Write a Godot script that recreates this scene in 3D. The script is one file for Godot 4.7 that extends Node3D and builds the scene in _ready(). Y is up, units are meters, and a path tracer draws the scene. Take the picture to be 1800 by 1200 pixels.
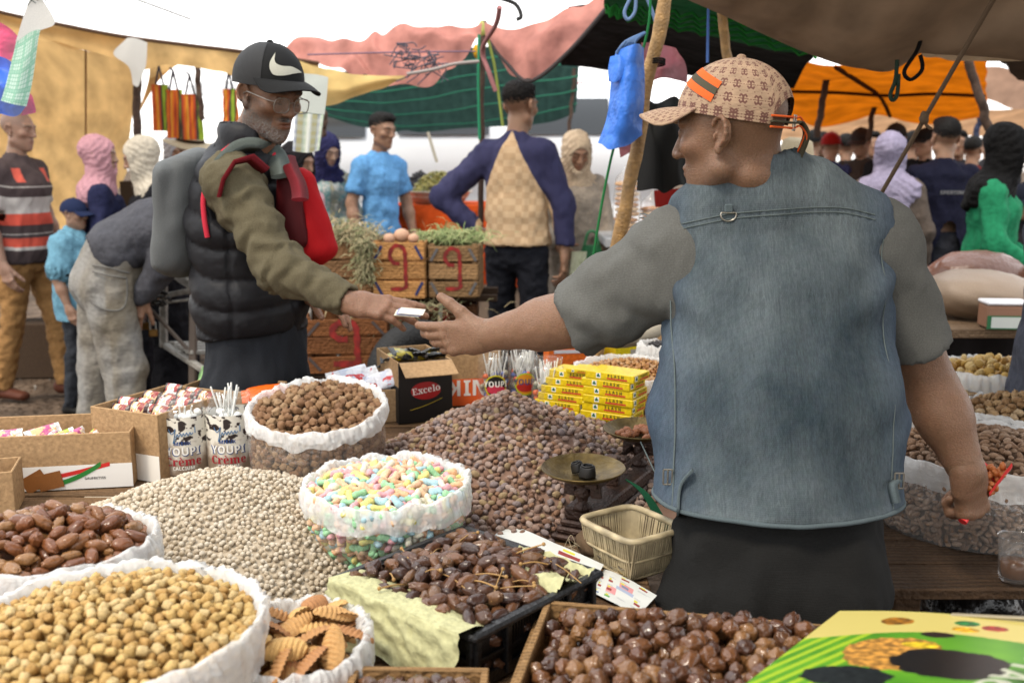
extends Node3D
# An open-air market: a dried fruit, nut and sweet stall, its seller, a customer handing over money, and the market behind them.

var rng:=RandomNumberGenerator.new()
var fnoise:=FastNoiseLite.new()
var mats:={}
var used:={}
var lock:=Mutex.new()
var threaded:=false
var held:Array[Node3D]=[]
var jobs:Array=[]

func _ready() -> void:
	# camera
	var cam:=Camera3D.new()
	cam.name="camera"
	cam.position=V(0,1.43,0)
	cam.rotation_degrees=V(-10.37,0,0)
	cam.near=.05
	cam.far=300.0
	var lens:=CameraAttributesPhysical.new()
	lens.frustum_focal_length=35.0
	lens.frustum_focus_distance=2.05
	lens.frustum_near=.05
	lens.frustum_far=300.0
	lens.exposure_aperture=4.2
	cam.attributes=lens
	cam.fov=37.85
	add_child(cam)
	cam.current=true
	# overcast sky
	var env:=Environment.new()
	var sky_mat:=ProceduralSkyMaterial.new()
	sky_mat.sky_top_color=C(.90,.92,.945)
	sky_mat.sky_horizon_color=C(.985,.97,.95)
	sky_mat.sky_curve=.2
	sky_mat.sky_energy_multiplier=1.15
	sky_mat.ground_bottom_color=C(.42,.37,.32)
	sky_mat.ground_horizon_color=C(.8,.78,.76)
	sky_mat.sun_angle_max=40.0
	var sky:=Sky.new()
	sky.sky_material=sky_mat
	env.background_mode=Environment.BG_SKY
	env.sky=sky
	env.tonemap_mode=Environment.TONE_MAPPER_LINEAR
	env.tonemap_exposure=2.0
	env.sdfgi_enabled=true
	env.ssao_enabled=true
	env.ssil_enabled=true
	var we:=WorldEnvironment.new()
	we.name="environment"
	we.environment=env
	add_child(we)
	var sun:=DirectionalLight3D.new()
	sun.name="sun"
	sun.light_energy=.45
	sun.light_color=C(1.0,.95,.88)
	sun.light_angular_distance=14.0
	sun.shadow_enabled=true
	sun.rotation_degrees=V(-58,-42,0)
	add_child(sun)
	rng.seed=7
	fnoise.seed=3
	fnoise.noise_type=FastNoiseLite.TYPE_SIMPLEX_SMOOTH
	fnoise.fractal_type=FastNoiseLite.FRACTAL_FBM
	fnoise.fractal_octaves=2
	fnoise.frequency=1.0
	make_materials()
	build_ground()
	build_tarps()
	build_poles_and_ropes()
	build_stall()
	build_vendor()
	build_customer()
	build_left_side()
	build_middle()
	build_right_side()
	build_goods()
	finish_people()
	build_far_people()

# ------------------------------------------------------------------ naming
func numbered(called:String) -> String:
	lock.lock()
	var n:int=used.get(called,0)
	used[called]=n+1
	lock.unlock()
	return called if n==0 else "%s_%03d" % [called,n]

func tag(o:Node3D,label:String,category:String,group:="",kind:="") -> Node3D:
	o.set_meta("label",label)
	if category:
		o.set_meta("category",category)
	if group:
		o.set_meta("group",group)
	if kind:
		o.set_meta("kind",kind)
	return o

func V(x:float,y:float,z:float)->Vector3:
	return Vector3(x,y,z)


func C(r:float,g:float,b:float,a:=1.0)->Color:
	return Color(r,g,b,a)


func thing(called:String,label:String,category:String,at:=Vector3.ZERO,turn:=.0,group:="",hold:=false) -> Node3D:
	var o:=Node3D.new()
	o.name=numbered(called)
	if threaded or hold:
		lock.lock()
		held.append(o)
		lock.unlock()
	else:
		add_child(o)
	o.position=at
	o.rotation.y=turn
	return tag(o,label,category,group)

func part(called:String,m:Mesh,mat:Material,parent:Node3D,xf:=Transform3D()) -> MeshInstance3D:
	var o:=MeshInstance3D.new()
	o.name=called
	o.mesh=m
	o.material_override=mat
	o.transform=xf
	parent.add_child(o,true)
	return o

func single(called:String,m:Mesh,mat:Material,label:String,category:String,group:="",xf:=Transform3D()) -> MeshInstance3D:
	var o:=MeshInstance3D.new()
	o.name=numbered(called)
	o.mesh=m
	o.material_override=mat
	o.transform=xf
	add_child(o,true)
	tag(o,label,category,group)
	return o

func struct(called:String,m:Mesh,mat:Material) -> MeshInstance3D:
	var o:=MeshInstance3D.new()
	o.name=numbered(called)
	o.mesh=m
	o.material_override=mat
	add_child(o,true)
	o.set_meta("kind","structure")
	return o

# figures are worked out side by side, then put into the scene in a fixed order
func finish_people() -> void:
	skin_mat()
	denim_hem()
	for o in [.005,.0052]:
		hair_mesh(o)
	threaded=true
	var first:=held.size()
	var id:=WorkerThreadPool.add_group_task(func(k:int) -> void:jobs[k].call(),jobs.size(),-1,true)
	WorkerThreadPool.wait_for_group_task_completion(id)
	threaded=false
	var late:=held.slice(first)
	late.sort_custom(func(a,b):return str(a.name)<str(b.name))
	for o in held.slice(0,first)+late:
		add_child(o)
	jobs.clear()
	held.clear()

# a thing with its parts again, under the next number
func again(o:Node3D,xf:Transform3D,label:String) -> Node3D:
	var c:=o.duplicate() as Node3D
	c.name=numbered(o.name.rstrip("0123456789").rstrip("_"))
	add_child(c)
	c.transform=xf
	c.set_meta("label",label)
	return c

# ------------------------------------------------------------------ materials
func lin(r:float,g:float,b:float) -> Color:
	return C(r,g,b)

func base(c:Color,rough:=.8) -> StandardMaterial3D:
	var m:=StandardMaterial3D.new()
	m.albedo_color=c
	m.roughness=rough
	m.cull_mode=BaseMaterial3D.CULL_DISABLED
	return m

func noise_image(sz:int,freq:float,octaves:int,sd:int,kind:=FastNoiseLite.TYPE_SIMPLEX_SMOOTH) -> Image:
	var n:=FastNoiseLite.new()
	n.seed=sd
	n.noise_type=kind
	n.frequency=freq
	n.fractal_type=FastNoiseLite.FRACTAL_FBM
	n.fractal_octaves=octaves
	return n.get_seamless_image(sz,sz)

# a grey tone texture: noise stretched to lie between lo and 1
func tone(im:Image,lo:float,gamma:=1.0) -> ImageTexture:
	var o:=Image.create(im.get_width(),im.get_height(),false,Image.FORMAT_RGB8)
	for y in im.get_height():
		for x in im.get_width():
			var q:=lo+(1.0-lo)*pow(im.get_pixel(x,y).r,gamma)
			o.set_pixel(x,y,C(q,q,q))
	return ImageTexture.create_from_image(o)

func normal_tex(im:Image,strength:float) -> ImageTexture:
	var c:=im.duplicate() as Image
	c.convert(Image.FORMAT_RGBA8)
	c.bump_map_to_normal_map(strength)
	return ImageTexture.create_from_image(c)

var t_soft:Texture2D
var t_skin:Texture2D
var t_cloud:Texture2D
var t_grain:Texture2D
var t_weave:Texture2D
var t_wood:Texture2D
var t_streak:Texture2D
var n_fine:Texture2D
var n_wrinkle:Texture2D
var n_weave:Texture2D
var n_crinkle:Texture2D
var n_pits:Texture2D

func tri(m:StandardMaterial3D,tex:Texture2D,nrm:Texture2D,scale:float,nscale:=1.0,world:=false) -> StandardMaterial3D:
	m.uv1_triplanar=true
	m.uv1_world_triplanar=world
	m.uv1_scale=Vector3.ONE*scale
	if tex:
		m.albedo_texture=tex
	if nrm:
		m.normal_enabled=true
		m.normal_texture=nrm
		m.normal_scale=nscale
	return m

# cloth: a plain colour with a weave and soft uneven dye
func cloth(c:Color,scale:=14.0,rough:=.9,bumps:=.4) -> StandardMaterial3D:
	var m:=base(c,rough)
	tri(m,t_grain,n_weave,scale,bumps)
	m.metallic_specular=.3
	return m

# clothing seen from some way off: creases rather than threads
func worn(c:Color,creases:=.9,rough:=.9) -> StandardMaterial3D:
	var m:=base(c,rough)
	tri(m,t_skin,n_wrinkle,2.8,creases)
	m.metallic_specular=.25
	return m

func make_materials() -> void:
	var a:=noise_image(256,.012,4,1)
	t_soft=tone(a,.62)
	t_cloud=tone(noise_image(512,.007,5,91),.7,.8)
	t_skin=tone(noise_image(256,.05,4,31),.8)
	var b:=noise_image(256,.09,3,2)
	t_grain=tone(b,.8)
	n_fine=normal_tex(b,6.0)
	var wr:=noise_image(512,.006,4,5,FastNoiseLite.TYPE_PERLIN)
	n_wrinkle=normal_tex(wr,26.0)
	var cr:=noise_image(512,.016,3,9,FastNoiseLite.TYPE_CELLULAR)
	n_crinkle=normal_tex(cr,14.0)
	n_pits=normal_tex(noise_image(256,.05,3,12),12.0)
	# weave: crossing threads with slubs
	var w:=Image.create(256,256,false,Image.FORMAT_RGB8)
	for y in 256:
		for x in 256:
			var q:=.5+.25*sin(x*TAU/8.0)*signf(sin(y*TAU/16.0))+.25*sin(y*TAU/8.0)
			q=clampf(q*.75+.35*(b.get_pixel(x,y).r-.3),0,1)
			w.set_pixel(x,y,C(q,q,q))
	t_weave=tone(w,.6)
	n_weave=normal_tex(w,3.0)
	# wood: long grain along x
	var wd:=Image.create(256,256,false,Image.FORMAT_RGB8)
	var wn:=FastNoiseLite.new()
	wn.seed=21
	wn.frequency=.02
	wn.fractal_octaves=4
	for y in 256:
		for x in 256:
			var u:=minf(x,256-x)*.12
			var q:=wn.get_noise_3d(u,y*1.6,.0)*.5+.5
			var r:=.5+.5*sin(y*.5+9.0*wn.get_noise_3d(u*.5,y*.3,40.0))
			q=clampf(.58+.42*(.6*q+.4*r),0,1)
			wd.set_pixel(x,y,C(q,q*.97,q*.93))
	t_wood=ImageTexture.create_from_image(wd)
	# streaks: faint vertical wear, for denim and tarpaulin
	var st:=Image.create(512,512,false,Image.FORMAT_RGB8)
	for y in 512:
		for x in 512:
			var yy:=minf(y,512-y)*.22
			var q:=.85+.16*wn.get_noise_3d(x*2.6,yy*2.6,7.0)+.16*wn.get_noise_3d(x*9.0,yy*7.0,70.0)
			q=clampf(q+.10*(rng.randf()-.5),0,1)
			st.set_pixel(x,y,C(q,q,q))
	t_streak=ImageTexture.create_from_image(st)


# ------------------------------------------------------------------ mesh builder
class Geo:
	var v:=PackedVector3Array()
	var n:=PackedVector3Array()
	var c:=PackedColorArray()
	var u:=PackedVector2Array()
	var i:=PackedInt32Array()
	var tint:=Color.WHITE

	func add(p:Vector3,nn:Vector3,uv:=Vector2.ZERO) -> int:
		v.append(p)
		n.append(nn)
		c.append(tint)
		u.append(uv)
		return v.size()-1

	# a flat convex polygon, turned to face away from "inside"
	func poly(pts:Array,inside:Vector3) -> void:
		var nn:Vector3=(pts[1]-pts[0]).cross(pts[2]-pts[0]).normalized()
		var mid:=Vector3.ZERO
		for p in pts:
			mid+=p
		mid /= pts.size()
		var flip:=nn.dot(mid-inside)<0
		if flip:
			nn=-nn
		var at:=v.size()
		for p in pts:
			add(p,nn,Vector2(p.x,p.y))
		for k in range(1,pts.size()-1):
			if flip:
				i.append_array([at,at+k,at+k+1])
			else:
				i.append_array([at,at+k+1,at+k])

	func box(mid:Vector3,size:Vector3,bs:=Basis(),bev:=.0) -> void:
		var h:=size*.5
		if bev<=.0:
			for ax in 3:
				for s in [-1.0,1.0]:
					var pts:=[]
					for q in [[-1,-1],[1,-1],[1,1],[-1,1]]:
						var p:=Vector3.ZERO
						p[ax]=s*h[ax]
						p[(ax+1) % 3]=q[0]*h[(ax+1) % 3]
						p[(ax+2) % 3]=q[1]*h[(ax+2) % 3]
						pts.append(mid+bs*p)
					poly(pts,mid)
			return
		bev=minf(bev,minf(h.x,minf(h.y,h.z))*.9)
		var corner:=func(s:Vector3,ax:int) -> Vector3:
			var p:=Vector3(s.x*(h.x-bev),s.y*(h.y-bev),s.z*(h.z-bev))
			p[ax]=s[ax]*h[ax]
			return mid+bs*p
		for ax in 3:
			for s in [-1.0,1.0]:
				var pts:=[]
				for q in [[-1,-1],[1,-1],[1,1],[-1,1]]:
					var sg:=Vector3.ZERO
					sg[ax]=s
					sg[(ax+1) % 3]=q[0]
					sg[(ax+2) % 3]=q[1]
					pts.append(corner.call(sg,ax))
				poly(pts,mid)
		for ax in 3:
			var b:=(ax+1) % 3
			var d:=(ax+2) % 3
			for sb in [-1.0,1.0]:
				for sd in [-1.0,1.0]:
					var lo:=Vector3.ZERO
					lo[ax]=-1
					lo[b]=sb
					lo[d]=sd
					var hi:=lo
					hi[ax]=1
					poly([corner.call(lo,b),corner.call(hi,b),corner.call(hi,d),corner.call(lo,d)],mid)
		for sx in [-1.0,1.0]:
			for sy in [-1.0,1.0]:
				for sz in [-1.0,1.0]:
					var s:=Vector3(sx,sy,sz)
					poly([corner.call(s,0),corner.call(s,1),corner.call(s,2)],mid)

	# a plank between two points
	func bar(a:Vector3,b:Vector3,w:float,t:float,up:=Vector3.UP,bev:=.0) -> void:
		var x:=(b-a).normalized()
		var z:=x.cross(up).normalized()
		if z.length()<.5:
			z=x.cross(Vector3.RIGHT).normalized()
		box((a+b)*.5,Vector3((b-a).length(),w,t),Basis(x,z.cross(x),z),bev)

	func tube(pts:PackedVector3Array,rad,sides:=8,flat:=1.0,closed:=false) -> void:
		var m:=pts.size()
		var at:=v.size()
		var up:=Vector3.UP
		var dist:=.0
		for k in m:
			var t:Vector3
			if closed:
				t=pts[(k+1) % m]-pts[(k+m-1) % m]
			else:
				t=pts[mini(k+1,m-1)]-pts[maxi(k-1,0)]
			t=t.normalized()
			if k==0 and absf(t.dot(up))>.9:
				up=Vector3.RIGHT
			var s:=up.cross(t).normalized()
			up=t.cross(s).normalized()
			var r:float=rad if rad is float else rad[k]
			if k>0:
				dist+=pts[k].distance_to(pts[k-1])
			for q in sides:
				var a:=TAU*q/sides
				var d:=s*cos(a)+up*(sin(a)*flat)
				add(pts[k]+d*r,d.normalized(),Vector2(float(q)/sides,dist))
		var rings:=m if closed else m-1
		for k in rings:
			var k2:=(k+1) % m
			for q in sides:
				var a:=at+k*sides+q
				var b:=at+k*sides+(q+1) % sides
				var d:=at+k2*sides+q
				var e:=at+k2*sides+(q+1) % sides
				i.append_array([a,d,b,b,d,e])
		if not closed:
			for end in 2:
				var k:=0 if end==0 else m-1
				var t:=(pts[1]-pts[0]).normalized()*-1.0 if end==0 else (pts[m-1]-pts[m-2]).normalized()
				var mid:=add(pts[k],t)
				var first:=v.size()
				for q in sides:
					add(v[at+k*sides+q],t)
				for q in sides:
					var a:=first+q
					var b:=first+(q+1) % sides
					if end==0:
						i.append_array([mid,a,b])
					else:
						i.append_array([mid,b,a])

	# a surface of revolution (about y) with optional bend(p, k, angle) -> p
	func lathe(prof:PackedVector2Array,segs:int,xf:=Transform3D(),bend=null) -> void:
		var m:=prof.size()
		sheet(segs+1,m,func(a:int,k:int) -> Vector3:
			var w:=TAU*(a % segs)/segs
			var p:=Vector3(prof[k].x*cos(w),prof[k].y,prof[k].x*sin(w))
			if bend!=null:
				p=bend.call(p,k,w)
			return xf*p,segs)

	# a grid of points with smooth normals; wrap > 0 joins the first column to the last
	func sheet(nu:int,nv:int,f:Callable,wrap:=0) -> void:
		var at:=v.size()
		for b in nv:
			for a in nu:
				add(f.call(a,b),Vector3.ZERO,Vector2(float(a)/(nu-1),float(b)/maxi(nv-1,1)))
		var from:=i.size()
		for b in nv-1:
			for a in nu-1:
				var p:=at+b*nu+a
				i.append_array([p,p+nu,p+1,p+1,p+nu,p+nu+1])
		smooth(at,from)
		if wrap:
			for b in nv:
				var p:=at+b*nu
				var s:=(n[p]+n[p+nu-1]).normalized()
				n[p]=s
				n[p+nu-1]=s

	func smooth(at:int,from:int) -> void:
		for k in range(at,v.size()):
			n[k]=Vector3.ZERO
		for k in range(from,i.size(),3):
			var a:=i[k]
			var b:=i[k+1]
			var d:=i[k+2]
			var nn:=(v[d]-v[a]).cross(v[b]-v[a])
			n[a]+=nn
			n[b]+=nn
			n[d]+=nn
		for k in range(at,v.size()):
			n[k]=n[k].normalized()

	func ball(mid:Vector3,r:Vector3,bs:=Basis(),seg:=10,rings:=7,bump=null) -> void:
		sheet(seg+1,rings+1,func(a:int,k:int) -> Vector3:
			var w:=TAU*(a % seg)/seg
			var t:=PI*k/rings
			var p:=Vector3(sin(t)*cos(w),cos(t),sin(t)*sin(w))
			if bump!=null:
				p*=bump.call(p)
			return mid+bs*(p*r),seg)

	func lay(m:Mesh,xf:Transform3D) -> void:
		var a:=m.surface_get_arrays(0)
		var at:=v.size()
		var vv:PackedVector3Array=a[Mesh.ARRAY_VERTEX]
		var nn:PackedVector3Array=a[Mesh.ARRAY_NORMAL]
		var nb:=xf.basis.inverse().transposed()
		for k in vv.size():
			add(xf*vv[k],(nb*nn[k]).normalized())
		if a[Mesh.ARRAY_INDEX]==null or a[Mesh.ARRAY_INDEX].is_empty():
			for k in vv.size():
				i.append(at+k)
		else:
			for k in a[Mesh.ARRAY_INDEX]:
				i.append(at+k)

	func mesh() -> ArrayMesh:
		var a:=[]
		a.resize(Mesh.ARRAY_MAX)
		a[Mesh.ARRAY_VERTEX]=v
		a[Mesh.ARRAY_NORMAL]=n
		a[Mesh.ARRAY_COLOR]=c
		a[Mesh.ARRAY_TEX_UV]=u
		a[Mesh.ARRAY_INDEX]=i
		var m:=ArrayMesh.new()
		m.add_surface_from_arrays(Mesh.PRIMITIVE_TRIANGLES,a)
		return m

# ------------------------------------------------------------------ distance field meshed as surface nets
class Vox:
	var o:Vector3
	var h:float
	var nx:int
	var ny:int
	var nz:int
	var f:=PackedFloat32Array()

	func _init(lo:Vector3,hi:Vector3,cell:float) -> void:
		o=lo
		h=cell
		nx=int(ceil((hi.x-lo.x)/h))+1
		ny=int(ceil((hi.y-lo.y)/h))+1
		nz=int(ceil((hi.z-lo.z)/h))+1
		f.resize(nx*ny*nz)
		f.fill(1.0)

	# tapered capsule, oval where side is given: ra and rb are (along side, across) radii. mode 1 carves.
	func limb(a:Vector3,b:Vector3,ra:Vector2,rb:Vector2,side:=Vector3.ZERO,k:=.02,mode:=0) -> void:
		var ab:=b-a
		var l2:=maxf(ab.length_squared(),1e-9)
		var s:=side
		var rnd:=side==Vector3.ZERO
		var w:=Vector3.ZERO
		if not rnd:
			s=(side-ab*(side.dot(ab)/l2)).normalized()
			w=ab.cross(s).normalized()
		var pad:=maxf(maxf(ra.x,ra.y),maxf(rb.x,rb.y))+k+h*2.5
		var y0:=clampi(int((minf(a.y,b.y)-pad-o.y)/h),0,ny-1)
		var y1:=clampi(int((maxf(a.y,b.y)+pad-o.y)/h)+1,0,ny-1)
		var z0:=clampi(int((minf(a.z,b.z)-pad-o.z)/h),0,nz-1)
		var z1:=clampi(int((maxf(a.z,b.z)+pad-o.z)/h)+1,0,nz-1)
		var inv:=1.0/l2
		var k4:=.25/k
		var flat2:=maxf(ab.y*ab.y+ab.z*ab.z,1e-9)
		var tx:=pad*sqrt(ab.x*ab.x/l2)
		var pad2:=pad*pad
		var deep:=-(k+2.6*h)
		if mode==1:
			deep=-1e9
		var rmin:=minf(minf(ra.x,ra.y),minf(rb.x,rb.y))
		for z in range(z0,z1+1):
			for y in range(y0,y1+1):
				# only the part of the row that comes near the limb
				var qy:=o.y+y*h-a.y
				var qz:=o.z+z*h-a.z
				var m0:=(qy*ab.y+qz*ab.z)/flat2
				var tm:=clampf(m0,.0,1.0)
				var ey:=qy-ab.y*tm
				var ez:=qz-ab.z*tm
				var off2:=ey*ey+ez*ez
				if off2>pad2:
					continue
				var span:=pad/sqrt(flat2)+.001
				var ta:=clampf(m0-span,.0,1.0)
				var tb:=clampf(m0+span,.0,1.0)
				var xa:=a.x+ab.x*ta
				var xb:=a.x+ab.x*tb
				var x0:=clampi(int((minf(xa,xb)-pad-o.x)/h),0,nx-1)
				var x1:=clampi(int((maxf(xa,xb)+pad-o.x)/h)+1,0,nx-1)
				var q:=Vector3(o.x+x0*h,o.y+y*h,o.z+z*h)-a
				var at:=(z*ny+y)*nx+x0
				var qd:=q.dot(ab)*inv
				var qs:=ab.x*h*inv
				for x in range(x0,x1+1):
					var g:=f[at]
					if g>deep:
						var t:=clampf(qd,.0,1.0)
						var r:=q-ab*t
						var d:float
						if rnd:
							d=r.length()-(ra.x+(rb.x-ra.x)*t)
						else:
							var iu:=1.0/(ra.x+(rb.x-ra.x)*t)
							var iw:=1.0/(ra.y+(rb.y-ra.y)*t)
							var p:=r.dot(s)*iu
							var m:=r.dot(w)*iw
							var im:=maxf(iu,iw)
							var rest:=maxf(r.length_squared()-p*p/(iu*iu)-m*m/(iw*iw),.0)*im*im
							var k0:=sqrt(p*p+m*m+rest)
							if k0<1e-4:
								d=-1.0/im
							else:
								d=k0*(k0-1.0)/sqrt(p*p*iu*iu+m*m*iw*iw+rest*im*im)
						if mode==0:
							var e:=k-absf(g-d)
							g=minf(g,d)
							if e>.0:
								g-=e*e*k4
						else:
							var e:=k-absf(g+d)
							g=maxf(g,-d)
							if e>.0:
								g+=e*e*k4
						f[at]=g
					at+=1
					q.x+=h
					qd+=qs

	func cap(a:Vector3,b:Vector3,ra:float,rb:float,k:=.02,mode:=0) -> void:
		limb(a,b,Vector2(ra,ra),Vector2(rb,rb),Vector3.ZERO,k,mode)

	# ellipsoid
	func ell(m:Vector3,r:Vector3,bs:=Basis(),k:=.01,mode:=0) -> void:
		var pad:=maxf(r.x,maxf(r.y,r.z))+k+h*2.5
		var x0:=clampi(int((m.x-pad-o.x)/h),0,nx-1)
		var x1:=clampi(int((m.x+pad-o.x)/h)+1,0,nx-1)
		var y0:=clampi(int((m.y-pad-o.y)/h),0,ny-1)
		var y1:=clampi(int((m.y+pad-o.y)/h)+1,0,ny-1)
		var z0:=clampi(int((m.z-pad-o.z)/h),0,nz-1)
		var z1:=clampi(int((m.z+pad-o.z)/h)+1,0,nz-1)
		var ti:=bs.transposed()
		var k4:=.25/k
		var ir:=Vector3(1.0/r.x,1.0/r.y,1.0/r.z)
		for z in range(z0,z1+1):
			for y in range(y0,y1+1):
				var q:=ti*(Vector3(o.x+x0*h,o.y+y*h,o.z+z*h)-m)*ir
				var step:=ti*Vector3(h,0,0)*ir
				var at:=(z*ny+y)*nx+x0
				for x in range(x0,x1+1):
					var k0:=q.length()
					var k1:=(q*ir).length()
					var d:=k0*(k0-1.0)/maxf(k1,1e-5)
					if k0<1e-3:
						d=-minf(r.x,minf(r.y,r.z))
					var g:=f[at]
					if mode==0:
						var e:=k-absf(g-d)
						g=minf(g,d)
						if e>.0:
							g-=e*e*k4
					else:
						var e:=k-absf(g+d)
						g=maxf(g,-d)
						if e>.0:
							g+=e*e*k4
					f[at]=g
					at+=1
					q+=step

	# keeps the side against nn, within rad of p
	func cut(p:Vector3,nn:Vector3,rad:=9.0) -> void:
		var z0:=clampi(int((p.z-rad-o.z)/h),0,nz-1)
		var z1:=clampi(int((p.z+rad-o.z)/h)+1,0,nz-1)
		var y0:=clampi(int((p.y-rad-o.y)/h),0,ny-1)
		var y1:=clampi(int((p.y+rad-o.y)/h)+1,0,ny-1)
		var x0:=clampi(int((p.x-rad-o.x)/h),0,nx-1)
		var x1:=clampi(int((p.x+rad-o.x)/h)+1,0,nx-1)
		nn=nn.normalized()
		for z in range(z0,z1+1):
			for y in range(y0,y1+1):
				var d:=(Vector3(o.x+x0*h,o.y+y*h,o.z+z*h)-p).dot(nn)
				var at:=(z*ny+y)*nx+x0
				var q:=Vector3(o.x+x0*h,o.y+y*h,o.z+z*h)-p
				for x in range(x0,x1+1):
					if d>f[at] and q.length_squared()<rad*rad:
						f[at]=d
					at+=1
					d+=nn.x*h
					q.x+=h

	func value(p:Vector3) -> float:
		var q:=((p-o)/h).clamp(Vector3.ZERO,Vector3(nx-1.01,ny-1.01,nz-1.01))
		var x:=clampi(int(q.x),0,nx-2)
		var y:=clampi(int(q.y),0,ny-2)
		var z:=clampi(int(q.z),0,nz-2)
		var fx:=q.x-x
		var fy:=q.y-y
		var fz:=q.z-z
		var at:=(z*ny+y)*nx+x
		var s:=nx*ny
		var a:=lerpf(lerpf(f[at],f[at+1],fx),lerpf(f[at+nx],f[at+nx+1],fx),fy)
		var b:=lerpf(lerpf(f[at+s],f[at+s+1],fx),lerpf(f[at+s+nx],f[at+s+nx+1],fx),fy)
		return lerpf(a,b,fz)

	# the first point of the surface from p along d
	func hit(p:Vector3,d:Vector3,far:=1.0) -> Vector3:
		d=d.normalized()
		var t:=.0
		var last:=value(p)
		while t<far:
			t+=h*.5
			var now:=value(p+d*t)
			if now<.0:
				return p+d*(t-h*.5*now/minf(now-last,-1e-6))
			last=now
		return p+d*far

	# adds the surface to g, moved by -off. push(p, n) -> metres along the normal; paint(p, n) -> Color; uvs(p) -> Vector2
	func skin(g:Geo,off:Vector3,paint=null,push=null,uvs=null) -> void:
		var where:={}
		var at:=g.v.size()
		var from:=g.i.size()
		var sy:=nx
		var sz:=nx*ny
		var ids:=PackedInt32Array()
		ids.resize(nx*ny*nz)
		ids.fill(-1)
		var made:=PackedInt32Array()
		var far:=h*1.8
		for z in nz-1:
			for y in ny-1:
				var row:=z*sz+y*sy
				for x in nx-1:
					var p:=row+x
					var a:=f[p]
					if a>far or a<-far:
						continue
					var b:=f[p+1]
					var c:=f[p+sy]
					var d:=f[p+sy+1]
					var e:=f[p+sz]
					var i:=f[p+sz+1]
					var j:=f[p+sz+sy]
					var k:=f[p+sz+sy+1]
					var inside:=int(a<0)+int(b<0)+int(c<0)+int(d<0)+int(e<0)+int(i<0)+int(j<0)+int(k<0)
					if inside==0 or inside==8:
						continue
					var s:=Vector3.ZERO
					var m:=0
					if (a<0)!=(b<0):
						s+=Vector3(a/(a-b),0,0); m+=1
					if (c<0)!=(d<0):
						s+=Vector3(c/(c-d),1,0); m+=1
					if (e<0)!=(i<0):
						s+=Vector3(e/(e-i),0,1); m+=1
					if (j<0)!=(k<0):
						s+=Vector3(j/(j-k),1,1); m+=1
					if (a<0)!=(c<0):
						s+=Vector3(0,a/(a-c),0); m+=1
					if (b<0)!=(d<0):
						s+=Vector3(1,b/(b-d),0); m+=1
					if (e<0)!=(j<0):
						s+=Vector3(0,e/(e-j),1); m+=1
					if (i<0)!=(k<0):
						s+=Vector3(1,i/(i-k),1); m+=1
					if (a<0)!=(e<0):
						s+=Vector3(0,0,a/(a-e)); m+=1
					if (b<0)!=(i<0):
						s+=Vector3(1,0,b/(b-i)); m+=1
					if (c<0)!=(j<0):
						s+=Vector3(0,1,c/(c-j)); m+=1
					if (d<0)!=(k<0):
						s+=Vector3(1,1,d/(d-k)); m+=1
					ids[p]=g.v.size()
					if x>0 and y>0 and z>0:
						made.append(p)
					g.v.append(o+(Vector3(x,y,z)+s/m)*h)
					g.n.append(Vector3((b+d+i+k)-(a+c+e+j),(c+d+j+k)-(a+b+e+i),(e+i+j+k)-(a+b+c+d)).normalized())
					g.c.append(Color.WHITE)
					g.u.append(Vector2.ZERO)
		for p in made:
			var a:=f[p]<0
			if a!=(f[p+1]<0):
				_quad(g,ids[p-sy-sz],ids[p-sz],ids[p],ids[p-sy],a)
			if a!=(f[p+sy]<0):
				_quad(g,ids[p-sz-1],ids[p-1],ids[p],ids[p-sz],a)
			if a!=(f[p+sz]<0):
				_quad(g,ids[p-1-sy],ids[p-sy],ids[p],ids[p-1],a)
		if push!=null:
			for k in range(at,g.v.size()):
				g.v[k]+=g.n[k]*float(push.call(g.v[k],g.n[k]))
			g.smooth(at,from)
		if paint!=null:
			for k in range(at,g.v.size()):
				g.c[k]=paint.call(g.v[k],g.n[k])
		if uvs!=null:
			for k in range(at,g.v.size()):
				g.u[k]=uvs.call(g.v[k])
		if off!=Vector3.ZERO:
			for k in range(at,g.v.size()):
				g.v[k]-=off

	func _quad(g:Geo,a:int,b:int,c:int,d:int,outward:bool) -> void:
		if a<0 or b<0 or c<0 or d<0:
			return
		if outward:
			g.i.append_array([a,c,b,a,d,c])
		else:
			g.i.append_array([a,b,c,a,c,d])

func arc(a:Vector3,b:Vector3,sag:float,cnt:=12) -> PackedVector3Array:
	var pts:=PackedVector3Array()
	for k in cnt+1:
		var t:=float(k)/cnt
		pts.append(a.lerp(b,t)+Vector3.DOWN*(sag*4.0*t*(1.0-t)))
	return pts

func curve(pts:Array,cnt:int) -> PackedVector3Array:
	var out:=PackedVector3Array()
	var m:=pts.size()
	for k in cnt+1:
		var t:=float(k)/cnt*(m-1)
		var s:=mini(int(t),m-2)
		out.append((pts[s] as Vector3).cubic_interpolate(pts[s+1],pts[maxi(s-1,0)],pts[mini(s+2,m-1)],t-s))
	return out

# a flat painted stroke in the plane z of its points
func stroke(pts:PackedVector3Array,w:float) -> ArrayMesh:
	var g:=Geo.new()
	var m:=pts.size()
	g.sheet(m,2,func(a:int,b:int) -> Vector3:
		var t:=(pts[mini(a+1,m-1)]-pts[maxi(a-1,0)]).normalized()
		var k:=.75+.35*sin(a*1.7+pts[0].x*90.0)*.4
		return pts[a]+Vector3(-t.y,t.x,0)*(w*k*(b-.5)))
	return g.mesh()

func rope_mesh(pts:PackedVector3Array,r:float,sides:=6) -> ArrayMesh:
	var g:=Geo.new()
	g.tube(pts,r,sides)
	return g.mesh()

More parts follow.
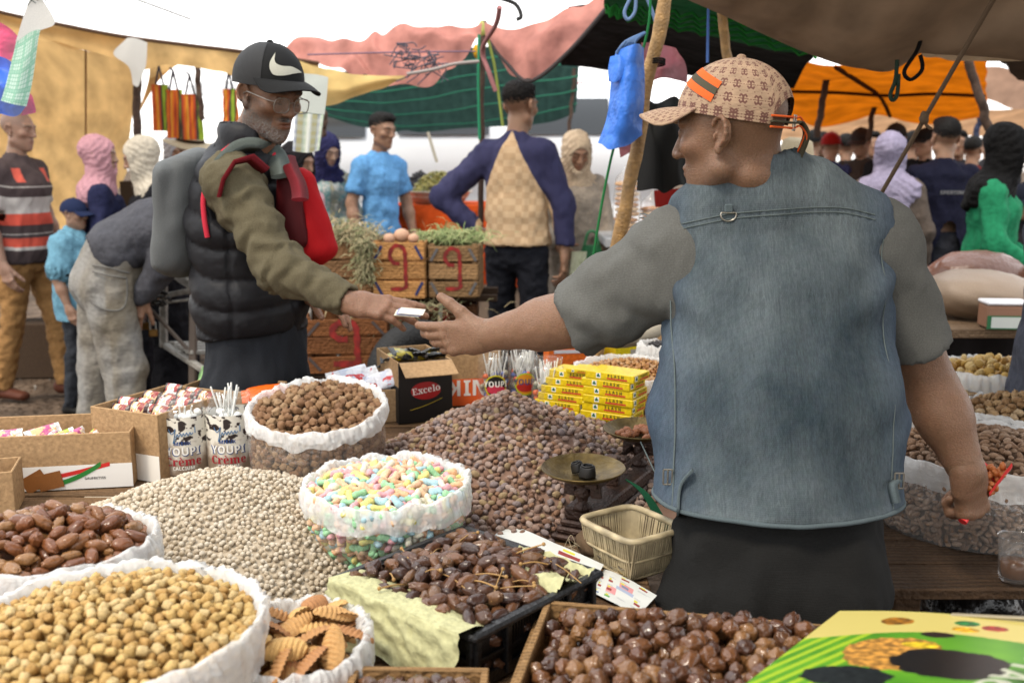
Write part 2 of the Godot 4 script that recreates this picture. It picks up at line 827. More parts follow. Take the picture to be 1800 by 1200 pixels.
func lettering(s:String,size:float,deep:=.0,serif:=false,bold:=true) -> Mesh:
	var t:=TextMesh.new()
	var ft:=SystemFont.new()
	ft.font_names=PackedStringArray(["Droid Serif" if serif else "Droid Sans"])
	ft.font_weight=700 if bold else 400
	t.font=ft
	t.text=s
	t.font_size=32
	t.pixel_size=size/32.0
	t.depth=deep
	t.curve_step=2.0
	t.horizontal_alignment=HORIZONTAL_ALIGNMENT_CENTER
	t.vertical_alignment=VERTICAL_ALIGNMENT_CENTER
	return t

func basis_to(fwd:Vector3,up:=Vector3.UP) -> Basis:
	var z:=fwd.normalized()
	var x:=up.cross(z).normalized()
	return Basis(x,z.cross(x),z)


# ------------------------------------------------------------------ people
const SKIN:=[Color(.33,.185,.115),Color(.26,.14,.085),Color(.42,.26,.18)]
var skin_mats:={}

func skin_mat() -> StandardMaterial3D:
	if not skin_mats.has("s"):
		var m:=base(Color.WHITE,.5)
		m.vertex_color_use_as_albedo=true
		tri(m,t_skin,n_pits,16.0,.38)
		m.subsurf_scatter_enabled=true
		m.subsurf_scatter_strength=.12
		m.metallic_specular=.42
		skin_mats["s"]=m
	return skin_mats["s"]

# a head: c its middle, hb its axes (x to its left, y up, z where it looks), s its size (1 = 0.23 m from chin to crown)
func head_in(x:Vox,c:Vector3,hb:Basis,s:=1.0,fine:=true,open_eyes:=false) -> void:
	var at:=func(a:float,b:float,d:float) -> Vector3:return c+hb*V(a*s,b*s,d*s)
	x.ell(at.call(0,.042,-.018),V(.074,.078,.094)*s,hb,.01)
	x.ell(at.call(0,.0,.022),V(.064,.085,.066)*s,hb,.02)
	x.limb(at.call(.048,-.058,.0),at.call(.0,-.092,.062),Vector2(.024,.024)*s,Vector2(.021,.021)*s,Vector3.ZERO,.02)
	x.limb(at.call(-.048,-.058,.0),at.call(.0,-.092,.062),Vector2(.024,.024)*s,Vector2(.021,.021)*s,Vector3.ZERO,.02)
	x.ell(at.call(0,-.06,.045),V(.04,.036,.042)*s,hb,.02)
	for q in [-1.0,1.0]:
		x.ell(at.call(q*.043,-.012,.058),V(.021,.019,.021)*s,hb,.018)
		x.cap(at.call(q*.012,.034,.084),at.call(q*.046,.034,.07),.009*s,.009*s,.012)
		if fine:
			x.ell(at.call(q*.031,.013,.094),V(.019,.011,.013)*s,hb,.01,1)
			x.ell(at.call(q*.031,.013,.0735),V(.0145,.0125,.0135)*s,hb,.003)
			if open_eyes:
				x.ell(at.call(q*.031,.012,.089),V(.011,.0035,.008)*s,hb,.002,1)
		# ear: a thin shell with a rolled rim round a hollow
		var eb:=hb*Basis(Vector3.UP,-q*.42)*Basis(Vector3.RIGHT,-.2)
		var ec:Vector3=at.call(q*.0775,-.001,-.014)
		var ep:=func(a:float,b:float,d:float) -> Vector3:return ec+eb*(V(q*a,b,d)*s)
		x.ell(ep.call(-.003,.004,-.002),V(.007,.029,.019)*s,eb,.006)
		x.ell(ep.call(.002,-.026,.004),V(.0055,.011,.009)*s,eb,.006)
		if fine:
			x.ell(ep.call(.007,.001,.0),V(.009,.019,.0115)*s,eb,.003,1)
			for k in 8:
				var w0:=.35+3.9*k/8.0
				var w1:=.35+3.9*(k+1)/8.0
				x.cap(ep.call(.006,.006+.026*sin(w0),.017*cos(w0)),ep.call(.006,.006+.026*sin(w1),.017*cos(w1)),.0042*s,.0042*s,.003)
			x.ell(ep.call(.004,-.006,.012),V(.005,.008,.004)*s,eb,.003)
	# nose, lips
	x.cap(at.call(0,.022,.083),at.call(0,-.02,.104),.0085*s,.0115*s,.012)
	if fine:
		for q in [-1.0,1.0]:
			x.ell(at.call(q*.012,-.023,.094),V(.009,.008,.011)*s,hb,.006)
			x.ell(at.call(q*.008,-.031,.099),V(.004,.004,.006)*s,hb,.003,1)
		x.cap(at.call(-.018,-.051,.082),at.call(.018,-.051,.082),.0055*s,.0055*s,.006)
		x.ell(at.call(0,-.0495,.086),V(.018,.0055,.008)*s,hb,.005)
		x.ell(at.call(0,-.0615,.085),V(.018,.0065,.008)*s,hb,.005)
		x.ell(at.call(0,-.0555,.095),V(.021,.0016,.009)*s,hb,.003,1)

# the colour of a face at a point: look = {skin, beard (0-1), beard_color, hair (0-1 cropped hair), hair_color}
func face_paint(c:Vector3,hb:Basis,s:float,look:Dictionary) -> Callable:
	var inv:=hb.transposed()
	var sk:Color=look.skin
	var beard:float=look.get("beard",.0)
	var bc:Color=look.get("beard_color",C(.05,.045,.04))
	var hair:float=look.get("hair",.0)
	var hc:Color=look.get("hair_color",C(.03,.025,.02))
	return func(p:Vector3,_n:Vector3) -> Color:
		var q:=inv*(p-c)/s
		var col:=sk
		var blot:=fnoise.get_noise_3d(p.x*30,p.y*30,p.z*30)
		col=col*(1.0+.06*blot)
		var ax:=absf(q.x)
		if q.z>.03:
			# warmer cheeks, nose and lips, darker round the eyes
			var ch:=Vector2(ax-.045,q.y+.015).length()
			col=col.lerp(sk*C(1.12,.92,.86),clampf(1.0-ch/.03,0,1)*.5)
			if q.z>.07 and ax<.022 and q.y>-.07 and q.y<-.043:
				col=col.lerp(sk*C(.82,.55,.52),clampf(1.3-Vector2(ax/.021,(q.y+.056)/.012).length(),0,.8))
			var ey:=Vector2((ax-.031)/.02,(q.y-.012)/.013).length()
			col=col.lerp(sk*C(.62,.55,.52),clampf(1.2-ey,0,.45))
			if q.z>.07 and absf(q.y-.0035+.25*absf(ax-.031))<.0016 and absf(ax-.031)<.0145:
				col=col.lerp(C(.02,.015,.012),.8)
			var br:=Vector2((ax-.032)/.022,(q.y-.034-.05*(.03-absf(ax-.03)))/.0055).length()
			if q.z>.05:
				col=col.lerp(C(.03,.024,.02),clampf(1.35-br,0,.85)*float(look.get("brow",1.0)))
		if beard>.0:
			var on:=.0
			if q.z>-.015 and q.y<.0:
				on=clampf((-.02-q.y+.5*maxf(ax-.055,.0)*2.0)/.03,0,1)
				on=maxf(on,clampf((ax-.058)/.01,0,1)*.8)
				if q.z>.062:
					var mu:=clampf(1.4-Vector2(ax/.028,(q.y+.041)/.0085).length(),0,1)
					on=clampf((-.06-q.y)/.012,0,1) if ax<.034 else on
					on=maxf(on,mu*1.3)
					if ax<.019 and q.y>-.068 and q.y<-.0475:
						on=.0
			var g:=fnoise.get_noise_3d(p.x*420,p.y*420,p.z*420)
			var grey:=clampf((-.045-q.y)/.04,0,1)
			if q.y>-.05 and q.z>.06:
				grey=.0
			var hair_col:=bc.lerp(C(.34,.32,.30),grey*(.55+.9*g))
			col=col.lerp(hair_col,clampf(on*beard*(.75+.5*g),0,.95))
		if hair>.0:
			var line:=.052-.6*maxf(.0,-q.z+.005) if q.z<.06 else .075
			if q.z>.0 and ax>.05:
				line=.028
			var hh:=clampf((q.y-line)/.012,0,1)
			if q.y<-.045:
				hh=.0
			var g2:=fnoise.get_noise_3d(p.x*300,p.y*300,p.z*300)
			col=col.lerp(hc,clampf(hh*hair*(.85+.5*g2),0,1))
		col.a=1.0
		return col

# a hand of five fingers: w wrist, fw where the fingers point, pl where the palm faces, th the thumb's side
# curl: bend of the fingers at each joint (radians); spread of the thumb; s size (1 = 0.19 m)
func hand_in(x:Vox,w:Vector3,fw:Vector3,pl:Vector3,th:Vector3,curl:=[.3,.35,.4,.45],s:=1.0,thumb:=[.6,.2],fat:=1.0) -> Array:
	fw=fw.normalized()
	th=(th-fw*th.dot(fw)).normalized()
	var right:=fw.cross(th)
	pl=right if right.dot(pl)>0 else -right
	var tips:=[]
	# palm
	var off:=[.027,.009,-.009,-.026]
	var reach:=[.088,.092,.087,.078]
	var lens:=[[.043,.026,.021],[.047,.030,.022],[.043,.028,.022],[.034,.021,.019]]
	var rr:=[.0098,.0102,.0096,.0084]
	for f in 4:
		var root:Vector3=w+th*(off[f]*.72*s)+fw*(.012*s)
		var kn:Vector3=w+th*(off[f]*1.02*s)+fw*(reach[f]*s)
		x.limb(root,kn,Vector2(.0135,.0145)*s*fat,Vector2(.0118,.0118)*s*fat,th,.012)
		x.ell(kn-pl*(.003*s),Vector3.ONE*(.0112*s*fat),Basis(),.006)
		var d:Vector3=(fw+th*(off[f]*1.6)).normalized()
		var a:=kn
		var bend:float=curl[f]
		var turn:=.0
		for j in 3:
			turn+=bend*[.9,1.25,.8][j]
			var dj:Vector3=(d*cos(turn)+pl*sin(turn)).normalized()
			var b:Vector3=a+dj*(lens[f][j]*s)
			var r0:float=rr[f]*[1.06,.97,.88][j]*s*fat
			x.cap(a,b,r0,r0*.93,.003)
			a=b
		tips.append(a)
	# heel and base of the thumb
	x.limb(w-fw*(.01*s),w+fw*(.03*s),Vector2(.029,.02)*s*fat,Vector2(.036,.017)*s*fat,th,.014)
	var b0:Vector3=w+th*(.022*s)+fw*(.02*s)+pl*(.006*s)
	var dir1:Vector3=(fw*cos(thumb[0])+th*sin(thumb[0])+pl*thumb[1]).normalized()
	var b1:Vector3=b0+dir1*(.046*s)
	var dir2:Vector3=(dir1+fw*.18+pl*(.1+thumb[1]*.4)).normalized()
	var b2:Vector3=b1+dir2*(.034*s)
	var b3:Vector3=b2+(dir2+fw*.08).normalized()*(.026*s)
	x.cap(b0,b1,.0155*s*fat,.0128*s*fat,.014)
	x.cap(b1,b2,.0122*s*fat,.0112*s*fat,.005)
	x.cap(b2,b3,.0112*s*fat,.0092*s*fat,.004)
	tips.append(b3)
	return tips

func around_of(pts:Array,pad:float) -> AABB:
	var bx:=AABB(pts[0],Vector3.ZERO)
	for p in pts:
		bx=bx.expand(p)
	return bx.grow(pad)

func folds(amount:float,fx:=22.0,fy:=9.0,sd:=.0) -> Callable:
	return func(p:Vector3,_n:Vector3) -> float:
		var q:=fnoise.get_noise_3d(p.x*fx+sd,p.y*fy,p.z*fx)
		return amount*(q+.5*absf(fnoise.get_noise_3d(p.x*fx*.6,p.y*fy*.6+sd,p.z*fx*.6)))

# A person of the market. All joints are worked out in the person's own axes (y up, z ahead) for a height of 1.75 m.
# o keys: at, h, yaw, lean, label, skin, top, bottom (colours or materials), dress, sleeve (0 short, 1 long), head ("hair", "bald", "hijab", "cap", "straw", "none"),
# head_color, look (yaw, pitch of the head), er/el elbows, wr/wl wrists (Vector3), hr/hl hand directions, girth, cell, top_uv, paint
func person(o:Dictionary) -> Node3D:
	var yaw:float=o.get("yaw",.0)
	var now:bool=o.get("now",false)
	var node:=thing("person",o.label,"person",o.at,yaw,o.get("group",""),not now)
	if now:
		_person_parts(o,node)
	else:
		jobs.append(func() -> void:_person_parts(o,node))
	return node

func _person_parts(o:Dictionary,node:Node3D) -> void:
	var hgt:float=o.get("h",1.7)
	var s:=hgt/1.75
	var lean:float=o.get("lean",.0)
	var girth:float=o.get("girth",1.0)
	var cell:float=o.get("cell",.016)
	var sk:Color=o.get("skin",SKIN[0])
	var upper:=Transform3D(Basis(Vector3.RIGHT,lean),V(0,.93,0))*Transform3D(Basis(),V(0,-.93,0))
	var u:=func(v:Vector3) -> Vector3:return (upper*v)*s
	var lo:=func(v:Vector3) -> Vector3:return v*s
	var hips:Vector3=lo.call(V(0,.93,0))
	var waist:Vector3=u.call(V(0,1.08,.0))
	var chest:Vector3=u.call(V(0,1.28,.01))
	var neck:Vector3=u.call(V(0,1.46,-.015))
	var look:Vector2=o.get("look",Vector2.ZERO)
	var hb:=upper.basis*Basis(Vector3.UP,look.x)*Basis(Vector3.RIGHT,look.y)
	if o.get("upright",false):
		hb=Basis(Vector3.UP,look.x)*Basis(Vector3.RIGHT,look.y)
	var hc:Vector3=neck+hb*(V(0,.165,.02)*s)
	var sh:={1.0:u.call(V(.168,1.385,-.01)),-1.0:u.call(V(-.168,1.385,-.01))}
	var el:={1.0:s*(o.get("el",upper*V(.25,1.13,-.02)) as Vector3),-1.0:s*(o.get("er",upper*V(-.25,1.13,-.02)) as Vector3)}
	var wr:={1.0:s*(o.get("wl",upper*V(.26,.9,.06)) as Vector3),-1.0:s*(o.get("wr",upper*V(-.26,.9,.06)) as Vector3)}
	var sleeve:float=o.get("sleeve",1.0)
	var side:=Vector3.RIGHT
	var wide:float=o.get("wide",.92)
	for q in [1.0,-1.0]:
		var dx:Vector3=(sh[q] as Vector3)*V(1.0-wide,0,0)
		sh[q]-=dx
		el[q]-=dx
		wr[q]-=dx
	var half:=Vector2(.158*sqrt(wide),.102)*s*girth
	# --- the body: torso, arms, neck, head, hands in one surface
	var g:=Geo.new()
	var bx:=around_of([hips,neck,sh[1.0],sh[-1.0],el[1.0],el[-1.0],wr[1.0],wr[-1.0]],.13*s)
	var x:=Vox.new(bx.position,bx.end,cell)
	x.limb(hips,chest,half*.7,half*.75,side,.05)
	x.limb(sh[1.0],sh[-1.0],Vector2.ONE*.05*s,Vector2.ONE*.05*s,Vector3.ZERO,.04)
	x.cap(neck-(hb.y*.06*s),hc-hb.y*(.03*s),.058*s,.052*s,.03)
	for q in [1.0,-1.0]:
		x.cap(sh[q],el[q],.05*s,.041*s,.03)
		x.cap(el[q],el[q].lerp(wr[q],.35),.041*s,.042*s,.02)
		x.cap(el[q].lerp(wr[q],.35),wr[q],.042*s,.026*s,.02)
	var plain:=func(p:Vector3,_n:Vector3) -> Color:return sk*(1.0+.1*fnoise.get_noise_3d(p.x*30,p.y*30,p.z*30))
	x.skin(g,Vector3.ZERO,plain)
	var hcell:float=o.get("head_cell",maxf(cell*.45,.005))
	bx=AABB(hc-Vector3.ONE*.15*s,Vector3.ONE*.3*s)
	x=Vox.new(bx.position,bx.end,hcell)
	head_in(x,hc,hb,s,hcell<.0071,o.get("eyes",true))
	x.cap(neck,hc-hb.y*(.03*s),.055*s,.05*s,.03)
	var lk:={"skin":sk,"beard":o.get("beard",.0),"hair":o.get("crop",.9 if o.get("head","") in ["cap","hair"] else .0),"hair_color":o.get("hair_color",C(.03,.025,.02)),"beard_color":o.get("beard_color",C(.06,.05,.045))}
	x.skin(g,Vector3.ZERO,face_paint(hc,hb,s,lk))
	for q in [1.0,-1.0]:
		if not o.get("hands",true):
			break
		var fw:Vector3=(wr[q]-el[q]).normalized()
		var given=o.get("hl" if q>0 else "hr",null)
		if given!=null:
			fw=(given as Vector3).normalized()
		var pl:=V(-q,0,.2)
		var th:=V(0,.2,1)
		if absf(fw.z)>.75:
			th=V(0,1,0)
		bx=around_of([wr[q],wr[q]+fw*.19*s],.075*s)
		x=Vox.new(bx.position,bx.end,o.get("hand_cell",.0055))
		x.cap(wr[q]-fw*(.03*s),wr[q]+fw*(.01*s),.026*s,.024*s,.02)
		hand_in(x,wr[q],fw,pl,th,[.35,.42,.5,.55],s,[.5,.3])
		x.skin(g,Vector3.ZERO,plain)
	part("body",g.mesh(),skin_mat(),node)
	# --- clothes
	var dress:bool=o.get("dress",false)
	g=Geo.new()
	var pts:=[hips,neck,sh[1.0],sh[-1.0],el[1.0],el[-1.0]]
	if sleeve>.5:
		pts.append_array([wr[1.0],wr[-1.0]])
	var hem:Vector3=lo.call(V(0,o.get("hem",.86),0))
	if dress:
		pts.append(V(.28,.1,.28)*s)
		pts.append(V(-.28,.1,-.28)*s)
	bx=around_of(pts,.15*s)
	x=Vox.new(bx.position,bx.end,cell)
	var t:=o.get("loose",.012) as float
	var grow:=Vector2(t,t)
	x.limb(chest,u.call(V(0,1.36,-.01)),half*Vector2(1.0,1.0)+grow,Vector2(.135,.085)*s+grow,side,.04)
	x.limb(waist,chest,half*Vector2(.96,1.0)+grow,half*Vector2(1.0,1.05)+grow,side,.05)
	x.limb(hips,waist,half*Vector2(1.05,1.1)+grow,half*Vector2(.96,1.0)+grow,side,.05)
	for q in [1.0,-1.0]:
		x.cap(u.call(V(0,1.405,-.012)),sh[q],.06*s+t*.6,.052*s+t*.6,.04)
	x.cap(neck-hb.y*(.05*s),neck-hb.y*(.005*s),.075*s+t,.058*s+t*.3,.04)
	for q in [1.0,-1.0]:
		if sleeve>.5:
			x.cap(sh[q],el[q],.054*s+t,.043*s+t,.035)
			x.cap(el[q],wr[q],.043*s+t,.033*s+t*.6,.03)
			x.cut(wr[q]-(wr[q]-el[q]).normalized()*.01,wr[q]-el[q],.075*s)
		else:
			var m:Vector3=(sh[q] as Vector3).lerp(el[q],.75)
			x.cap(sh[q],m,.055*s+t,.054*s+t,.035)
			x.cut(m,el[q]-sh[q],.082*s)
	if dress:
		x.limb(hips,lo.call(V(0,.5,0)),half*Vector2(1.08,1.2)+grow,Vector2(.21,.18)*s*girth,side,.05)
		x.limb(lo.call(V(0,.5,0)),lo.call(V(0,.06,0)),Vector2(.21,.18)*s*girth,Vector2(.25,.22)*s*girth,side,.05)
		x.cut(lo.call(V(0,.09,0)),Vector3.DOWN,.6)
	else:
		x.limb(hem,hips,half*Vector2(1.06,1.12)+grow,half*Vector2(1.05,1.1)+grow,side,.05)
		x.cut(hem,Vector3.DOWN,.45)
	var paint=o.get("paint")
	x.skin(g,Vector3.ZERO,paint,folds(o.get("fold",.012),16.0,7.0,hgt*31.0),o.get("uv"))
	var top_mat:Material=o.top if o.top is Material else worn(o.top)
	part("dress" if dress else o.get("top_name","shirt"),g.mesh(),top_mat,node)
	# --- legs and shoes
	var step:float=o.get("step",.06)
	if not dress:
		g=Geo.new()
		x=Vox.new(V(-.3,.03,-.3)*s,V(.3,1.05,.3)*s,cell)
		var lg:float=o.get("leg",1.0)
		x.limb(lo.call(V(0,.86,0)),lo.call(V(0,1.0,0)),half*Vector2(1.02,1.06),half*Vector2(.96,1.0),side,.04)
		for q in [1.0,-1.0]:
			var hp:Vector3=lo.call(V(q*.085,.88,0))
			var kn:Vector3=lo.call(V(q*.1,.5,.02+q*step*.5))
			var an:Vector3=lo.call(V(q*.105,.07,-.02+q*step))
			x.cap(hp,kn,.088*s*girth,.066*s*lg,.025)
			x.cap(kn,an,.066*s*lg,.054*s*lg,.02)
			x.cut(an,Vector3.DOWN,.1*s)
		x.skin(g,Vector3.ZERO,null,folds(.012,14.0,16.0,hgt*17.0))
		var bottom_mat:Material=o.bottom if o.bottom is Material else worn(o.bottom)
		part("trousers",g.mesh(),bottom_mat,node)
	for q in [1.0,-1.0]:
		g=Geo.new()
		var an:Vector3=lo.call(V(q*.1,.05,-.04+q*step))
		x=Vox.new(an+V(-.08,-.06,-.1)*s,an+V(.1,.09,.26)*s,.011)
		x.limb(an+V(0,0,-.02)*s,an+V(q*.015,-.018,.17)*s,Vector2(.037,.04)*s,Vector2(.043,.028)*s,side,.02)
		x.cap(an+V(0,.06,.01)*s,an,.04*s,.04*s,.02)
		x.cut(V(0,.004,0),Vector3.DOWN)
		x.skin(g,Vector3.ZERO)
		part("shoe",g.mesh(),cloth(o.get("shoe",C(.1,.09,.08)),6.0,.6),node)
	# --- hair and headwear
	var kind:String=o.get("head","hair")
	var hcol:Color=o.get("head_color",C(.03,.027,.024))
	var hat:=Transform3D(hb.scaled(Vector3.ONE*s),hc)
	hat.basis=hb*Basis.from_scale(Vector3.ONE*s)
	match kind:
		"hair":
			part("hair",hair_mesh(hcell),cloth(C(.09,.08,.075),30.0,.6,1.0),node,hat)
		"cap":
			cap_parts(node,hat,cloth(hcol,20.0))
		"straw":
			straw_hat(node,hat)
		"hijab":
			hijab(node,hc,hb,neck,upper.basis,s,o,cell)

# short hair over the top, back and sides of a unit head
func hair_mesh(cell:float) -> ArrayMesh:
	var key:="hair"
	if mats.has(key):
		return mats[key]
	var x:=Vox.new(V(-.12,-.09,-.14),V(.12,.16,.13),maxf(cell,.005))
	x.ell(V(0,.053,-.023),V(.0765,.079,.0955),Basis(),.01)
	x.ell(V(.008,.098,.035),V(.054,.034,.054),Basis(),.02)
	x.ell(V(0,-.02,.085),V(.09,.095,.09),Basis(),.01,1)
	var g:=Geo.new()
	x.skin(g,Vector3.ZERO,null,func(p:Vector3,_n:Vector3) -> float:return .008*fnoise.get_noise_3d(p.x*100,p.y*140,p.z*140))
	mats[key]=g.mesh()
	return mats[key]

func on_crown(a:float,t:float,up:=.0) -> Vector3:
	# a: angle round the head from the front (z) towards its left (x); t: 0 at the rim, 1 at the button
	var e:=t*PI*.5
	var r:=V(.088+up,.098+up,.108+up)
	return V(sin(a)*cos(e)*r.x,.03+sin(e)*r.y*(1.0-.12*cos(a)*cos(e)*.0),cos(a)*cos(e)*r.z-.008)

func cap_parts(node:Node3D,xf:Transform3D,m:Material,brim_mat:Material=null,back_open:=false,brim:=.072) -> void:
	var g:=Geo.new()
	var under:=Geo.new()
	g.sheet(49,15,func(a:int,b:int) -> Vector3:
		var w:=TAU*(a % 48)/48.0 
		var t:=b/14.0
		var dip:=.0
		if back_open and absf(w-PI)<.62:
			dip=.34*sqrt(maxf(.0,1.0-pow((w-PI)/.62,2.0)))
		return on_crown(w,dip+(1.0-dip)*t-(.12*(.5-.5*cos(w)) if not back_open else .12*(.5-.5*cos(w)))*(1.0-t)),48)
	part("crown",g.mesh(),m,node,xf)
	g=Geo.new()
	# brim: two faces and a rounded edge
	for layer in [.0,1.0]:
		g.sheet(25,9,func(a:int,b:int) -> Vector3:
			var w:=(a/24.0-.5)*2.0
			var t:=b/8.0
			var ang:=w*1.15
			var p:=on_crown(ang,.02)
			var out:=brim*sqrt(maxf(.0,1.0-pow(absf(w),2.6)))
			var q:=p+V(sin(ang)*.35,0,1.0).normalized()*out*t
			q.y+=(-.03*w*w*t-.016*t*t)*minf(1.0,out/.05)+.001
			return q+V(0,-.0035*layer,0))
	var rim:=PackedVector3Array()
	for a in 25:
		rim.append(g.v[8*25+a]+V(0,-.0017,0))
	g.tube(rim,.0024,6)
	part("brim",g.mesh(),brim_mat if brim_mat else m,node,xf)
	g=Geo.new()
	g.ball(on_crown(0,1.0),V(.009,.006,.009))
	part("button",g.mesh(),m,node,xf)

func straw_hat(node:Node3D,xf:Transform3D) -> void:
	var g:=Geo.new()
	var prof:=PackedVector2Array([Vector2(.001,.16),Vector2(.05,.158),Vector2(.075,.145),Vector2(.088,.1),Vector2(.098,.05),Vector2(.115,.045),Vector2(.15,.037),Vector2(.19,.034),Vector2(.192,.031),Vector2(.15,.033),Vector2(.1,.04)])
	g.lathe(prof,40,Transform3D(),func(p:Vector3,k:int,w:float) -> Vector3:
		if k>5:
			p.y+=.012*sin(2.0*w+.6)
		return p)
	var m:=base(C(.62,.5,.32).linear_to_srgb(),.8)
	tri(m,t_weave,n_weave,12.0)
	part("straw_hat",g.mesh(),m,node,xf)
	g=Geo.new()
	g.lathe(PackedVector2Array([Vector2(.097,.052),Vector2(.1,.054),Vector2(.095,.074),Vector2(.092,.074)]),32)
	part("hat_band",g.mesh(),cloth(C(.2,.15,.1)),node,xf)

# a headscarf round the face, over the neck and shoulders, with an end hanging in front
func hijab(node:Node3D,hc:Vector3,hb:Basis,neck:Vector3,tb:Basis,s:float,o:Dictionary,cell:float) -> void:
	var g:=Geo.new()
	var c:=minf(cell,.011)
	var drop:float=o.get("scarf",.26)
	var lo:=V(-.26,-.2-drop,-.24)*s
	var x:=Vox.new(neck+lo,neck+V(.26,.36,.28)*s,c)
	var at:=func(a:float,b:float,d:float) -> Vector3:return hc+hb*(V(a,b,d)*s)
	var dn:=func(a:float,b:float,d:float) -> Vector3:return neck+tb*(V(a,b,d)*s)
	x.ell(at.call(0,.04,-.03),V(.096,.1,.112)*s,hb,.02)
	x.ell(at.call(0,-.02,.01),V(.09,.125,.092)*s,hb,.03)
	x.cap(at.call(0,-.08,.01),dn.call(0,-.03,.02),.088*s,.1*s,.05)
	x.limb(dn.call(.125,-.075,-.012),dn.call(-.125,-.075,-.012),Vector2(.085,.085)*s,Vector2(.085,.085)*s,Vector3.ZERO,.07)
	x.limb(dn.call(0,-.05,.03),dn.call(.0,-.08-drop,.10),Vector2(.14,.07)*s,Vector2(.10,.035)*s,tb.x,.05)
	x.limb(dn.call(0,-.05,-.05),dn.call(.0,-.06-drop*.8,-.11),Vector2(.16,.06)*s,Vector2(.13,.03)*s,tb.x,.05)
	x.ell(at.call(0,-.008,.115),V(.058,.079,.085)*s,hb,.012,1)
	x.skin(g,Vector3.ZERO,null,func(p:Vector3,_n:Vector3) -> float:
		var q:=hb.transposed()*(p-hc)
		var w:=.008*sin((q.y*1.0+absf(q.x)*.9-q.z*.7)*75.0/s+3.0*fnoise.get_noise_3d(p.x*9,p.y*9,p.z*9))
		return .011*(.45-absf(w)/.008)*clampf(absf(q.x)*12.0+(.1 if q.z<.0 else .0),.15,.8)+.005*fnoise.get_noise_3d(p.x*14,p.y*9,p.z*14))
	var m:Material=o.get("scarf_mat",null)
	if m==null:
		m=worn(o.get("head_color",C(.5,.5,.5)),1.1,.85)
	part("headscarf",g.mesh(),m,node)


# ------------------------------------------------------------------ the seller (seen from behind)
func denim_mat() -> StandardMaterial3D:
	var m:=base(Color.WHITE,.92)
	m.vertex_color_use_as_albedo=true
	tri(m,t_streak,n_weave,9.0,.4)
	m.metallic_specular=.25
	return m

func seam(g:Geo,x:Vox,pts:Array,dir:Vector3,r:float,cnt:int,flat:=.6,off:=Vector3.ZERO,push=null) -> PackedVector3Array:
	var line:=PackedVector3Array()
	for p in curve(pts,cnt):
		var q:=x.hit(p-dir*.55,dir,1.0)
		line.append(q-dir*(float(push.call(q,-dir))+.0008)-off)
	g.tube(line,r,6,flat)
	return line

func build_vendor() -> void:
	var foot:=V(.46,0,-1.72)
	var node:=thing("person","man seen from behind in a faded denim vest and patterned tan cap, reaching out","person",foot,.0,"",true)
	jobs.append(func() -> void:_vendor_parts(node,foot))

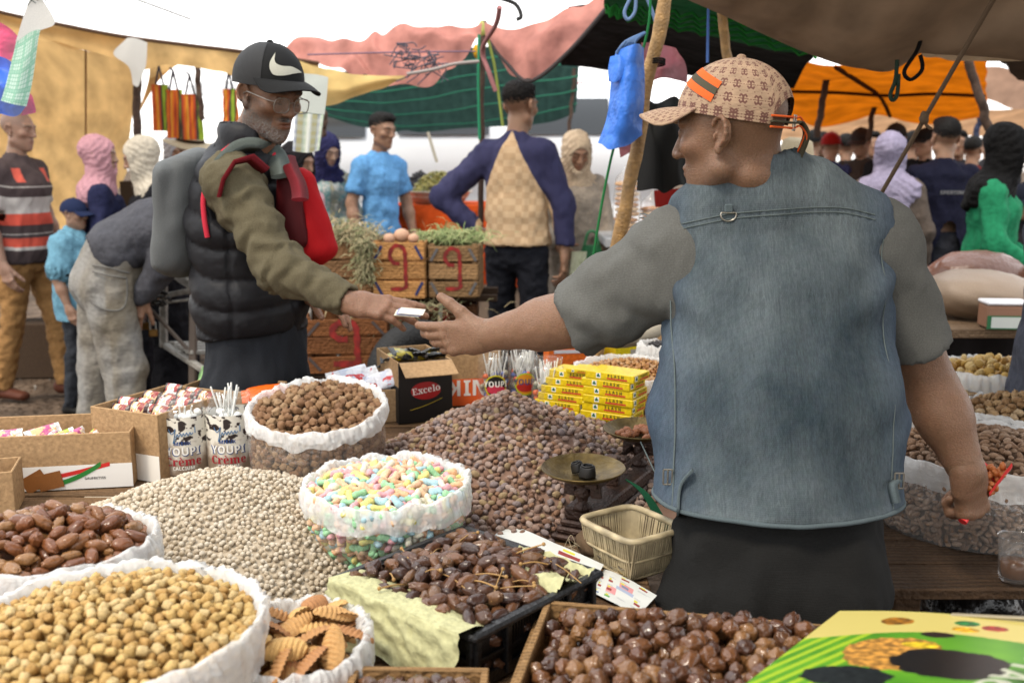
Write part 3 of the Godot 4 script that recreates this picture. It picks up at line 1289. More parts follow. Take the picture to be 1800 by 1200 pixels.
func _vendor_parts(node:Node3D,foot:Vector3) -> void:
	var sk:=C(.25,.135,.08)
	# head axes: he looks to the left and a little away
	var face:=V(-cos(.56),-.12,-sin(.56))
	var hb:=basis_to(face)
	var hc:=V(.412,1.474,-1.93)
	var neck:=V(.476,1.37,-1.96)
	var ls:=V(.337,1.262,-1.97)
	var le:=V(.124,1.098,-2.08)
	var lw:=V(-.062,1.037,-2.22)
	var rs:=V(.723,1.269,-1.98)
	var re:=V(.864,.959,-1.99)
	var rw:=V(.922,.806,-1.93)
	var hips:=V(.49,.76,-1.74)
	var belly:=V(.507,.959,-1.85)
	var chest:=V(.519,1.166,-1.94)
	var upper:=V(.519,1.275,-1.97)
	var g:=Geo.new()
	# body
	var bx:=around_of([hips,neck,ls,le,lw,rs,re,rw],.1)
	var x:=Vox.new(bx.position,bx.end,.0125)
	var side:=Vector3.RIGHT
	x.limb(hips,belly,Vector2(.13,.07),Vector2(.16,.08),side,.05)
	x.limb(belly,upper,Vector2(.17,.08),Vector2(.16,.07),side,.05)
	x.cap(ls,rs,.05,.05,.04)
	x.cap(neck-V(-.01,.06,0),hc+V(.03,-.03,-.005),.066,.06,.04)
	x.cap(ls,le,.062,.056,.03)
	x.cap(le,le.lerp(lw,.3),.056,.053,.03)
	x.limb(le.lerp(lw,.3),lw,Vector2(.053,.053),Vector2(.035,.028),Vector3.UP,.03)
	x.cap(rs,re,.062,.05,.03)
	x.cap(re,re.lerp(rw,.3),.05,.052,.03)
	x.limb(re.lerp(rw,.3),rw,Vector2(.052,.052),Vector2(.037,.029),V(1,.3,0),.03)
	var arm_paint:=func(p:Vector3,nn:Vector3) -> Color:
		var b:=fnoise.get_noise_3d(p.x*45,p.y*45,p.z*45)
		var b2:=fnoise.get_noise_3d(p.x*260,p.y*260,p.z*260)
		var c:=sk*(1.0+.07*b+.05*b2)
		c.a=1
		return c
	x.skin(g,foot,arm_paint,func(p:Vector3,_n:Vector3) -> float:return .0018*fnoise.get_noise_3d(p.x*40,p.y*40,p.z*40))
	# head with neck rolls
	x=Vox.new(hc-V(.15,.2,.16),hc+V(.17,.16,.16),.0042)
	head_in(x,hc,hb,1.02,true,true)
	x.cap(neck-V(-.01,.05,0),hc+V(.033,-.02,-.005),.068,.063,.03)
	var back:=-face
	back.y=0
	x.ell(hc+back*.045+V(.012,-.075,-.012),V(.058,.036,.04),basis_to(face*V(1,0,1)),.02)
	x.skin(g,foot,face_paint(hc,hb,1.02,{"skin":sk,"hair":.3,"hair_color":C(.13,.10,.08),"beard":.12}))
	# reaching left hand: thumb up, palm away from us
	bx=around_of([lw,lw+V(-.17,0,-.05)],.1)
	x=Vox.new(bx.position,bx.end,.0039)
	x.limb(lw-(lw-le).normalized()*.05,lw,Vector2(.037,.03),Vector2(.033,.026),Vector3.UP,.02)
	var tips:=hand_in(x,lw,V(-.93,-.13,-.3),V(.22,.05,-1.0),V(.2,1,.1),[.22,.36,.46,.56],1.02,[.82,.05],1.16)
	x.skin(g,foot,arm_paint)
	# right hand closed round the handle of the scoop
	var fw:=V(.25,-.93,-.18)
	bx=around_of([rw,rw+fw*.15],.1)
	x=Vox.new(bx.position,bx.end,.0042)
	x.limb(rw-(rw-re).normalized()*.05,rw,Vector2(.038,.03),Vector2(.034,.028),V(1,.3,0),.02)
	hand_in(x,rw,fw,V(-.25,-.1,-.9),V(1,.2,-.5),[1.15,1.2,1.25,1.3],1.04,[.55,.75],1.18)
	x.skin(g,foot,arm_paint)
	part("body",g.mesh(),skin_mat(),node)
	g=Geo.new()
	g.ball(tips[4]+V(.006,-.004,.0085)-foot,V(.0058,.0078,.002),Basis(Vector3.BACK,.75),10,8)
	part("nail",g.mesh(),base(C(.62,.45,.38),.3),node)
	# T-shirt
	g=Geo.new()
	bx=around_of([belly,neck,ls,le,rs,re],.14)
	x=Vox.new(bx.position,bx.end,.0095)
	x.limb(belly,upper,Vector2(.205,.12),Vector2(.18,.09),side,.05)
	x.cap(ls,rs,.07,.07,.05)
	x.cap(neck-V(0,.08,0),neck-V(0,.045,0),.09,.07,.03)
	var lcut:=V(.127,1.093,-2.07)
	var ldir:=(V(.103,1.077,-2.1)-V(.253,1.181,-2)).normalized()
	x.limb(ls+V(-.01,-.03,0),lcut+ldir*.03,Vector2(.105,.085),Vector2(.08,.072),Vector3.UP,.05)
	x.cut(lcut,V(-.82,-.42,-.3),.16)
	x.cap(lcut-ldir*.012,lcut+ldir*.05,.055,.058,.004,1)
	var rcut:=V(.83,1.047,-1.98)
	var rdir:=(rcut-V(.747,1.24,-1.98)).normalized()
	x.cap(rs,rcut+rdir*.04,.078,.067,.05)
	x.cut(rcut,rdir+V(.1,0,0),.12)
	x.cap(rcut-rdir*.012,rcut+rdir*.05,.046,.05,.004,1)
	x.skin(g,foot,null,func(p:Vector3,nn:Vector3) -> float:
		var q:=(p-ls).dot(ldir)
		var along:=.006*sin(60.0*(p.y*.8+p.x*.55)+2.5*fnoise.get_noise_3d(p.x*6,p.y*6,p.z*6))
		var w:=clampf(q/.1,.2,1.0) if p.x<.3 else .4
		return along*w*clampf((lcut-p).dot(ldir)/.05,.15,1.0)+.007*fnoise.get_noise_3d(p.x*14,p.y*9,p.z*14))
	var tee:=cloth(C(.40,.40,.385),10.0,.95,.5)
	part("t_shirt",g.mesh(),tee,node)
	g=Geo.new()
	# denim vest
	bx=around_of([V(.268,.634,-1.97),V(.787,1.419,-1.97)],.1)
	bx=AABB(V(bx.position.x,bx.position.y,-2.16),V(bx.size.x,bx.size.y,.62))
	x=Vox.new(bx.position,bx.end,.009)
	x.limb(V(.492,.727,-1.74),belly,Vector2(.231,.145),Vector2(.23,.148),side,.06)
	x.limb(belly,chest,Vector2(.23,.148),Vector2(.218,.132),side,.06)
	x.limb(chest,upper,Vector2(.218,.132),Vector2(.205,.105),side,.06)
	x.limb(V(.371,1.296,-1.965),V(.68,1.3,-1.965),Vector2(.078,.078),Vector2(.078,.078),Vector3.ZERO,.05)
	x.limb(V(.434,1.355,-1.965),V(.567,1.359,-1.965),Vector2(.082,.082),Vector2(.078,.078),Vector3.ZERO,.05)
	x.cap(neck+V(.01,-.03,0),neck+V(.012,.026,0),.1,.084,.02)
	# arm holes, neck opening and hem
	x.cut(V(.306,1.241,-1.97),V(-1,.12,.1),.19)
	x.cut(V(.749,1.264,-1.97),V(1,.16,.1),.19)
	x.limb(neck+V(.0,-.01,-.01),neck+V(-.005,.1,-.012),Vector2(.074,.074),Vector2(.084,.082),Vector3.ZERO,.004,1)
	var hem:=V(.453,.808,-1.6)
	x.cut(hem,V(.0,-1,.0))
	x.limb(hem+V(0,-.3,-.14),hem+V(0,-.108,-.14),Vector2(.205,.12),Vector2(.2,.115),side,.003,1)
	var fade:=func(p:Vector3,nn:Vector3) -> Color:
		# worn denim: paler along the hem, seams and creases, bluer towards the sides
		var dark:=C(.041,.059,.073)
		var pale:=C(.148,.178,.192)
		var q:=fnoise.get_noise_3d(p.x*5,p.y*2.4,p.z*5)*.5+.42
		q+=.16*fnoise.get_noise_3d(p.x*16,p.y*7,p.z*14)+.12*fnoise.get_noise_3d(p.x*60,p.y*30,p.z*60)
		q+=.35*clampf(1.0-absf(p.y-hem.y-.008)/.014,0,1)
		q+=.28*clampf((p.y-1.25)/.15,0,1)
		var c:=dark.lerp(pale,clampf(q,0,1))
		c=c.lerp(C(.075,.115,.19),.5*clampf((absf(p.x-.5)-.15)/.09,0,1))
		c.a=1
		return c
	var push:=func(p:Vector3,nn:Vector3) -> float:
		var cx:=p.x-.5
		# long soft drapes that widen towards the hem, crossing pulls under the arms
		var low:=clampf((1.28-p.y)/.5,.05,1)
		var d:=.008*low*sin(cx*26.0+1.2*sin(p.y*7.0)+2.0)
		d+=.007*low*sin(cx*15.0-p.y*5.0)
		var pull:=clampf((absf(cx)-.05)/.15,0,1)*clampf((1.3-p.y)/.1,0,1)*clampf((p.y-.85)/.2,0,1)
		d+=.008*pull*sin((p.y-absf(cx)*.9)*45.0+2.0*fnoise.get_noise_3d(p.x*4,p.y*4,0))
		d*=clampf((p.y-hem.y)/.05,.25,1.0)
		d+=.009*fnoise.get_noise_3d(p.x*7,p.y*4,p.z*7)+.0012*fnoise.get_noise_3d(p.x*40,p.y*25,p.z*30)
		# puckers along the yoke seam
		var sm:=absf(p.y-(1.333-.25*cx*cx))
		d+=clampf(1.0-sm/.018,0,1)*(.0014*sin(cx*380.0)-.002)
		return d
	var vg:=Geo.new()
	x.skin(vg,foot,fade,push)
	var denim:=denim_mat()
	part("denim_vest",vg.mesh(),denim,node)
	# seams, found on the surface
	var thread:=cloth(C(.39,.43,.43),30.0)
	var fwd:=V(0,0,-1)
	var sg:=Geo.new()
	for dy in [.0,.009]:
		seam(sg,x,[V(.299,1.294,-1.9)+V(0,dy,0),V(.399,1.319,-1.9)+V(0,dy,0),V(.507,1.33,-1.9)+V(0,dy,0),V(.614,1.332,-1.9)+V(0,dy,0),V(.685,1.318,-1.9)+V(0,dy,0)],fwd,.0018,60,.7,foot,push)
	part("yoke_seam",sg.mesh(),thread,node)
	# the thick bottom hem follows the lowest edge of the cloth
	sg=Geo.new()
	var edge:=PackedVector3Array()
	var far:=PackedFloat32Array()
	edge.resize(72)
	far.resize(72)
	for p in vg.v:
		if p.y<hem.y+.012:
			var c:=Vector2(p.x-.033,p.z+.03)
			var k:=int(fposmod(c.angle(),TAU)/TAU*72.0) % 72
			if c.length()>far[k]:
				far[k]=c.length()
				edge[k]=V(p.x,hem.y+.004,p.z)
	var ring_pts:=PackedVector3Array()
	for k in 72:
		if far[k]>.0 and far[(k+1) % 72]>.0 and far[(k+71) % 72]>.0:
			ring_pts.append((edge[k]*2.0+edge[(k+1) % 72]+edge[(k+71) % 72])*.25)
	sg.tube(ring_pts,.0044,8,1.0,true)
	part("hem",sg.mesh(),denim_hem(),node)
	sg=Geo.new()
	seam(sg,x,[V(.308,1.259,-1.9),V(.304,1.137,-1.84),V(.299,.939,-1.76),V(.288,.808,-1.7)],fwd,.0016,50,.6,foot,push)
	seam(sg,x,[V(.704,1.281,-1.9),V(.694,1.137,-1.84),V(.687,.979,-1.77),V(.678,.819,-1.7)],fwd,.0016,50,.6,foot,push)
	part("side_seam",sg.mesh(),thread,node)
	sg=Geo.new()
	var cl:=PackedVector3Array()
	for k in 25:
		var a:=TAU*k/24.0
		cl.append(neck+V(.006+.083*cos(a),.034+.02*cos(a)+.006*sin(a),.083*sin(a)-.004)-foot)
	sg.tube(cl,.006,8,1.0,false)
	part("collar",sg.mesh(),denim_hem(),node)
	# ring on its loop
	var rp:=x.hit(V(.404,1.336,-1.6),fwd)
	var steel:=base(C(.62,.6,.56),.35)
	steel.metallic=.9
	sg=Geo.new()
	var ring:=PackedVector3Array()
	for k in 20:
		var a:=TAU*k/20.0
		ring.append(rp+V(.0145*cos(a),-.008+.0115*minf(sin(a),.35),.006)-foot)
	sg.tube(ring,.0018,6,1.0,true)
	part("ring",sg.mesh(),steel,node)
	sg=Geo.new()
	sg.box(rp+V(0,.004,.005)-foot,V(.016,.016,.006),Basis(),.002)
	part("ring_loop",sg.mesh(),denim_hem(),node)
	# side straps with buckles
	var spots:=[[V(.243,.943,-1.5),V(.282,.954,-1.5),V(.261,.881,-1.5)],[V(.595,.988,-1.5),V(.604,.937,-1.5),V(.603,.9,-1.5)]]
	for k in 2:
		sg=Geo.new()
		var line:=PackedVector3Array()
		for p in curve([spots[k][1],(spots[k][1]+spots[k][2])*.5+V(-.008,.01,0),spots[k][2]],12):
			line.append(x.hit(p,p-V(0,1.43,0),.6)+V(0,0,.011)-foot)
		sg.tube(line,.009,8,.3)
		part("strap",sg.mesh(),denim_hem(),node)
		sg=Geo.new()
		var bp:Vector3=spots[k][0] if k==0 else spots[k][1]
		var b:=x.hit(bp,bp-V(0,1.43,0),.6)+V(0,0,.012)-foot
		for q in [[-.008,-.014,-.008,.014],[.008,-.014,.008,.014],[-.008,.014,.008,.014],[-.008,-.014,.008,-.014],[0,-.014,0,.014]]:
			sg.tube(PackedVector3Array([b+V(q[0],q[1],.002),b+V(q[2],q[3],.002)]),.0017,6)
		part("buckle",sg.mesh(),steel,node)
	# trousers
	g=Geo.new()
	x=Vox.new(V(.15,.0,-2.0),V(.8,.95,-1.48),.014)
	x.limb(V(.5,.64,-1.71),V(.497,.758,-1.76),Vector2(.2,.12),Vector2(.196,.11),side,.05)
	for q in [-1.0,1.0]:
		x.limb(V(.46+q*.095,.6,-1.70),V(.46+q*.11,.04,-1.72),Vector2(.108,.12),Vector2(.08,.09),side,.03)
	x.skin(g,foot,null,folds(.014,14.0,4.0,5.0))
	part("trousers",g.mesh(),cloth(C(.13,.13,.128),8.0,.95),node)
	for q in [-1.0,1.0]:
		g=Geo.new()
		g.ball(V(q*.12,.045,-.06),V(.05,.045,.14))
		part("shoe",g.mesh(),cloth(C(.12,.1,.09)),node)
	# cap
	var xf:=Transform3D(hb*Basis(Vector3.RIGHT,-.2)*Basis.from_scale(Vector3.ONE*1.03),hc-foot+V(0,.012,0))
	var cm:=base(Color.WHITE,.9)
	cm.albedo_texture=monogram_texture()
	cm.uv1_scale=V(1,1,1)
	cm.normal_enabled=true
	cm.normal_texture=n_weave
	cm.normal_scale=.3
	cap_parts(node,xf,cm,cm,true)
	var orange:=cloth(C(.95,.42,.2),20.0)
	var olive:=cloth(C(.33,.31,.25),20.0)
	# the striped patch on the side: three bands laid on the crown
	for k in 3:
		g=Geo.new()
		g.sheet(13,4,func(a:int,b:int) -> Vector3:
			var uu:=a/12.0
			var vv:=(k+b/3.0)/3.0
			var ang:=lerpf(.62,1.55,uu)
			var t:=lerpf(.55,.33,uu)-.24*vv+.02*sin(uu*3.0)
			ang-=.12*vv
			return on_crown(ang,t,.0022))
		part("stripe",g.mesh(),olive if k==1 else orange,node,xf)
	# strap across the opening at the back, its loose end hanging
	g=Geo.new()
	var st:=PackedVector3Array()
	for k in 13:
		var a:=PI-.66+1.32*k/12.0
		st.append(on_crown(a,-.07,.001))
	g.tube(st,.0105,8,.18)
	part("back_strap",g.mesh(),olive,node,xf)
	g=Geo.new()
	var tail:=curve([on_crown(PI+.1,-.07,.004),on_crown(PI+.3,-.05,.012),on_crown(PI+.4,-.16,.03),on_crown(PI+.44,-.38,.04)],14)
	g.tube(tail,.009,8,.18)
	part("strap_end",g.mesh(),olive,node,xf)
	for e in [-1.0,1.0]:
		g=Geo.new()
		var t2:=PackedVector3Array()
		for p in st:
			t2.append(p+V(0,e*.0095,0)+V(p.x,0,p.z).normalized()*.001)
		g.tube(t2,.0022,6)
		t2=PackedVector3Array()
		for k in tail.size():
			t2.append(tail[k]+V(.0,e*.008,0).rotated(Vector3.RIGHT,.5*k/tail.size()))
		g.tube(t2,.0018,6)
		part("strap_edge",g.mesh(),orange,node,xf)
	g=Geo.new()
	var bk:=on_crown(PI+.05,-.07,.003)
	for q in [-1.0,1.0]:
		g.tube(PackedVector3Array([bk+V(q*.006,-.013,0),bk+V(q*.006,.013,0)]),.0016,6)
		g.tube(PackedVector3Array([bk+V(-.006,q*.013,0),bk+V(.006,q*.013,0)]),.0016,6)
	part("buckle",g.mesh(),steel,node,xf)
	# red scoop in the right hand
	var sc:=V(.963,.752,-1.96)
	var scoop:=thing("scoop","red plastic scoop filled with shelled nuts, held by the seller in the denim vest","scoop",sc)
	var red:=base(C(.86,.2,.2),.35)
	g=Geo.new()
	var sd:=V(.62,.62,-.48).normalized()
	var sb:=basis_to(sd,V(-.4,.8,.3))
	g.sheet(15,9,func(a:int,b:int) -> Vector3:
		var w:=(a/14.0-.5)*PI*1.05
		var t:=b/8.0
		var r:=.032*(.75+.3*t)
		return sb*V(sin(w)*r,-cos(w)*r+.012,.0+.085*t))
	g.tube(PackedVector3Array([V(0,0,0),-sd*.04,-sd*.075]),.009,10)
	part("scoop_bowl",g.mesh(),red,scoop)
	g=Geo.new()
	var rng:=RandomNumberGenerator.new()
	rng.seed=9
	for k in 40:
		var q:=sb*V(rng.randf_range(-.022,.022),rng.randf_range(-.012,.012),rng.randf_range(.01,.075))
		g.ball(q,V(.007,.0055,.0105),Basis.from_euler(V(rng.randf()*6,rng.randf()*6,0)),8,6)
	part("nuts",g.mesh(),base(C(.66,.38,.18),.5),scoop)

func denim_hem() -> StandardMaterial3D:
	if not mats.has("hem"):
		mats["hem"]=cloth(C(.36,.405,.42),14.0)
	return mats["hem"]

# tan canvas with a repeating monogram of two facing rings joined by dotted lines
func monogram_texture() -> ImageTexture:
	var rng:=RandomNumberGenerator.new()
	rng.seed=4
	var w:=1024
	var hh:=512
	var im:=Image.create(w,hh,false,Image.FORMAT_RGB8)
	var bg:=C(.62,.52,.425)
	for y in hh:
		for x in w:
			var q:=1.0+.10*fnoise.get_noise_2d(x*.013,y*.013)+.05*(rng.randf()-.5)+.04*sin(x*.9)*sin(y*.9)
			im.set_pixel(x,y,bg*q)
	var ink:=C(.40,.27,.235)
	var cx:=42.6
	var cy:=92.0
	for row in 7:
		for col in 25:
			var mx:=col*cx+(cx*.5 if row % 2 else .0)
			var my:=row*cy*.9+30.0
			for sgn in [-1.0,1.0]:
				for k in 120:
					var a:float=.55+5.2*k/120.0
					for wd in 5:
						var r:float=8.6+wd*.8
						_dot(im,Vector2(mx+sgn*5.2+sgn*cos(a)*r*.56,my+sin(a)*r*2.0*sgn),1.5,ink)
				for k in 9:
					_dot(im,Vector2(mx+sgn*(5.0+.6*k),my+.5*sgn),2.0,ink)
			for d in 5:
				var t:=(d+.5)/5.0
				if t>.25 and t<.75:
					_dot(im,Vector2(mx+cx*t,my),2.3,ink)
					_dot(im,Vector2(mx+cx*.5*t,my+cy*.9*t),2.3,ink)
					_dot(im,Vector2(mx-cx*.5*t,my+cy*.9*t),2.3,ink)
	return ImageTexture.create_from_image(im)

func _dot(im:Image,p:Vector2,r:float,c:Color) -> void:
	for y in range(int(p.y-r),int(p.y+r)+1):
		for x in range(int(p.x-r),int(p.x+r)+1):
			if Vector2(x,y).distance_to(p)<=r:
				im.set_pixel(posmod(x,im.get_width()),posmod(y,im.get_height()),c)


# ------------------------------------------------------------------ the customer with the black cap
func build_customer() -> void:
	var foot:=V(-.77,0,-2.97)
	var node:=thing("person","man in a black cap, glasses and black quilted vest holding out folded banknotes","person",foot,.0,"",true)
	jobs.append(func() -> void:_customer_parts(node,foot))

func _customer_parts(node:Node3D,foot:Vector3) -> void:
	var sk:=C(.22,.115,.068)
	var hc:=V(-.682,1.603,-2.88)
	var face:=V(.74,-.33,.62)
	var hb:=basis_to(face)
	var neck:=V(-.773,1.449,-2.93)
	var rs:=V(-.778,1.364,-2.8)
	var re:=V(-.631,1.14,-2.7)
	var rw:=V(-.426,1.054,-2.62)
	var ls:=V(-.748,1.344,-3.08)
	var le:=V(-.706,1.095,-3.12)
	var lw:=V(-.609,1.024,-2.98)
	var hips:=V(-.776,.816,-2.97)
	var waist:=V(-.784,1.027,-2.96)
	var chest:=V(-.788,1.248,-2.95)
	var side:=V(-.42,0,.9)
	var g:=Geo.new()
	var bx:=around_of([hips,neck,rs,re,rw,ls,le,lw],.1)
	var x:=Vox.new(bx.position,bx.end,.011)
	x.limb(hips,chest,Vector2(.14,.09),Vector2(.15,.1),side,.05)
	x.cap(rs,ls,.05,.05,.04)
	x.cap(neck-V(0,.06,0),hc-V(.02,.04,.01),.06,.055,.03)
	x.cap(rs,re,.052,.044,.03)
	x.limb(re,rw,Vector2(.044,.044),Vector2(.03,.024),V(0,.3,1),.02)
	x.cap(ls,le,.052,.044,.03)
	x.cap(le,lw,.044,.03,.02)
	var plain:=func(p:Vector3,_n:Vector3) -> Color:
		var c:=sk*C(1.15,1.12,1.12)*(1.0+.12*fnoise.get_noise_3d(p.x*50,p.y*50,p.z*50))
		c.a=1
		return c
	x.skin(g,foot,plain)
	x=Vox.new(hc-V(.16,.19,.16),hc+V(.16,.15,.16),.0038)
	head_in(x,hc,hb,.98)
	x.cap(neck,hc-V(.02,.04,.01),.058,.053,.03)
	x.skin(g,foot,face_paint(hc,hb,.98,{"skin":sk,"beard":.95,"beard_color":C(.05,.045,.04),"hair":.85,"hair_color":C(.06,.055,.05)}),func(p:Vector3,_n:Vector3) -> float:
		var q:=hb.transposed()*(p-hc)
		var br:=clampf((-.055-q.y)/.02,0,1)*clampf(q.z/.02,0,1)
		return .0022*br*(.6+fnoise.get_noise_3d(p.x*260,p.y*260,p.z*260)))
	# right hand, palm down, notes between thumb and fingers
	bx=around_of([rw,rw+V(.17,-.05,.0)],.09)
	x=Vox.new(bx.position,bx.end,.0042)
	x.limb(rw-(rw-re).normalized()*.05,rw,Vector2(.034,.028),Vector2(.03,.024),V(0,.3,1),.02)
	hand_in(x,rw,V(.97,-.13,.1),V(-.2,-.75,-.62),V(.05,.62,-.75),[.07,.12,.2,.3],1.05,[.2,.42],1.1)
	x.skin(g,foot,plain)
	bx=around_of([lw,lw+V(.12,-.05,.1)],.09)
	x=Vox.new(bx.position,bx.end,.006)
	hand_in(x,lw,V(.8,-.2,.4),V(0,-1,0),V(0,0,1))
	x.skin(g,foot,plain)
	part("body",g.mesh(),skin_mat(),node)
	# olive shirt: both sleeves and the shoulders
	g=Geo.new()
	bx=around_of([waist,neck,rs,re,rw,ls,le,lw],.12)
	x=Vox.new(bx.position,bx.end,.009)
	x.limb(waist,chest,Vector2(.155,.11),Vector2(.165,.12),side,.05)
	x.cap(rs,ls,.07,.07,.05)
	for q in [[rs,re,rw],[ls,le,lw]]:
		x.cap(q[0],q[1],.076,.063,.05)
		var end:Vector3=q[2]
		var d:Vector3=(end-q[1]).normalized()
		x.cap(q[1],end,.063,.044,.04)
		x.cut(end-d*.012,d,.1)
		x.cap(end-d*.02,end+d*.02,.032,.034,.003,1)
	x.skin(g,foot,null,func(p:Vector3,_n:Vector3) -> float:
		var d:=(re-rs).normalized()
		var t:=(p-rs).dot(d)
		var d2:=(rw-re).normalized()
		var t2:=(p-re).dot(d2)
		var wr:=sin(t*75.0+20.0*p.z+4.0*fnoise.get_noise_3d(p.x*7,p.y*7,p.z*7))
		var wr2:=sin(t2*95.0+26.0*p.y+5.0*fnoise.get_noise_3d(p.x*8,p.y*8,p.z*8))
		var w:=.005*wr if t2<.0 else .0055*wr2
		w*=clampf(((rw-p).dot(d2)-.03)/.05,.0,1.0)
		return w+.008*fnoise.get_noise_3d(p.x*18,p.y*18,p.z*18))
	part("shirt",g.mesh(),cloth(C(.385,.355,.275),8.0,.92),node)
	# quilted vest
	g=Geo.new()
	bx=around_of([V(-.962,.855,-2.95),V(-.594,1.511,-2.95)],.14)
	bx=AABB(V(bx.position.x,bx.position.y,-3.26),V(bx.size.x,bx.size.y,.62))
	x=Vox.new(bx.position,bx.end,.0085)
	x.limb(V(-.781,.869,-2.97),waist,Vector2(.18,.14),Vector2(.18,.142),side,.05)
	x.limb(waist,chest,Vector2(.18,.142),Vector2(.18,.138),side,.05)
	x.limb(chest,V(-.789,1.356,-2.94),Vector2(.18,.138),Vector2(.16,.105),side,.05)
	x.cap(rs+V(-.02,.0,-.06),ls+V(-.01,0,.05),.088,.088,.05)
	x.cap(neck+V(.0,-.02,0),neck+V(.018,.035,.005),.105,.092,.03)
	x.cap(neck+V(.01,.02,0),neck+V(.025,.09,0),.068,.08,.006,1)
	x.cap(neck+V(.06,.05,.03),neck+V(.16,.02,.08),.042,.05,.01,1)
	x.cut(rs+V(.0,.0,.035),V(.1,.25,1),.135)
	x.cap(rs+V(.02,-.06,.07),rs+V(.01,-.02,.04),.09,.085,.01,1)
	x.cut(V(-.74,.921,-2.8),V(.05,-1,.02),.5)
	var quilt:=func(p:Vector3,nn:Vector3) -> float:
		var yy:=p.y+.06*sin((p.x+p.z)*5.0)-.12*(p.x+.77)
		var band:=absf(sin(yy*PI/.088))
		var d:=.014*pow(band,.6)-.008
		d+=.004*fnoise.get_noise_3d(p.x*10,p.y*10,p.z*10)*band
		var sm:=absf(fposmod((p.x*.9-p.z*.42)+.02,.19)-.095)
		return d-.008*clampf(1.0-sm/.01,0,1)
	x.skin(g,foot,null,quilt)
	var vest:=base(C(.10,.10,.115),.55)
	tri(vest,t_skin,n_wrinkle,3.0,.4)
	vest.metallic_specular=.35
	part("quilted_vest",g.mesh(),vest,node)
	var vx:=x
	# trousers
	g=Geo.new()
	x=Vox.new(V(-1.05,.0,-3.2),V(-.5,1.02,-2.72),.012)
	x.limb(V(-.778,.73,-2.96),V(-.776,.904,-2.97),Vector2(.17,.135),Vector2(.168,.135),side,.05)
	for q in [-1.0,1.0]:
		var hp:Vector3=V(-.777,.747,-2.96)+side*(.09*q)
		x.cap(hp,V(hp.x+.01,.45,hp.z),.105,.08,.03)
		x.cap(V(hp.x+.01,.45,hp.z),V(hp.x-.02,.06,hp.z),.08,.068,.03)
	x.skin(g,foot,null,folds(.014,14.0,5.0,3.0))
	part("trousers",g.mesh(),cloth(C(.16,.17,.19),8.0),node)
	for q in [-1.0,1.0]:
		g=Geo.new()
		g.ball(side*(.09*q)+V(.06,.045,0),V(.13,.045,.05))
		part("shoe",g.mesh(),cloth(C(.1,.1,.1)),node)
	# cap: mesh back, plain front with a large pale swoosh
	var xf:=Transform3D(hb*Basis(Vector3.RIGHT,-.19)*Basis.from_scale(Vector3.ONE*1.03),hc-foot+hb*V(0,.016,-.004))
	var black:=cloth(C(.115,.115,.115),20.0,.85)
	cap_parts(node,xf,black,null,false,.064)
	g=Geo.new()
	# netting of the back panels, just proud of the crown
	g.sheet(41,11,func(a:int,b:int) -> Vector3:
		return on_crown(lerpf(.95,TAU-.95,a/40.0),lerpf(.0,.93,b/10.0)-.1,.0012+.0006*((a+b) % 2)))
	var net:=base(C(.14,.14,.145),.75)
	tri(net,t_weave,n_weave,26.0,1.5)
	part("mesh_panel",g.mesh(),net,node,xf)
	var upc:=[Vector2(.0,1.0),Vector2(-.06,.66),Vector2(.0,.47),Vector2(.2,.40),Vector2(.5,.41),Vector2(.8,.3),Vector2(1.0,.19)]
	var dnc:=[Vector2(.0,1.0),Vector2(-.18,.62),Vector2(-.22,.3),Vector2(-.1,.02),Vector2(.2,.02),Vector2(.6,.14),Vector2(1.0,.19)]
	g=Geo.new()
	g.sheet(31,4,func(a:int,b:int) -> Vector3:
		var t:=a/30.0*6.0
		var s:=mini(int(t),5)
		var p:Vector2=(upc[s] as Vector2).cubic_interpolate(upc[s+1],upc[maxi(s-1,0)],upc[mini(s+2,6)],t-s)
		var q:Vector2=(dnc[s] as Vector2).cubic_interpolate(dnc[s+1],dnc[maxi(s-1,0)],dnc[mini(s+2,6)],t-s)
		var m:=p.lerp(q,b/3.0)
		return on_crown(lerpf(-.52,.42,m.x),.10+.42*m.y,.0022))
	part("swoosh",g.mesh(),cloth(C(.75,.74,.68),20.0),node,xf)
	# glasses
	var gx:=Transform3D(hb*Basis.from_scale(Vector3.ONE*.98),hc-foot)
	var wire:=base(C(.55,.53,.5),.3)
	wire.metallic=.8
	var frame:=Geo.new()
	var pane:=Geo.new()
	for q in [-1.0,1.0]:
		var loop:=PackedVector3Array()
		for k in 28:
			var a:=TAU*k/28.0
			var cxx:=signf(cos(a))*pow(absf(cos(a)),.6)
			var syy:=signf(sin(a))*pow(absf(sin(a)),.7)
			loop.append(V(q*.034+.026*cxx,.004+.021*syy,.103-.09*absf(q*.034+.026*cxx)*.25))
		frame.tube(loop,.0014,6,1.0,true)
		var mid:=V(q*.034,.004,.1025)
		for k in 28:
			pane.poly([mid,loop[k],loop[(k+1) % 28]],Vector3.ZERO)
		frame.tube(PackedVector3Array([V(q*.061,.014,.1),V(q*.074,.014,.085),V(q*.08,.012,.0),V(q*.078,.0,-.02)]),.0016,6)
	frame.tube(PackedVector3Array([V(-.009,.012,.105),V(0,.015,.106),V(.009,.012,.105)]),.0014,6)
	part("glasses",frame.mesh(),wire,node,gx)
	var gl:=StandardMaterial3D.new()
	gl.transparency=BaseMaterial3D.TRANSPARENCY_ALPHA
	gl.albedo_color=C(.9,.9,.88,.06)
	gl.roughness=.03
	gl.cull_mode=BaseMaterial3D.CULL_DISABLED
	part("lens",pane.mesh(),gl,node,gx)
	# grey backpack on his back and the red bag in front of him, with their straps
	var pack:=thing("backpack","grey backpack with red piping on the back of the man in the black quilted vest","backpack",V(-1,1.093,-2.98))
	g=Geo.new()
	var po:=pack.position
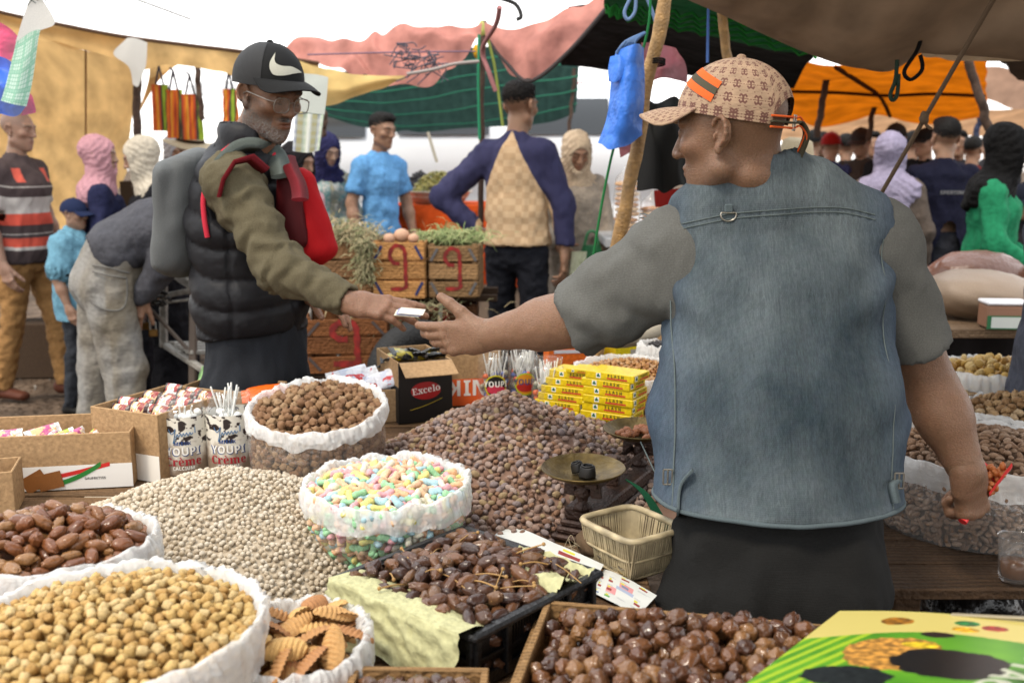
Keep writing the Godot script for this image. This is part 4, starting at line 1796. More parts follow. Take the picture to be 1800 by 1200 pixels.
	x=Vox.new(po+V(-.2,-.15,-.22),po+V(.24,.55,.22),.011)
	x.limb(V(-.986,1.136,-2.98),V(-.96,1.397,-2.97),Vector2(.15,.05),Vector2(.15,.042),V(-.25,0,1),.03)
	x.limb(V(-.967,1.162,-2.98),V(-.916,1.413,-2.97),Vector2(.14,.06),Vector2(.12,.05),V(-.25,0,1),.03)
	x.skin(g,po,null,folds(.006,9.0,6.0,8.0))
	part("bag_body",g.mesh(),cloth(C(.40,.41,.41),12.0,.7),pack)
	var coral:=cloth(C(.8,.2,.27),20.0)
	g=Geo.new()
	var bdir:=V(1,0,-.35)
	g.tube(_on(vx,[V(-.842,1.218,-2.6),V(-.851,1.328,-2.6),V(-.818,1.43,-2.6),V(-.75,1.48,-2.6),V(-.689,1.455,-2.6),V(-.642,1.379,-2.6)],V(0,0,-1),po,.012),.0075,8)
	part("piping",g.mesh(),coral,pack)
	g=Geo.new()
	g.tube(_on(vx,[V(-.813,1.401,-2.6),V(-.77,1.455,-2.6),V(-.717,1.467,-2.6),V(-.672,1.437,-2.6),V(-.642,1.384,-2.6)],V(0,0,-1),po,.01),.03,10,.25)
	part("shoulder_strap",g.mesh(),cloth(C(.37,.4,.38),12.0),pack)
	var bag:=thing("shoulder_bag","bright red shoulder bag with dark red flap hanging at the far side of the customer","bag",V(-.591,1.2,-2.92))
	var bo:=bag.position
	g=Geo.new()
	x=Vox.new(bo+V(-.2,-.2,-.2),bo+V(.2,.34,.2),.011)
	x.limb(V(-.587,1.169,-2.9),V(-.613,1.368,-2.92),Vector2(.082,.05),Vector2(.045,.04),V(1,0,.1),.02)
	x.skin(g,bo,null,folds(.008,10,6,4))
	part("bag_body",g.mesh(),cloth(C(.66,.05,.08),14.0,.8),bag)
	g=Geo.new()
	x=Vox.new(bo+V(-.25,-.2,-.2),bo+V(.2,.34,.25),.011)
	x.limb(V(-.633,1.197,-2.86),V(-.638,1.369,-2.87),Vector2(.05,.03),Vector2(.035,.03),V(1,0,.1),.02)
	x.skin(g,bo,null,folds(.006,10,6,4))
	part("flap",g.mesh(),cloth(C(.3,.05,.07),14.0,.6),bag)
	g=Geo.new()
	g.tube(_on(vx,[V(-.65,1.437,-2.6),V(-.615,1.401,-2.6),V(-.573,1.365,-2.6),V(-.545,1.328,-2.6)],V(0,0,-1),bo,.012),.022,10,.25)
	part("strap",g.mesh(),cloth(C(.42,.08,.11),14.0),bag)
	g=Geo.new()
	g.tube(PackedVector3Array([V(-.787,1.332,-2.7)-bo,V(-.772,1.377,-2.695)-bo,V(-.744,1.422,-2.71)-bo,V(-.706,1.433,-2.73)-bo,V(-.686,1.399,-2.8)-bo]),.017,10,.3)
	part("strap",g.mesh(),cloth(C(.42,.08,.11),14.0),bag)
	# the notes
	var tip:=V(-.273,1.037,-2.57)
	var money:=thing("banknotes","small fold of banknotes between the fingers of the customer in the black cap","money",tip)
	for k in 3:
		g=Geo.new()
		var b2:=Basis(V(1,-.06,.15).normalized(),V(.1,.92,.4).normalized(),V(-.15,-.4,.92).normalized()).orthonormalized()
		g.box(V(.006*k,-.003+.003*k,.002*k),V(.066,.0018,.03),b2,.0006)
		part("banknote",g.mesh(),base([C(.78,.76,.68),C(.55,.56,.68),C(.82,.8,.74)][k],.8),money)

# points of a surface along d under a curve, raised by up and moved by -off
func _on(x:Vox,pts:Array,d:Vector3,off:Vector3,up:float) -> PackedVector3Array:
	var out:=PackedVector3Array()
	for p in curve(pts,30):
		var q:=x.hit(p,d,1.2)
		if q.distance_to(p)>.75:
			q=p+d*.35
			if out.size():
				q.z=out[out.size()-1].z+off.z
		out.append(q-d*up-off)
	return out


# ------------------------------------------------------------------ ground, tarpaulins, poles and ropes
func build_ground() -> void:
	var g:=Geo.new()
	g.sheet(121,121,func(a:int,b:int) -> Vector3:
		var x:=(a-60)/60.0
		var z:=(b-90)/60.0
		var p:=V(signf(x)*pow(absf(x),1.8)*60.0,0,signf(z)*pow(absf(z),1.8)*60.0-3.0)
		p.y=.02*fnoise.get_noise_2d(p.x*1.3,p.z*1.3)+.006*fnoise.get_noise_2d(p.x*9,p.z*9)-.015
		return p)
	var m:=base(C(.50,.425,.36),.95)
	tri(m,t_soft,n_pits,.9,.8,true)
	m.detail_enabled=true
	m.detail_blend_mode=BaseMaterial3D.BLEND_MODE_MUL
	m.detail_albedo=t_grain
	m.uv2_triplanar=true
	m.uv2_scale=Vector3.ONE*4.0
	m.metallic_specular=.2
	struct("ground",g.mesh(),m)
	# loose stones and straw on the beaten earth
	var pebble:=Geo.new()
	pebble.ball(Vector3.ZERO,V(.012,.007,.010),Basis(),6,4)
	var mm:=MultiMesh.new()
	mm.transform_format=MultiMesh.TRANSFORM_3D
	mm.use_colors=true
	mm.mesh=pebble.mesh()
	mm.instance_count=900
	for k in 900:
		var p:=V(rng.randf_range(-4.5,1.5),.002,rng.randf_range(-8.0,-3.2))
		var bs:=Basis.from_euler(V(rng.randf(),rng.randf()*6,rng.randf())).scaled(Vector3.ONE*rng.randf_range(.25,1.3))
		mm.set_instance_transform(k,Transform3D(bs,p))
		var q:=rng.randf_range(.12,.32)
		mm.set_instance_color(k,C(q,q*.88,q*.75))
	var pm:=base(Color.WHITE,.9)
	pm.vertex_color_use_as_albedo=true
	var o:=MultiMeshInstance3D.new()
	o.name="gravel"
	o.multimesh=mm
	o.material_override=pm
	add_child(o)
	tag(o,"loose small stones scattered over the beaten earth between the stalls","gravel","","stuff")

# a hanging cloth through rows of points, with ripples
func drape(rows:Array,nu:int,nv:int,amp:=.02,fr:=5.0,sd:=.0,fold_dir:=V(1,.2,0)) -> ArrayMesh:
	var g:=Geo.new()
	var cols:Array=[]
	for r in rows:
		cols.append(curve(r,nu-1))
	var m:=cols.size()
	g.sheet(nu,nv,func(a:int,b:int) -> Vector3:
		var t:=float(b)/(nv-1)*(m-1)
		var s:=mini(int(t),m-2)
		var p:Vector3=cols[s][a].cubic_interpolate(cols[s+1][a],cols[maxi(s-1,0)][a],cols[mini(s+2,m-1)][a],t-s)
		var w:=fnoise.get_noise_3d(p.x*fr*.3+sd,p.y*fr*.3,p.z*fr*.3)
		var f:=sin(p.dot(fold_dir)*fr*3.0+w*7.0+sd)
		return p+V(.15,.55,.8)*(amp*(.75*w+.35*f)))
	return g.mesh()

func tarp_mat(c:Color,through:float,scale:=1.2,rough:=.85) -> StandardMaterial3D:
	var m:=base(c,rough)
	tri(m,t_cloud,n_wrinkle,scale,.45)
	m.backlight_enabled=true
	m.backlight=C(through,through,through)
	m.metallic_specular=.2
	return m

func build_tarps() -> void:
	var beige:=tarp_mat(C(.90,.74,.50),.95)
	var t:=thing("market_tent","beige canvas tent with a plain back wall and scalloped eaves over the far left stall","tent",V(-3.421,.84,-7.5))
	var off:=t.position
	part("back_wall",drape(_less(off,[[V(-4.254,2.414,-7.6),V(-3.512,2.309,-7.6),V(-3.1,2.226,-7.5),V(-2.676,2.152,-7.4)],[V(-4.484,1.861,-7.9),V(-3.743,1.823,-8),V(-3.259,1.814,-7.8),V(-2.734,1.834,-7.4)],[V(-4.565,.549,-7.8),V(-3.755,.593,-7.8),V(-3.293,.824,-7.7),V(-2.864,1.346,-7.5)]]),70,46,.06,2.6,1.0),beige,t)
	part("eaves",drape(_less(off,[[V(-3.119,2.302,-5.6),V(-2.761,2.208,-5.6),V(-2.429,2.14,-5.6),V(-2.11,2.081,-5.6),V(-1.759,2.036,-5.6),V(-1.452,2.001,-5.6),V(-1.052,1.941,-5.6)],[V(-3.127,2.231,-5.6),V(-2.775,2.169,-5.62),V(-2.442,2.092,-5.62),V(-2.123,2.015,-5.62),V(-1.763,1.965,-5.6),V(-1.455,1.929,-5.6),V(-1.055,1.857,-5.6)],[V(-3.122,2.17,-5.58),V(-2.769,2.125,-5.6),V(-2.587,2.09,-5.6),V(-2.376,2.03,-5.6),V(-2.149,1.965,-5.6),V(-2.014,1.911,-5.6),V(-1.857,1.938,-5.6),V(-1.611,1.905,-5.6),V(-1.459,1.857,-5.6),V(-1.059,1.76,-5.6)]]),110,12,.012,6.0,3.0),beige,t)
	part("roof",drape(_less(off,[[V(-3.13,2.305,-5.62),V(-2.438,2.143,-5.62),V(-2.011,2.068,-5.62)],[V(-3.684,2.381,-6.6),V(-2.865,2.242,-6.6),V(-2.364,2.145,-6.6)],[V(-4.243,2.411,-7.58),V(-3.298,2.267,-7.58),V(-2.676,2.156,-7.4)]]),30,20,.02,3.0,5.0),beige,t)
	part("edge_rope",rope_mesh(_shift(curve([V(-3.113,2.303,-5.59),V(-2.756,2.209,-5.59),V(-2.424,2.142,-5.59),V(-2.106,2.083,-5.59),V(-1.755,2.038,-5.59),V(-1.449,2.002,-5.59),V(-1.05,1.943,-5.59)],50),off),.011),cloth(C(.35,.26,.2)),t)
	part("side_flap",drape(_less(off,[[V(-2.327,2.032,-6.6),V(-2.218,2.032,-6.6),V(-2.078,2.053,-6.6)],[V(-2.351,1.897,-6.6),V(-2.284,1.915,-6.6),V(-2.191,1.997,-6.6)],[V(-2.508,1.538,-6.6),V(-2.404,1.755,-6.6),V(-2.334,1.933,-6.6)]]),20,20,.02,5.0,9.0),beige,t)
	single("swag_canopy",drape([[V(-1.171,1.942,-5.3),V(-.997,1.896,-5.3),V(-.822,1.862,-5.3),V(-.552,1.857,-5.3)],[V(-1.164,1.83,-5.25),V(-.985,1.794,-5.22),V(-.811,1.794,-5.22),V(-.552,1.848,-5.3)],[V(-1.182,1.662,-5.3),V(-1.004,1.696,-5.3),V(-.796,1.742,-5.3),V(-.552,1.84,-5.3)]],50,20,.03,9.0,2.0,V(.3,1,0)),tarp_mat(C(.90,.78,.52),.9),"yellow-beige canopy hanging in a sag below the pink one","canopy")
	for e in [[V(-3.08,2.221,-7.45),V(-3.225,1.81,-7.72),V(-3.252,.917,-7.62)],[V(-3.572,2.311,-7.55),V(-3.785,1.819,-7.9),V(-3.793,.735,-7.72)]]:
		part("seam",rope_mesh(_shift(curve(e,24),off),.008,5),cloth(C(.55,.42,.28)),t)
	var pink:=tarp_mat(C(.86,.60,.55),.85,2.0)
	t=thing("pink_canopy","faded pink cloth canopy gathered at the top of the thin wooden pole","canopy",V(-.157,2.048,-5.2))
	off=t.position
	part("cloth",drape(_less(off,[[V(-1.375,2.046,-5.8),V(-1.149,2.101,-5.8),V(-.878,2.102,-5.7),V(-.646,2.113,-5.6),V(-.415,2.112,-5.4),V(-.151,2.1,-5.2)],[V(-1.333,1.991,-5.75),V(-1.069,2.002,-5.7),V(-.803,1.992,-5.6),V(-.607,1.982,-5.5),V(-.383,2.009,-5.35),V(-.151,2.085,-5.19)],[V(-1.26,1.962,-5.7),V(-1,1.915,-5.65),V(-.806,1.881,-5.6),V(-.641,1.819,-5.5),V(-.4,1.838,-5.35),V(-.157,2.04,-5.18)]]),80,36,.085,6.0,4.0,V(.8,1.3,0)),pink,t)
	part("cloth",drape(_less(off,[[V(-.141,2.091,-5.15),V(0,2.074,-5.1),V(.192,2.109,-5),V(.348,2.147,-4.9),V(.472,2.187,-4.8)],[V(-.136,2.064,-5.15),V(-.014,1.963,-5.05),V(.123,1.953,-4.95),V(.296,2.051,-4.9),V(.467,2.167,-4.8)],[V(-.128,2.026,-5.15),V(-.028,1.901,-5.1),V(.089,1.806,-5),V(.27,1.934,-4.9),V(.462,2.147,-4.8)]]),70,36,.085,6.0,8.0,V(.9,-.8,0)),pink,t)
	part("hem_cord",rope_mesh(_shift(curve([V(-.128,2.026,-5.15),V(-.028,1.901,-5.1),V(.089,1.806,-5),V(.27,1.934,-4.9),V(.462,2.147,-4.8)],40),off),.010),cloth(C(.3,.28,.28)),t)
	# green shade netting
	var net:=tarp_mat(C(.20,.30,.275),.95,3.0,.7)
	var line:=cloth(C(.22,.5,.4))
	t=thing("shade_net","dark green shade netting with pale green seams sagging behind the pink canopy","netting",V(-.906,1.652,-8.1))
	off=t.position
	var rows:=[[V(-1.885,1.989,-7.9),V(-1.487,2.074,-7.9),V(-.863,2.116,-7.8),V(-.258,2.274,-7.8),V(.515,2.357,-7.8)],[V(-1.872,1.823,-8),V(-1.513,1.889,-8),V(-.89,1.889,-8),V(-.263,1.989,-7.9),V(.51,2.066,-7.8)],[V(-1.827,1.824,-8.2),V(-1.51,1.766,-8.2),V(-.963,1.65,-8.2),V(-.275,1.663,-8.2),V(.268,1.719,-8),V(.493,1.793,-7.9)]]
	part("netting",drape(_less(off,rows),70,30,.05,3.0,12.0),net,t)
	for k in 5:
		var f:=.18+.18*k
		var pts:=PackedVector3Array()
		for a in 40:
			var cc:=[]
			for r in rows:
				cc.append(curve(r,39)[a])
			var tt:=f*2.0
			var s:=mini(int(tt),1)
			pts.append((cc[s] as Vector3).lerp(cc[s+1],tt-s)+V(0,.004*sin(a),.07)-off)
		part("seam",rope_mesh(pts,.006,5),line,t)
	# dark netting and green sheet overhead, right of the pink
	single("dark_net",drape([[V(.295,2.214,-5.4),V(.569,2.18,-5.2),V(1.056,2.001,-4.8),V(1.371,1.891,-4.6)],[V(.29,2.134,-6.2),V(.661,2.08,-6),V(1.217,1.996,-5.8),V(1.609,1.947,-5.6)],[V(.31,2.011,-6.6),V(.647,1.988,-6.5),V(1.205,1.935,-6.4),V(1.72,1.869,-6.2)]],40,20,.05,3.0,14.0),tarp_mat(C(.05,.055,.055),.15),"black netting stretched between the pink and the orange canopies","netting")
	t=thing("green_tarpaulin","green woven tarpaulin with bright green stitched lines above the head of the seller","tarpaulin",V(.821,1.999,-4.4))
	off=t.position
	rows=[[V(.314,2.047,-3.6),V(.555,2.021,-3.4),V(.87,1.995,-3.2)],[V(.372,2.062,-4.2),V(.657,2.011,-4),V(1.043,1.922,-3.8)],[V(.436,2.102,-4.8),V(.593,2.043,-4.7),V(.941,1.951,-4.5),V(1.282,1.85,-4.3)]]
	part("sheet",drape(_less(off,rows),50,24,.03,4.0,17.0),tarp_mat(C(.10,.30,.17),.55,3.0),t)
	for k in 4:
		var pts:=PackedVector3Array()
		for a in 36:
			var tt:=1.15+.22*k
			var s:=1
			var c1:Vector3=curve(rows[1],35)[a]
			var c2:Vector3=curve(rows[2],35)[a]
			pts.append(c1.lerp(c2,tt-s)+V(0,-.02+.012*sin(a*2.1),.02)-off)
		part("stitching",rope_mesh(pts,.006,5),cloth(C(.15,.5,.2)),t)
	# brown canvas overhead
	var brown:=tarp_mat(C(.60,.51,.42),.3,1.5)
	t=thing("brown_canopy","heavy brown canvas stretched overhead with its torn scalloped edge hanging down","canopy",V(1.6,2.3,-2.0))
	off=t.position
	part("canvas",drape(_less(off,[[V(.44,1.975,-3),V(.5,1.902,-3.05),V(.663,1.841,-3.1),V(.868,1.758,-3.15),V(1.062,1.705,-3.2),V(1.169,1.691,-3.2),V(1.254,1.742,-3.2),V(1.339,1.793,-3.2),V(1.471,1.746,-3.1),V(1.739,1.723,-3)],[V(.41,1.982,-2.8),V(.503,1.924,-2.8),V(.669,1.874,-2.85),V(.843,1.821,-2.9),V(1.005,1.772,-2.9),V(1.115,1.79,-2.9),V(1.241,1.805,-2.9),V(1.354,1.77,-2.8),V(1.589,1.751,-2.7),V(1.722,1.751,-2.7)],[V(.3,2.45,-1.6),V(.6,2.45,-1.6),V(.9,2.45,-1.6),V(1.15,2.42,-1.7),V(1.4,2.4,-1.7),V(1.7,2.4,-1.7),V(2.0,2.4,-1.7),V(2.3,2.4,-1.6),V(2.6,2.4,-1.6),V(3.0,2.4,-1.6)],[V(.1,2.7,.5),V(.5,2.7,.5),V(.9,2.7,.5),V(1.4,2.7,.5),V(1.7,2.65,.5),V(2.0,2.65,.5),V(2.3,2.65,.5),V(2.6,2.6,.5),V(3.0,2.6,.5),V(3.4,2.6,.5)],[V(-.2,2.5,2.8),V(.3,2.5,2.8),V(.8,2.5,2.8),V(1.5,2.6,2.5),V(1.8,2.6,2.5),V(2.1,2.6,2.5),V(2.4,2.6,2.5),V(2.7,2.6,2.5),V(3.0,2.6,2.5),V(3.4,2.6,2.5)]]),90,60,.035,4.0,20.0,V(.4,1.0,.2)),brown,t)
	part("inner_fold",drape(_less(off,[[V(.898,1.995,-3.3),V(1.206,1.969,-3.35),V(1.487,1.941,-3.4),V(1.955,1.906,-3.4)],[V(1.112,1.92,-3.5),V(1.364,1.889,-3.55),V(1.622,1.877,-3.6),V(2.077,1.867,-3.6)],[V(1.306,1.858,-3.6),V(1.491,1.794,-3.65),V(1.696,1.783,-3.7),V(2.146,1.775,-3.7)]]),50,30,.05,9.0,22.0,V(-.2,1.3,0)),tarp_mat(C(.68,.59,.48),.4,2.0),t)
	# orange and pale canopies over the crowd
	var orange:=tarp_mat(C(.88,.47,.06),.85,.9)
	t=thing("orange_canopy","bright orange canvas canopy glowing over the crowd on the right","canopy",V(2.888,1.953,-8))
	off=t.position
	rows=[[V(1.471,2.052,-6.2),V(1.711,2.035,-6.2),V(1.955,1.986,-6.1),V(2.188,1.984,-6),V(2.447,2.067,-6),V(2.765,2.022,-6)],[V(1.857,1.935,-7.6),V(2.11,1.931,-7.6),V(2.416,1.921,-7.5),V(2.714,1.894,-7.4),V(3.001,1.9,-7.3),V(3.341,1.878,-7.2)],[V(2.208,1.815,-8.8),V(2.457,1.738,-8.8),V(2.626,1.687,-8.7),V(2.915,1.744,-8.7),V(3.13,1.801,-8.7),V(3.409,1.741,-8.6),V(3.656,1.723,-8.5),V(3.912,1.788,-8.4)]]
	part("canvas",drape(_less(off,rows),80,36,.05,2.4,27.0),orange,t)
	part("seam",rope_mesh(_shift(curve([V(1.845,1.924,-7.55),V(2.097,1.92,-7.55),V(2.4,1.905,-7.45),V(2.696,1.879,-7.35),V(2.981,1.885,-7.25),V(3.311,1.863,-7.15)],30),off),.013,5),cloth(C(.28,.14,.05)),t)
	part("seam",rope_mesh(_shift(curve([V(1.954,1.976,-6.2),V(2.442,1.933,-7.1),V(2.702,1.88,-7.5),V(3.153,1.783,-8.5)],20),off),.016,5),cloth(C(.28,.14,.05)),t)
	var peach:=tarp_mat(C(.86,.68,.52),.9,.6)
	single("peach_canopy",drape([[V(2.392,1.911,-11),V(3.437,1.889,-11.2),V(4.447,1.96,-11.4),V(5.557,2.001,-11.6),V(6.781,2.032,-11.6)],[V(2.573,1.785,-11.8),V(3.69,1.772,-12),V(4.772,1.817,-12.2),V(5.958,1.837,-12.4),V(7.27,1.878,-12.4)],[V(2.707,1.702,-12.4),V(3.882,1.664,-12.6),V(5.018,1.689,-12.8),V(6.26,1.708,-13),V(7.64,1.729,-13)]],60,16,.08,1.6,33.0),peach,"long pale peach canopy far behind the crowd","canopy")
	single("pink_sheet",drape([[V(4.092,2.212,-9),V(4.281,2.222,-9),V(4.639,2.116,-9)],[V(4.183,2.106,-9.2),V(4.39,2.082,-9.2),V(4.756,1.982,-9.2)],[V(4.296,1.984,-9.4),V(4.554,1.913,-9.4),V(4.877,1.816,-9.4)]],24,12,.05,3.0,35.0),tarp_mat(C(.80,.65,.55),.9,1.0),"pale pink sheet hung at the gap right of the orange canopy","canopy")
	single("red_canopy",drape([[V(.699,2.306,-12),V(.865,2.312,-12),V(1.08,2.183,-12),V(1.282,2.098,-12)],[V(.664,2.139,-11.6),V(.838,2.126,-11.6),V(1.046,2.076,-11.6),V(1.24,2.038,-11.6)],[V(.635,1.991,-11.4),V(.826,1.991,-11.4),V(1.029,2.003,-11.4),V(1.219,2.003,-11.4)]],20,10,.03,2.0,40.0),tarp_mat(C(.80,.08,.08),.8),"small red canopy far away between the hanging blue bag and the pink canopy","canopy")
	for k in 3:
		var a:Array=[[V(.585,2.042,-14),V(.888,2.143,-14.5),V(1.172,2.004,-14),V(.561,1.929,-13.4),V(1.122,1.914,-13.4)],[V(2.008,2.045,-15),V(2.289,2.15,-15.5),V(2.427,2.029,-15),V(1.93,1.95,-14.4),V(2.332,1.934,-14.4)],[V(-4.111,2.351,-13),V(-3.89,2.473,-13.5),V(-3.392,2.309,-13),V(-3.928,2.188,-12.4),V(-3.24,2.174,-12.4)]][k]
		single("white_canopy",drape([[a[0],a[1],a[2]],[a[3],(a[3]+a[4])*.5,a[4]]],16,6,.03,1.0,3.0),tarp_mat(C(.9,.9,.9),.8),["small white canopy peak behind the woman in the beige headscarf","white canopy far away just right of the bamboo pole","white canopy behind the striped orange bags"][k],"canopy")
	# roof over the lane at the far right
	single("tan_canopy",drape([[V(2.332,1.929,-5),V(2.457,1.918,-5),V(2.763,1.891,-5)],[V(2.598,1.905,-5.4),V(2.72,1.876,-5.4),V(2.993,1.841,-5.4)],[V(2.861,1.872,-5.8),V(2.993,1.841,-5.8),V(3.223,1.794,-5.8)]],20,10,.02,4.0,44.0),tarp_mat(C(.35,.29,.24),.2),"dark tan canvas corner at the upper right edge","canopy")

func _shift(p:PackedVector3Array,off:Vector3) -> PackedVector3Array:
	var o:=PackedVector3Array()
	for q in p:
		o.append(q-off)
	return o

func pole(called:String,label:String,a:Vector3,b:Vector3,r:float,m:Material,knots:=0) -> Node3D:
	var t:=thing(called,label,"pole",V(a.x,minf(a.y,b.y),a.z))
	var pts:=PackedVector3Array()
	var rad:=[]
	for k in 25:
		var f:=k/24.0
		pts.append(a.lerp(b,f)-t.position+V(fnoise.get_noise_2d(f*3.0,a.x*9),0,fnoise.get_noise_2d(f*3.0,50+a.x*9))*r*.7)
		var bump:=1.0+(.12 if knots and k % 6==3 else .0)
		rad.append(r*bump*(1.0+.06*fnoise.get_noise_2d(f*14.0,a.z)))
	var g:=Geo.new()
	g.tube(pts,rad,12)
	part("shaft",g.mesh(),m,t)
	return t

func build_poles_and_ropes() -> void:
	var bamboo:=base(C(.72,.56,.34),.6)
	tri(bamboo,t_soft,n_pits,7.0,.5)
	var dark:=base(C(.33,.25,.2),.9)
	tri(dark,t_soft,n_pits,8.0,.6)
	var p:=pole("bamboo_pole","thick slanting bamboo pole with the blue bag tied to it",V(.272,.779,-3.15),V(.472,2.002,-3.15),.021,bamboo,1)
	var g:=Geo.new()
	var c:=V(.444,1.716,-3.15)-p.position
	for k in 3:
		var ring:=PackedVector3Array()
		for a in 14:
			ring.append(c+V(.024*cos(TAU*a/14),.006*k+.004*sin(TAU*a/14),.024*sin(TAU*a/14)))
		g.tube(ring,.003,5,1.0,true)
	part("lashing",g.mesh(),cloth(C(.12,.11,.1)),p)
	pole("tent_pole","pale wooden pole rising behind the patterned tan cap of the seller",V(.79,1.509,-3.6),V(.71,2.047,-3.6),.017,bamboo)
	p=pole("tent_pole","thin dark pole with a yellow rag at its top under the pink canopy",V(-.185,.966,-5.9),V(-.168,2.206,-5.9),.017,dark)
	g=Geo.new()
	g.ball(V(-.165,2.162,-5.9)-p.position,V(.03,.045,.03),Basis(),10,8,func(q:Vector3) -> float:return 1.0+.25*fnoise.get_noise_3d(q.x*3,q.y*3,q.z*3))
	part("rag",g.mesh(),cloth(C(.72,.74,.42)),p)
	g=Geo.new()
	g.ball(V(-.2,2.032,-5.85)-p.position,V(.025,.035,.02),Basis(),10,8,func(q:Vector3) -> float:return 1.0+.4*fnoise.get_noise_3d(q.x*4,q.y*4,q.z*4))
	part("rag",g.mesh(),cloth(C(.85,.65,.15)),p)
	pole("tent_pole","dark pole standing in front of the striped bags beside the white cloth",V(-2.244,1.262,-6),V(-2.183,1.919,-6),.024,dark)
	pole("tent_pole","thin brown pole crossing the row of striped orange bags",V(-1.943,1.675,-6.4),V(-1.961,1.993,-6.4),.018,dark)
	pole("tent_pole","leaning pole under the orange canopy just right of the patterned tan cap",V(2.161,1.588,-7.2),V(2.16,2.053,-7),.024,dark)
	pole("tent_pole","thin pole under the middle of the orange canopy",V(2.955,1.591,-8.4),V(2.919,1.975,-8.2),.022,dark)
	pole("tent_pole","stout dark pole slanting down at the right end of the orange canopy",V(2.84,1.545,-6),V(2.647,2.016,-6),.026,dark)
	pole("tent_pole","thin dark pole left of the hanging blue bag against the green net",V(.436,1.622,-7.8),V(.479,2.108,-7.8),.014,dark)
	pole("tent_pole","slim blue-grey pole near the right edge of the peach canopy",V(4.1,1.528,-9),V(4.137,1.799,-9),.026,cloth(C(.2,.22,.3)))
	pole("tent_pole","dark pole seen through the gap beside the dark blue headscarf",V(-1.152,1.566,-6.2),V(-1.137,1.715,-6.2),.016,dark)
	# ropes
	var hemp:=cloth(C(.42,.35,.28),30.0)
	var t:=thing("guy_rope","long taut guy rope with a knot, running down before the crowd on the right","rope",V(1.076,1.279,-3))
	var off:=t.position
	part("rope",rope_mesh(_shift(arc(V(1.207,1.829,-2.6),V(1.076,1.279,-3),.0,20),off),.0062,8),hemp,t)
	g=Geo.new()
	var kn:=V(1.133,1.542,-2.8)-off
	g.ball(kn,V(.013,.018,.013),Basis(),10,8,func(q:Vector3) -> float:return 1.0+.3*fnoise.get_noise_3d(q.x*3,q.y*3,q.z*3))
	g.tube(curve([kn,kn+V(.008,-.02,0),kn+V(.022,-.03,0)],8),.0045,6)
	part("knot",g.mesh(),hemp,t)
	for d in [["blue_rope","thin blue rope hanging straight down left of the pale pole",[V(.661,1.993,-3.5),V(.665,1.753,-3.5)],.005,C(.3,.42,.65)],["green_rope","green cord running from the top edge past the blue bag to the ground",[V(.413,1.913,-3.1),V(.401,1.782,-3.1),V(.315,1.473,-3.12),V(.265,1.213,-3.1),V(.233,.936,-3.1)],.0045,C(.15,.45,.25)],["white_rope","white rope slanting over the white van",[V(-.58,1.614,-7),V(-.52,1.41,-7)],.012,C(.75,.72,.65)],["green_rope","green rope hanging beside the thin pole with the yellow rag",[V(-.163,2.036,-5.1),V(-.167,1.791,-5.1),V(-.163,1.528,-5.1)],.008,C(.2,.55,.4)],["yellow_rope","yellow-green rope hanging right of the thin pole with the yellow rag",[V(-.116,1.998,-5),V(-.088,1.891,-5),V(-.067,1.757,-5),V(-.045,1.589,-5)],.008,C(.55,.6,.3)],["pink_rope","faded pink rope knotted below the top of the thin pole",[V(-.055,2.093,-4.6),V(-.072,2.033,-4.7),V(-.143,1.955,-5),V(-.111,1.843,-5),V(-.078,1.757,-5)],.012,C(.66,.45,.45)],["tie_cord","thin cord stretched from the pink canopy towards the cap of the customer",[V(-1.013,1.939,-5.1),V(-.591,1.95,-5.1),V(-.18,1.955,-5.1)],.004,C(.5,.42,.5)],["tie_cord","frayed white cord with tatters tied to the thin pole",[V(-.512,1.838,-5),V(-.387,1.859,-5),V(-.276,1.886,-5),V(-.16,1.897,-5)],.009,C(.66,.62,.6)],["tie_cord","dark wire across the white sky above the beige tent",[V(-2.196,2.348,-6),V(-1.859,2.226,-6)],.006,C(.35,.33,.32)],["black_cord","black cord with dangling ends under the brown canvas",[V(1.191,1.787,-3),V(1.178,1.739,-3),V(1.146,1.683,-3),V(1.167,1.659,-3),V(1.198,1.688,-3),V(1.189,1.729,-3)],.006,C(.07,.07,.07)],["green_rope","dark green loop of rope hanging from the brown canvas over the orange canopy",[V(1.123,1.715,-3),V(1.122,1.659,-3),V(1.11,1.618,-3),V(1.118,1.6,-3),V(1.13,1.618,-3),V(1.13,1.675,-3)],.006,C(.18,.25,.2)],["blue_rope","blue cord hanging in a loop at the top edge above the blue bag",[V(.37,1.928,-3.2),V(.347,1.878,-3.2),V(.358,1.854,-3.2),V(.379,1.878,-3.2),V(.381,1.928,-3.2)],.006,C(.45,.55,.7)],["blue_rope","pale blue cord slanting down to the bamboo pole",[V(.411,1.928,-3.2),V(.439,1.861,-3.2),V(.454,1.81,-3.2)],.006,C(.45,.55,.7)]]:
		var pts:=curve(d[2],26)
		single(d[0],rope_mesh(pts,d[3],6),cloth(d[4],30.0),d[1],"rope")
	g=Geo.new()
	for k in 40:
		var a:=V(-.46,1.928,-5.05)+V(rng.randf_range(-.11,.11),rng.randf_range(-.05,.05),rng.randf_range(-.03,.03))
		g.tube(curve([a,a+V(rng.randf_range(-.06,.06),rng.randf_range(-.05,.03),0),a+V(rng.randf_range(-.1,.1),rng.randf_range(-.1,.02),0)],6),.003,4)
	var fr:=single("frayed_twine",g.mesh(),cloth(C(.4,.38,.42)),"tangle of frayed grey twine hanging in front of the pink canopy","twine")
	fr.set_meta("kind","stuff")
	# the end of a dark strap and clip at the top
	g=Geo.new()
	g.tube(curve([V(-.077,2.106,-4.4),V(.012,2.078,-4.4),V(.039,2.027,-4.4),V(.019,2.013,-4.4)],12),.022,8,.4)
	single("rubber_strap",g.mesh(),base(C(.08,.08,.08),.5),"black rubber strap end hooked at the top edge over the pink canopy","strap")

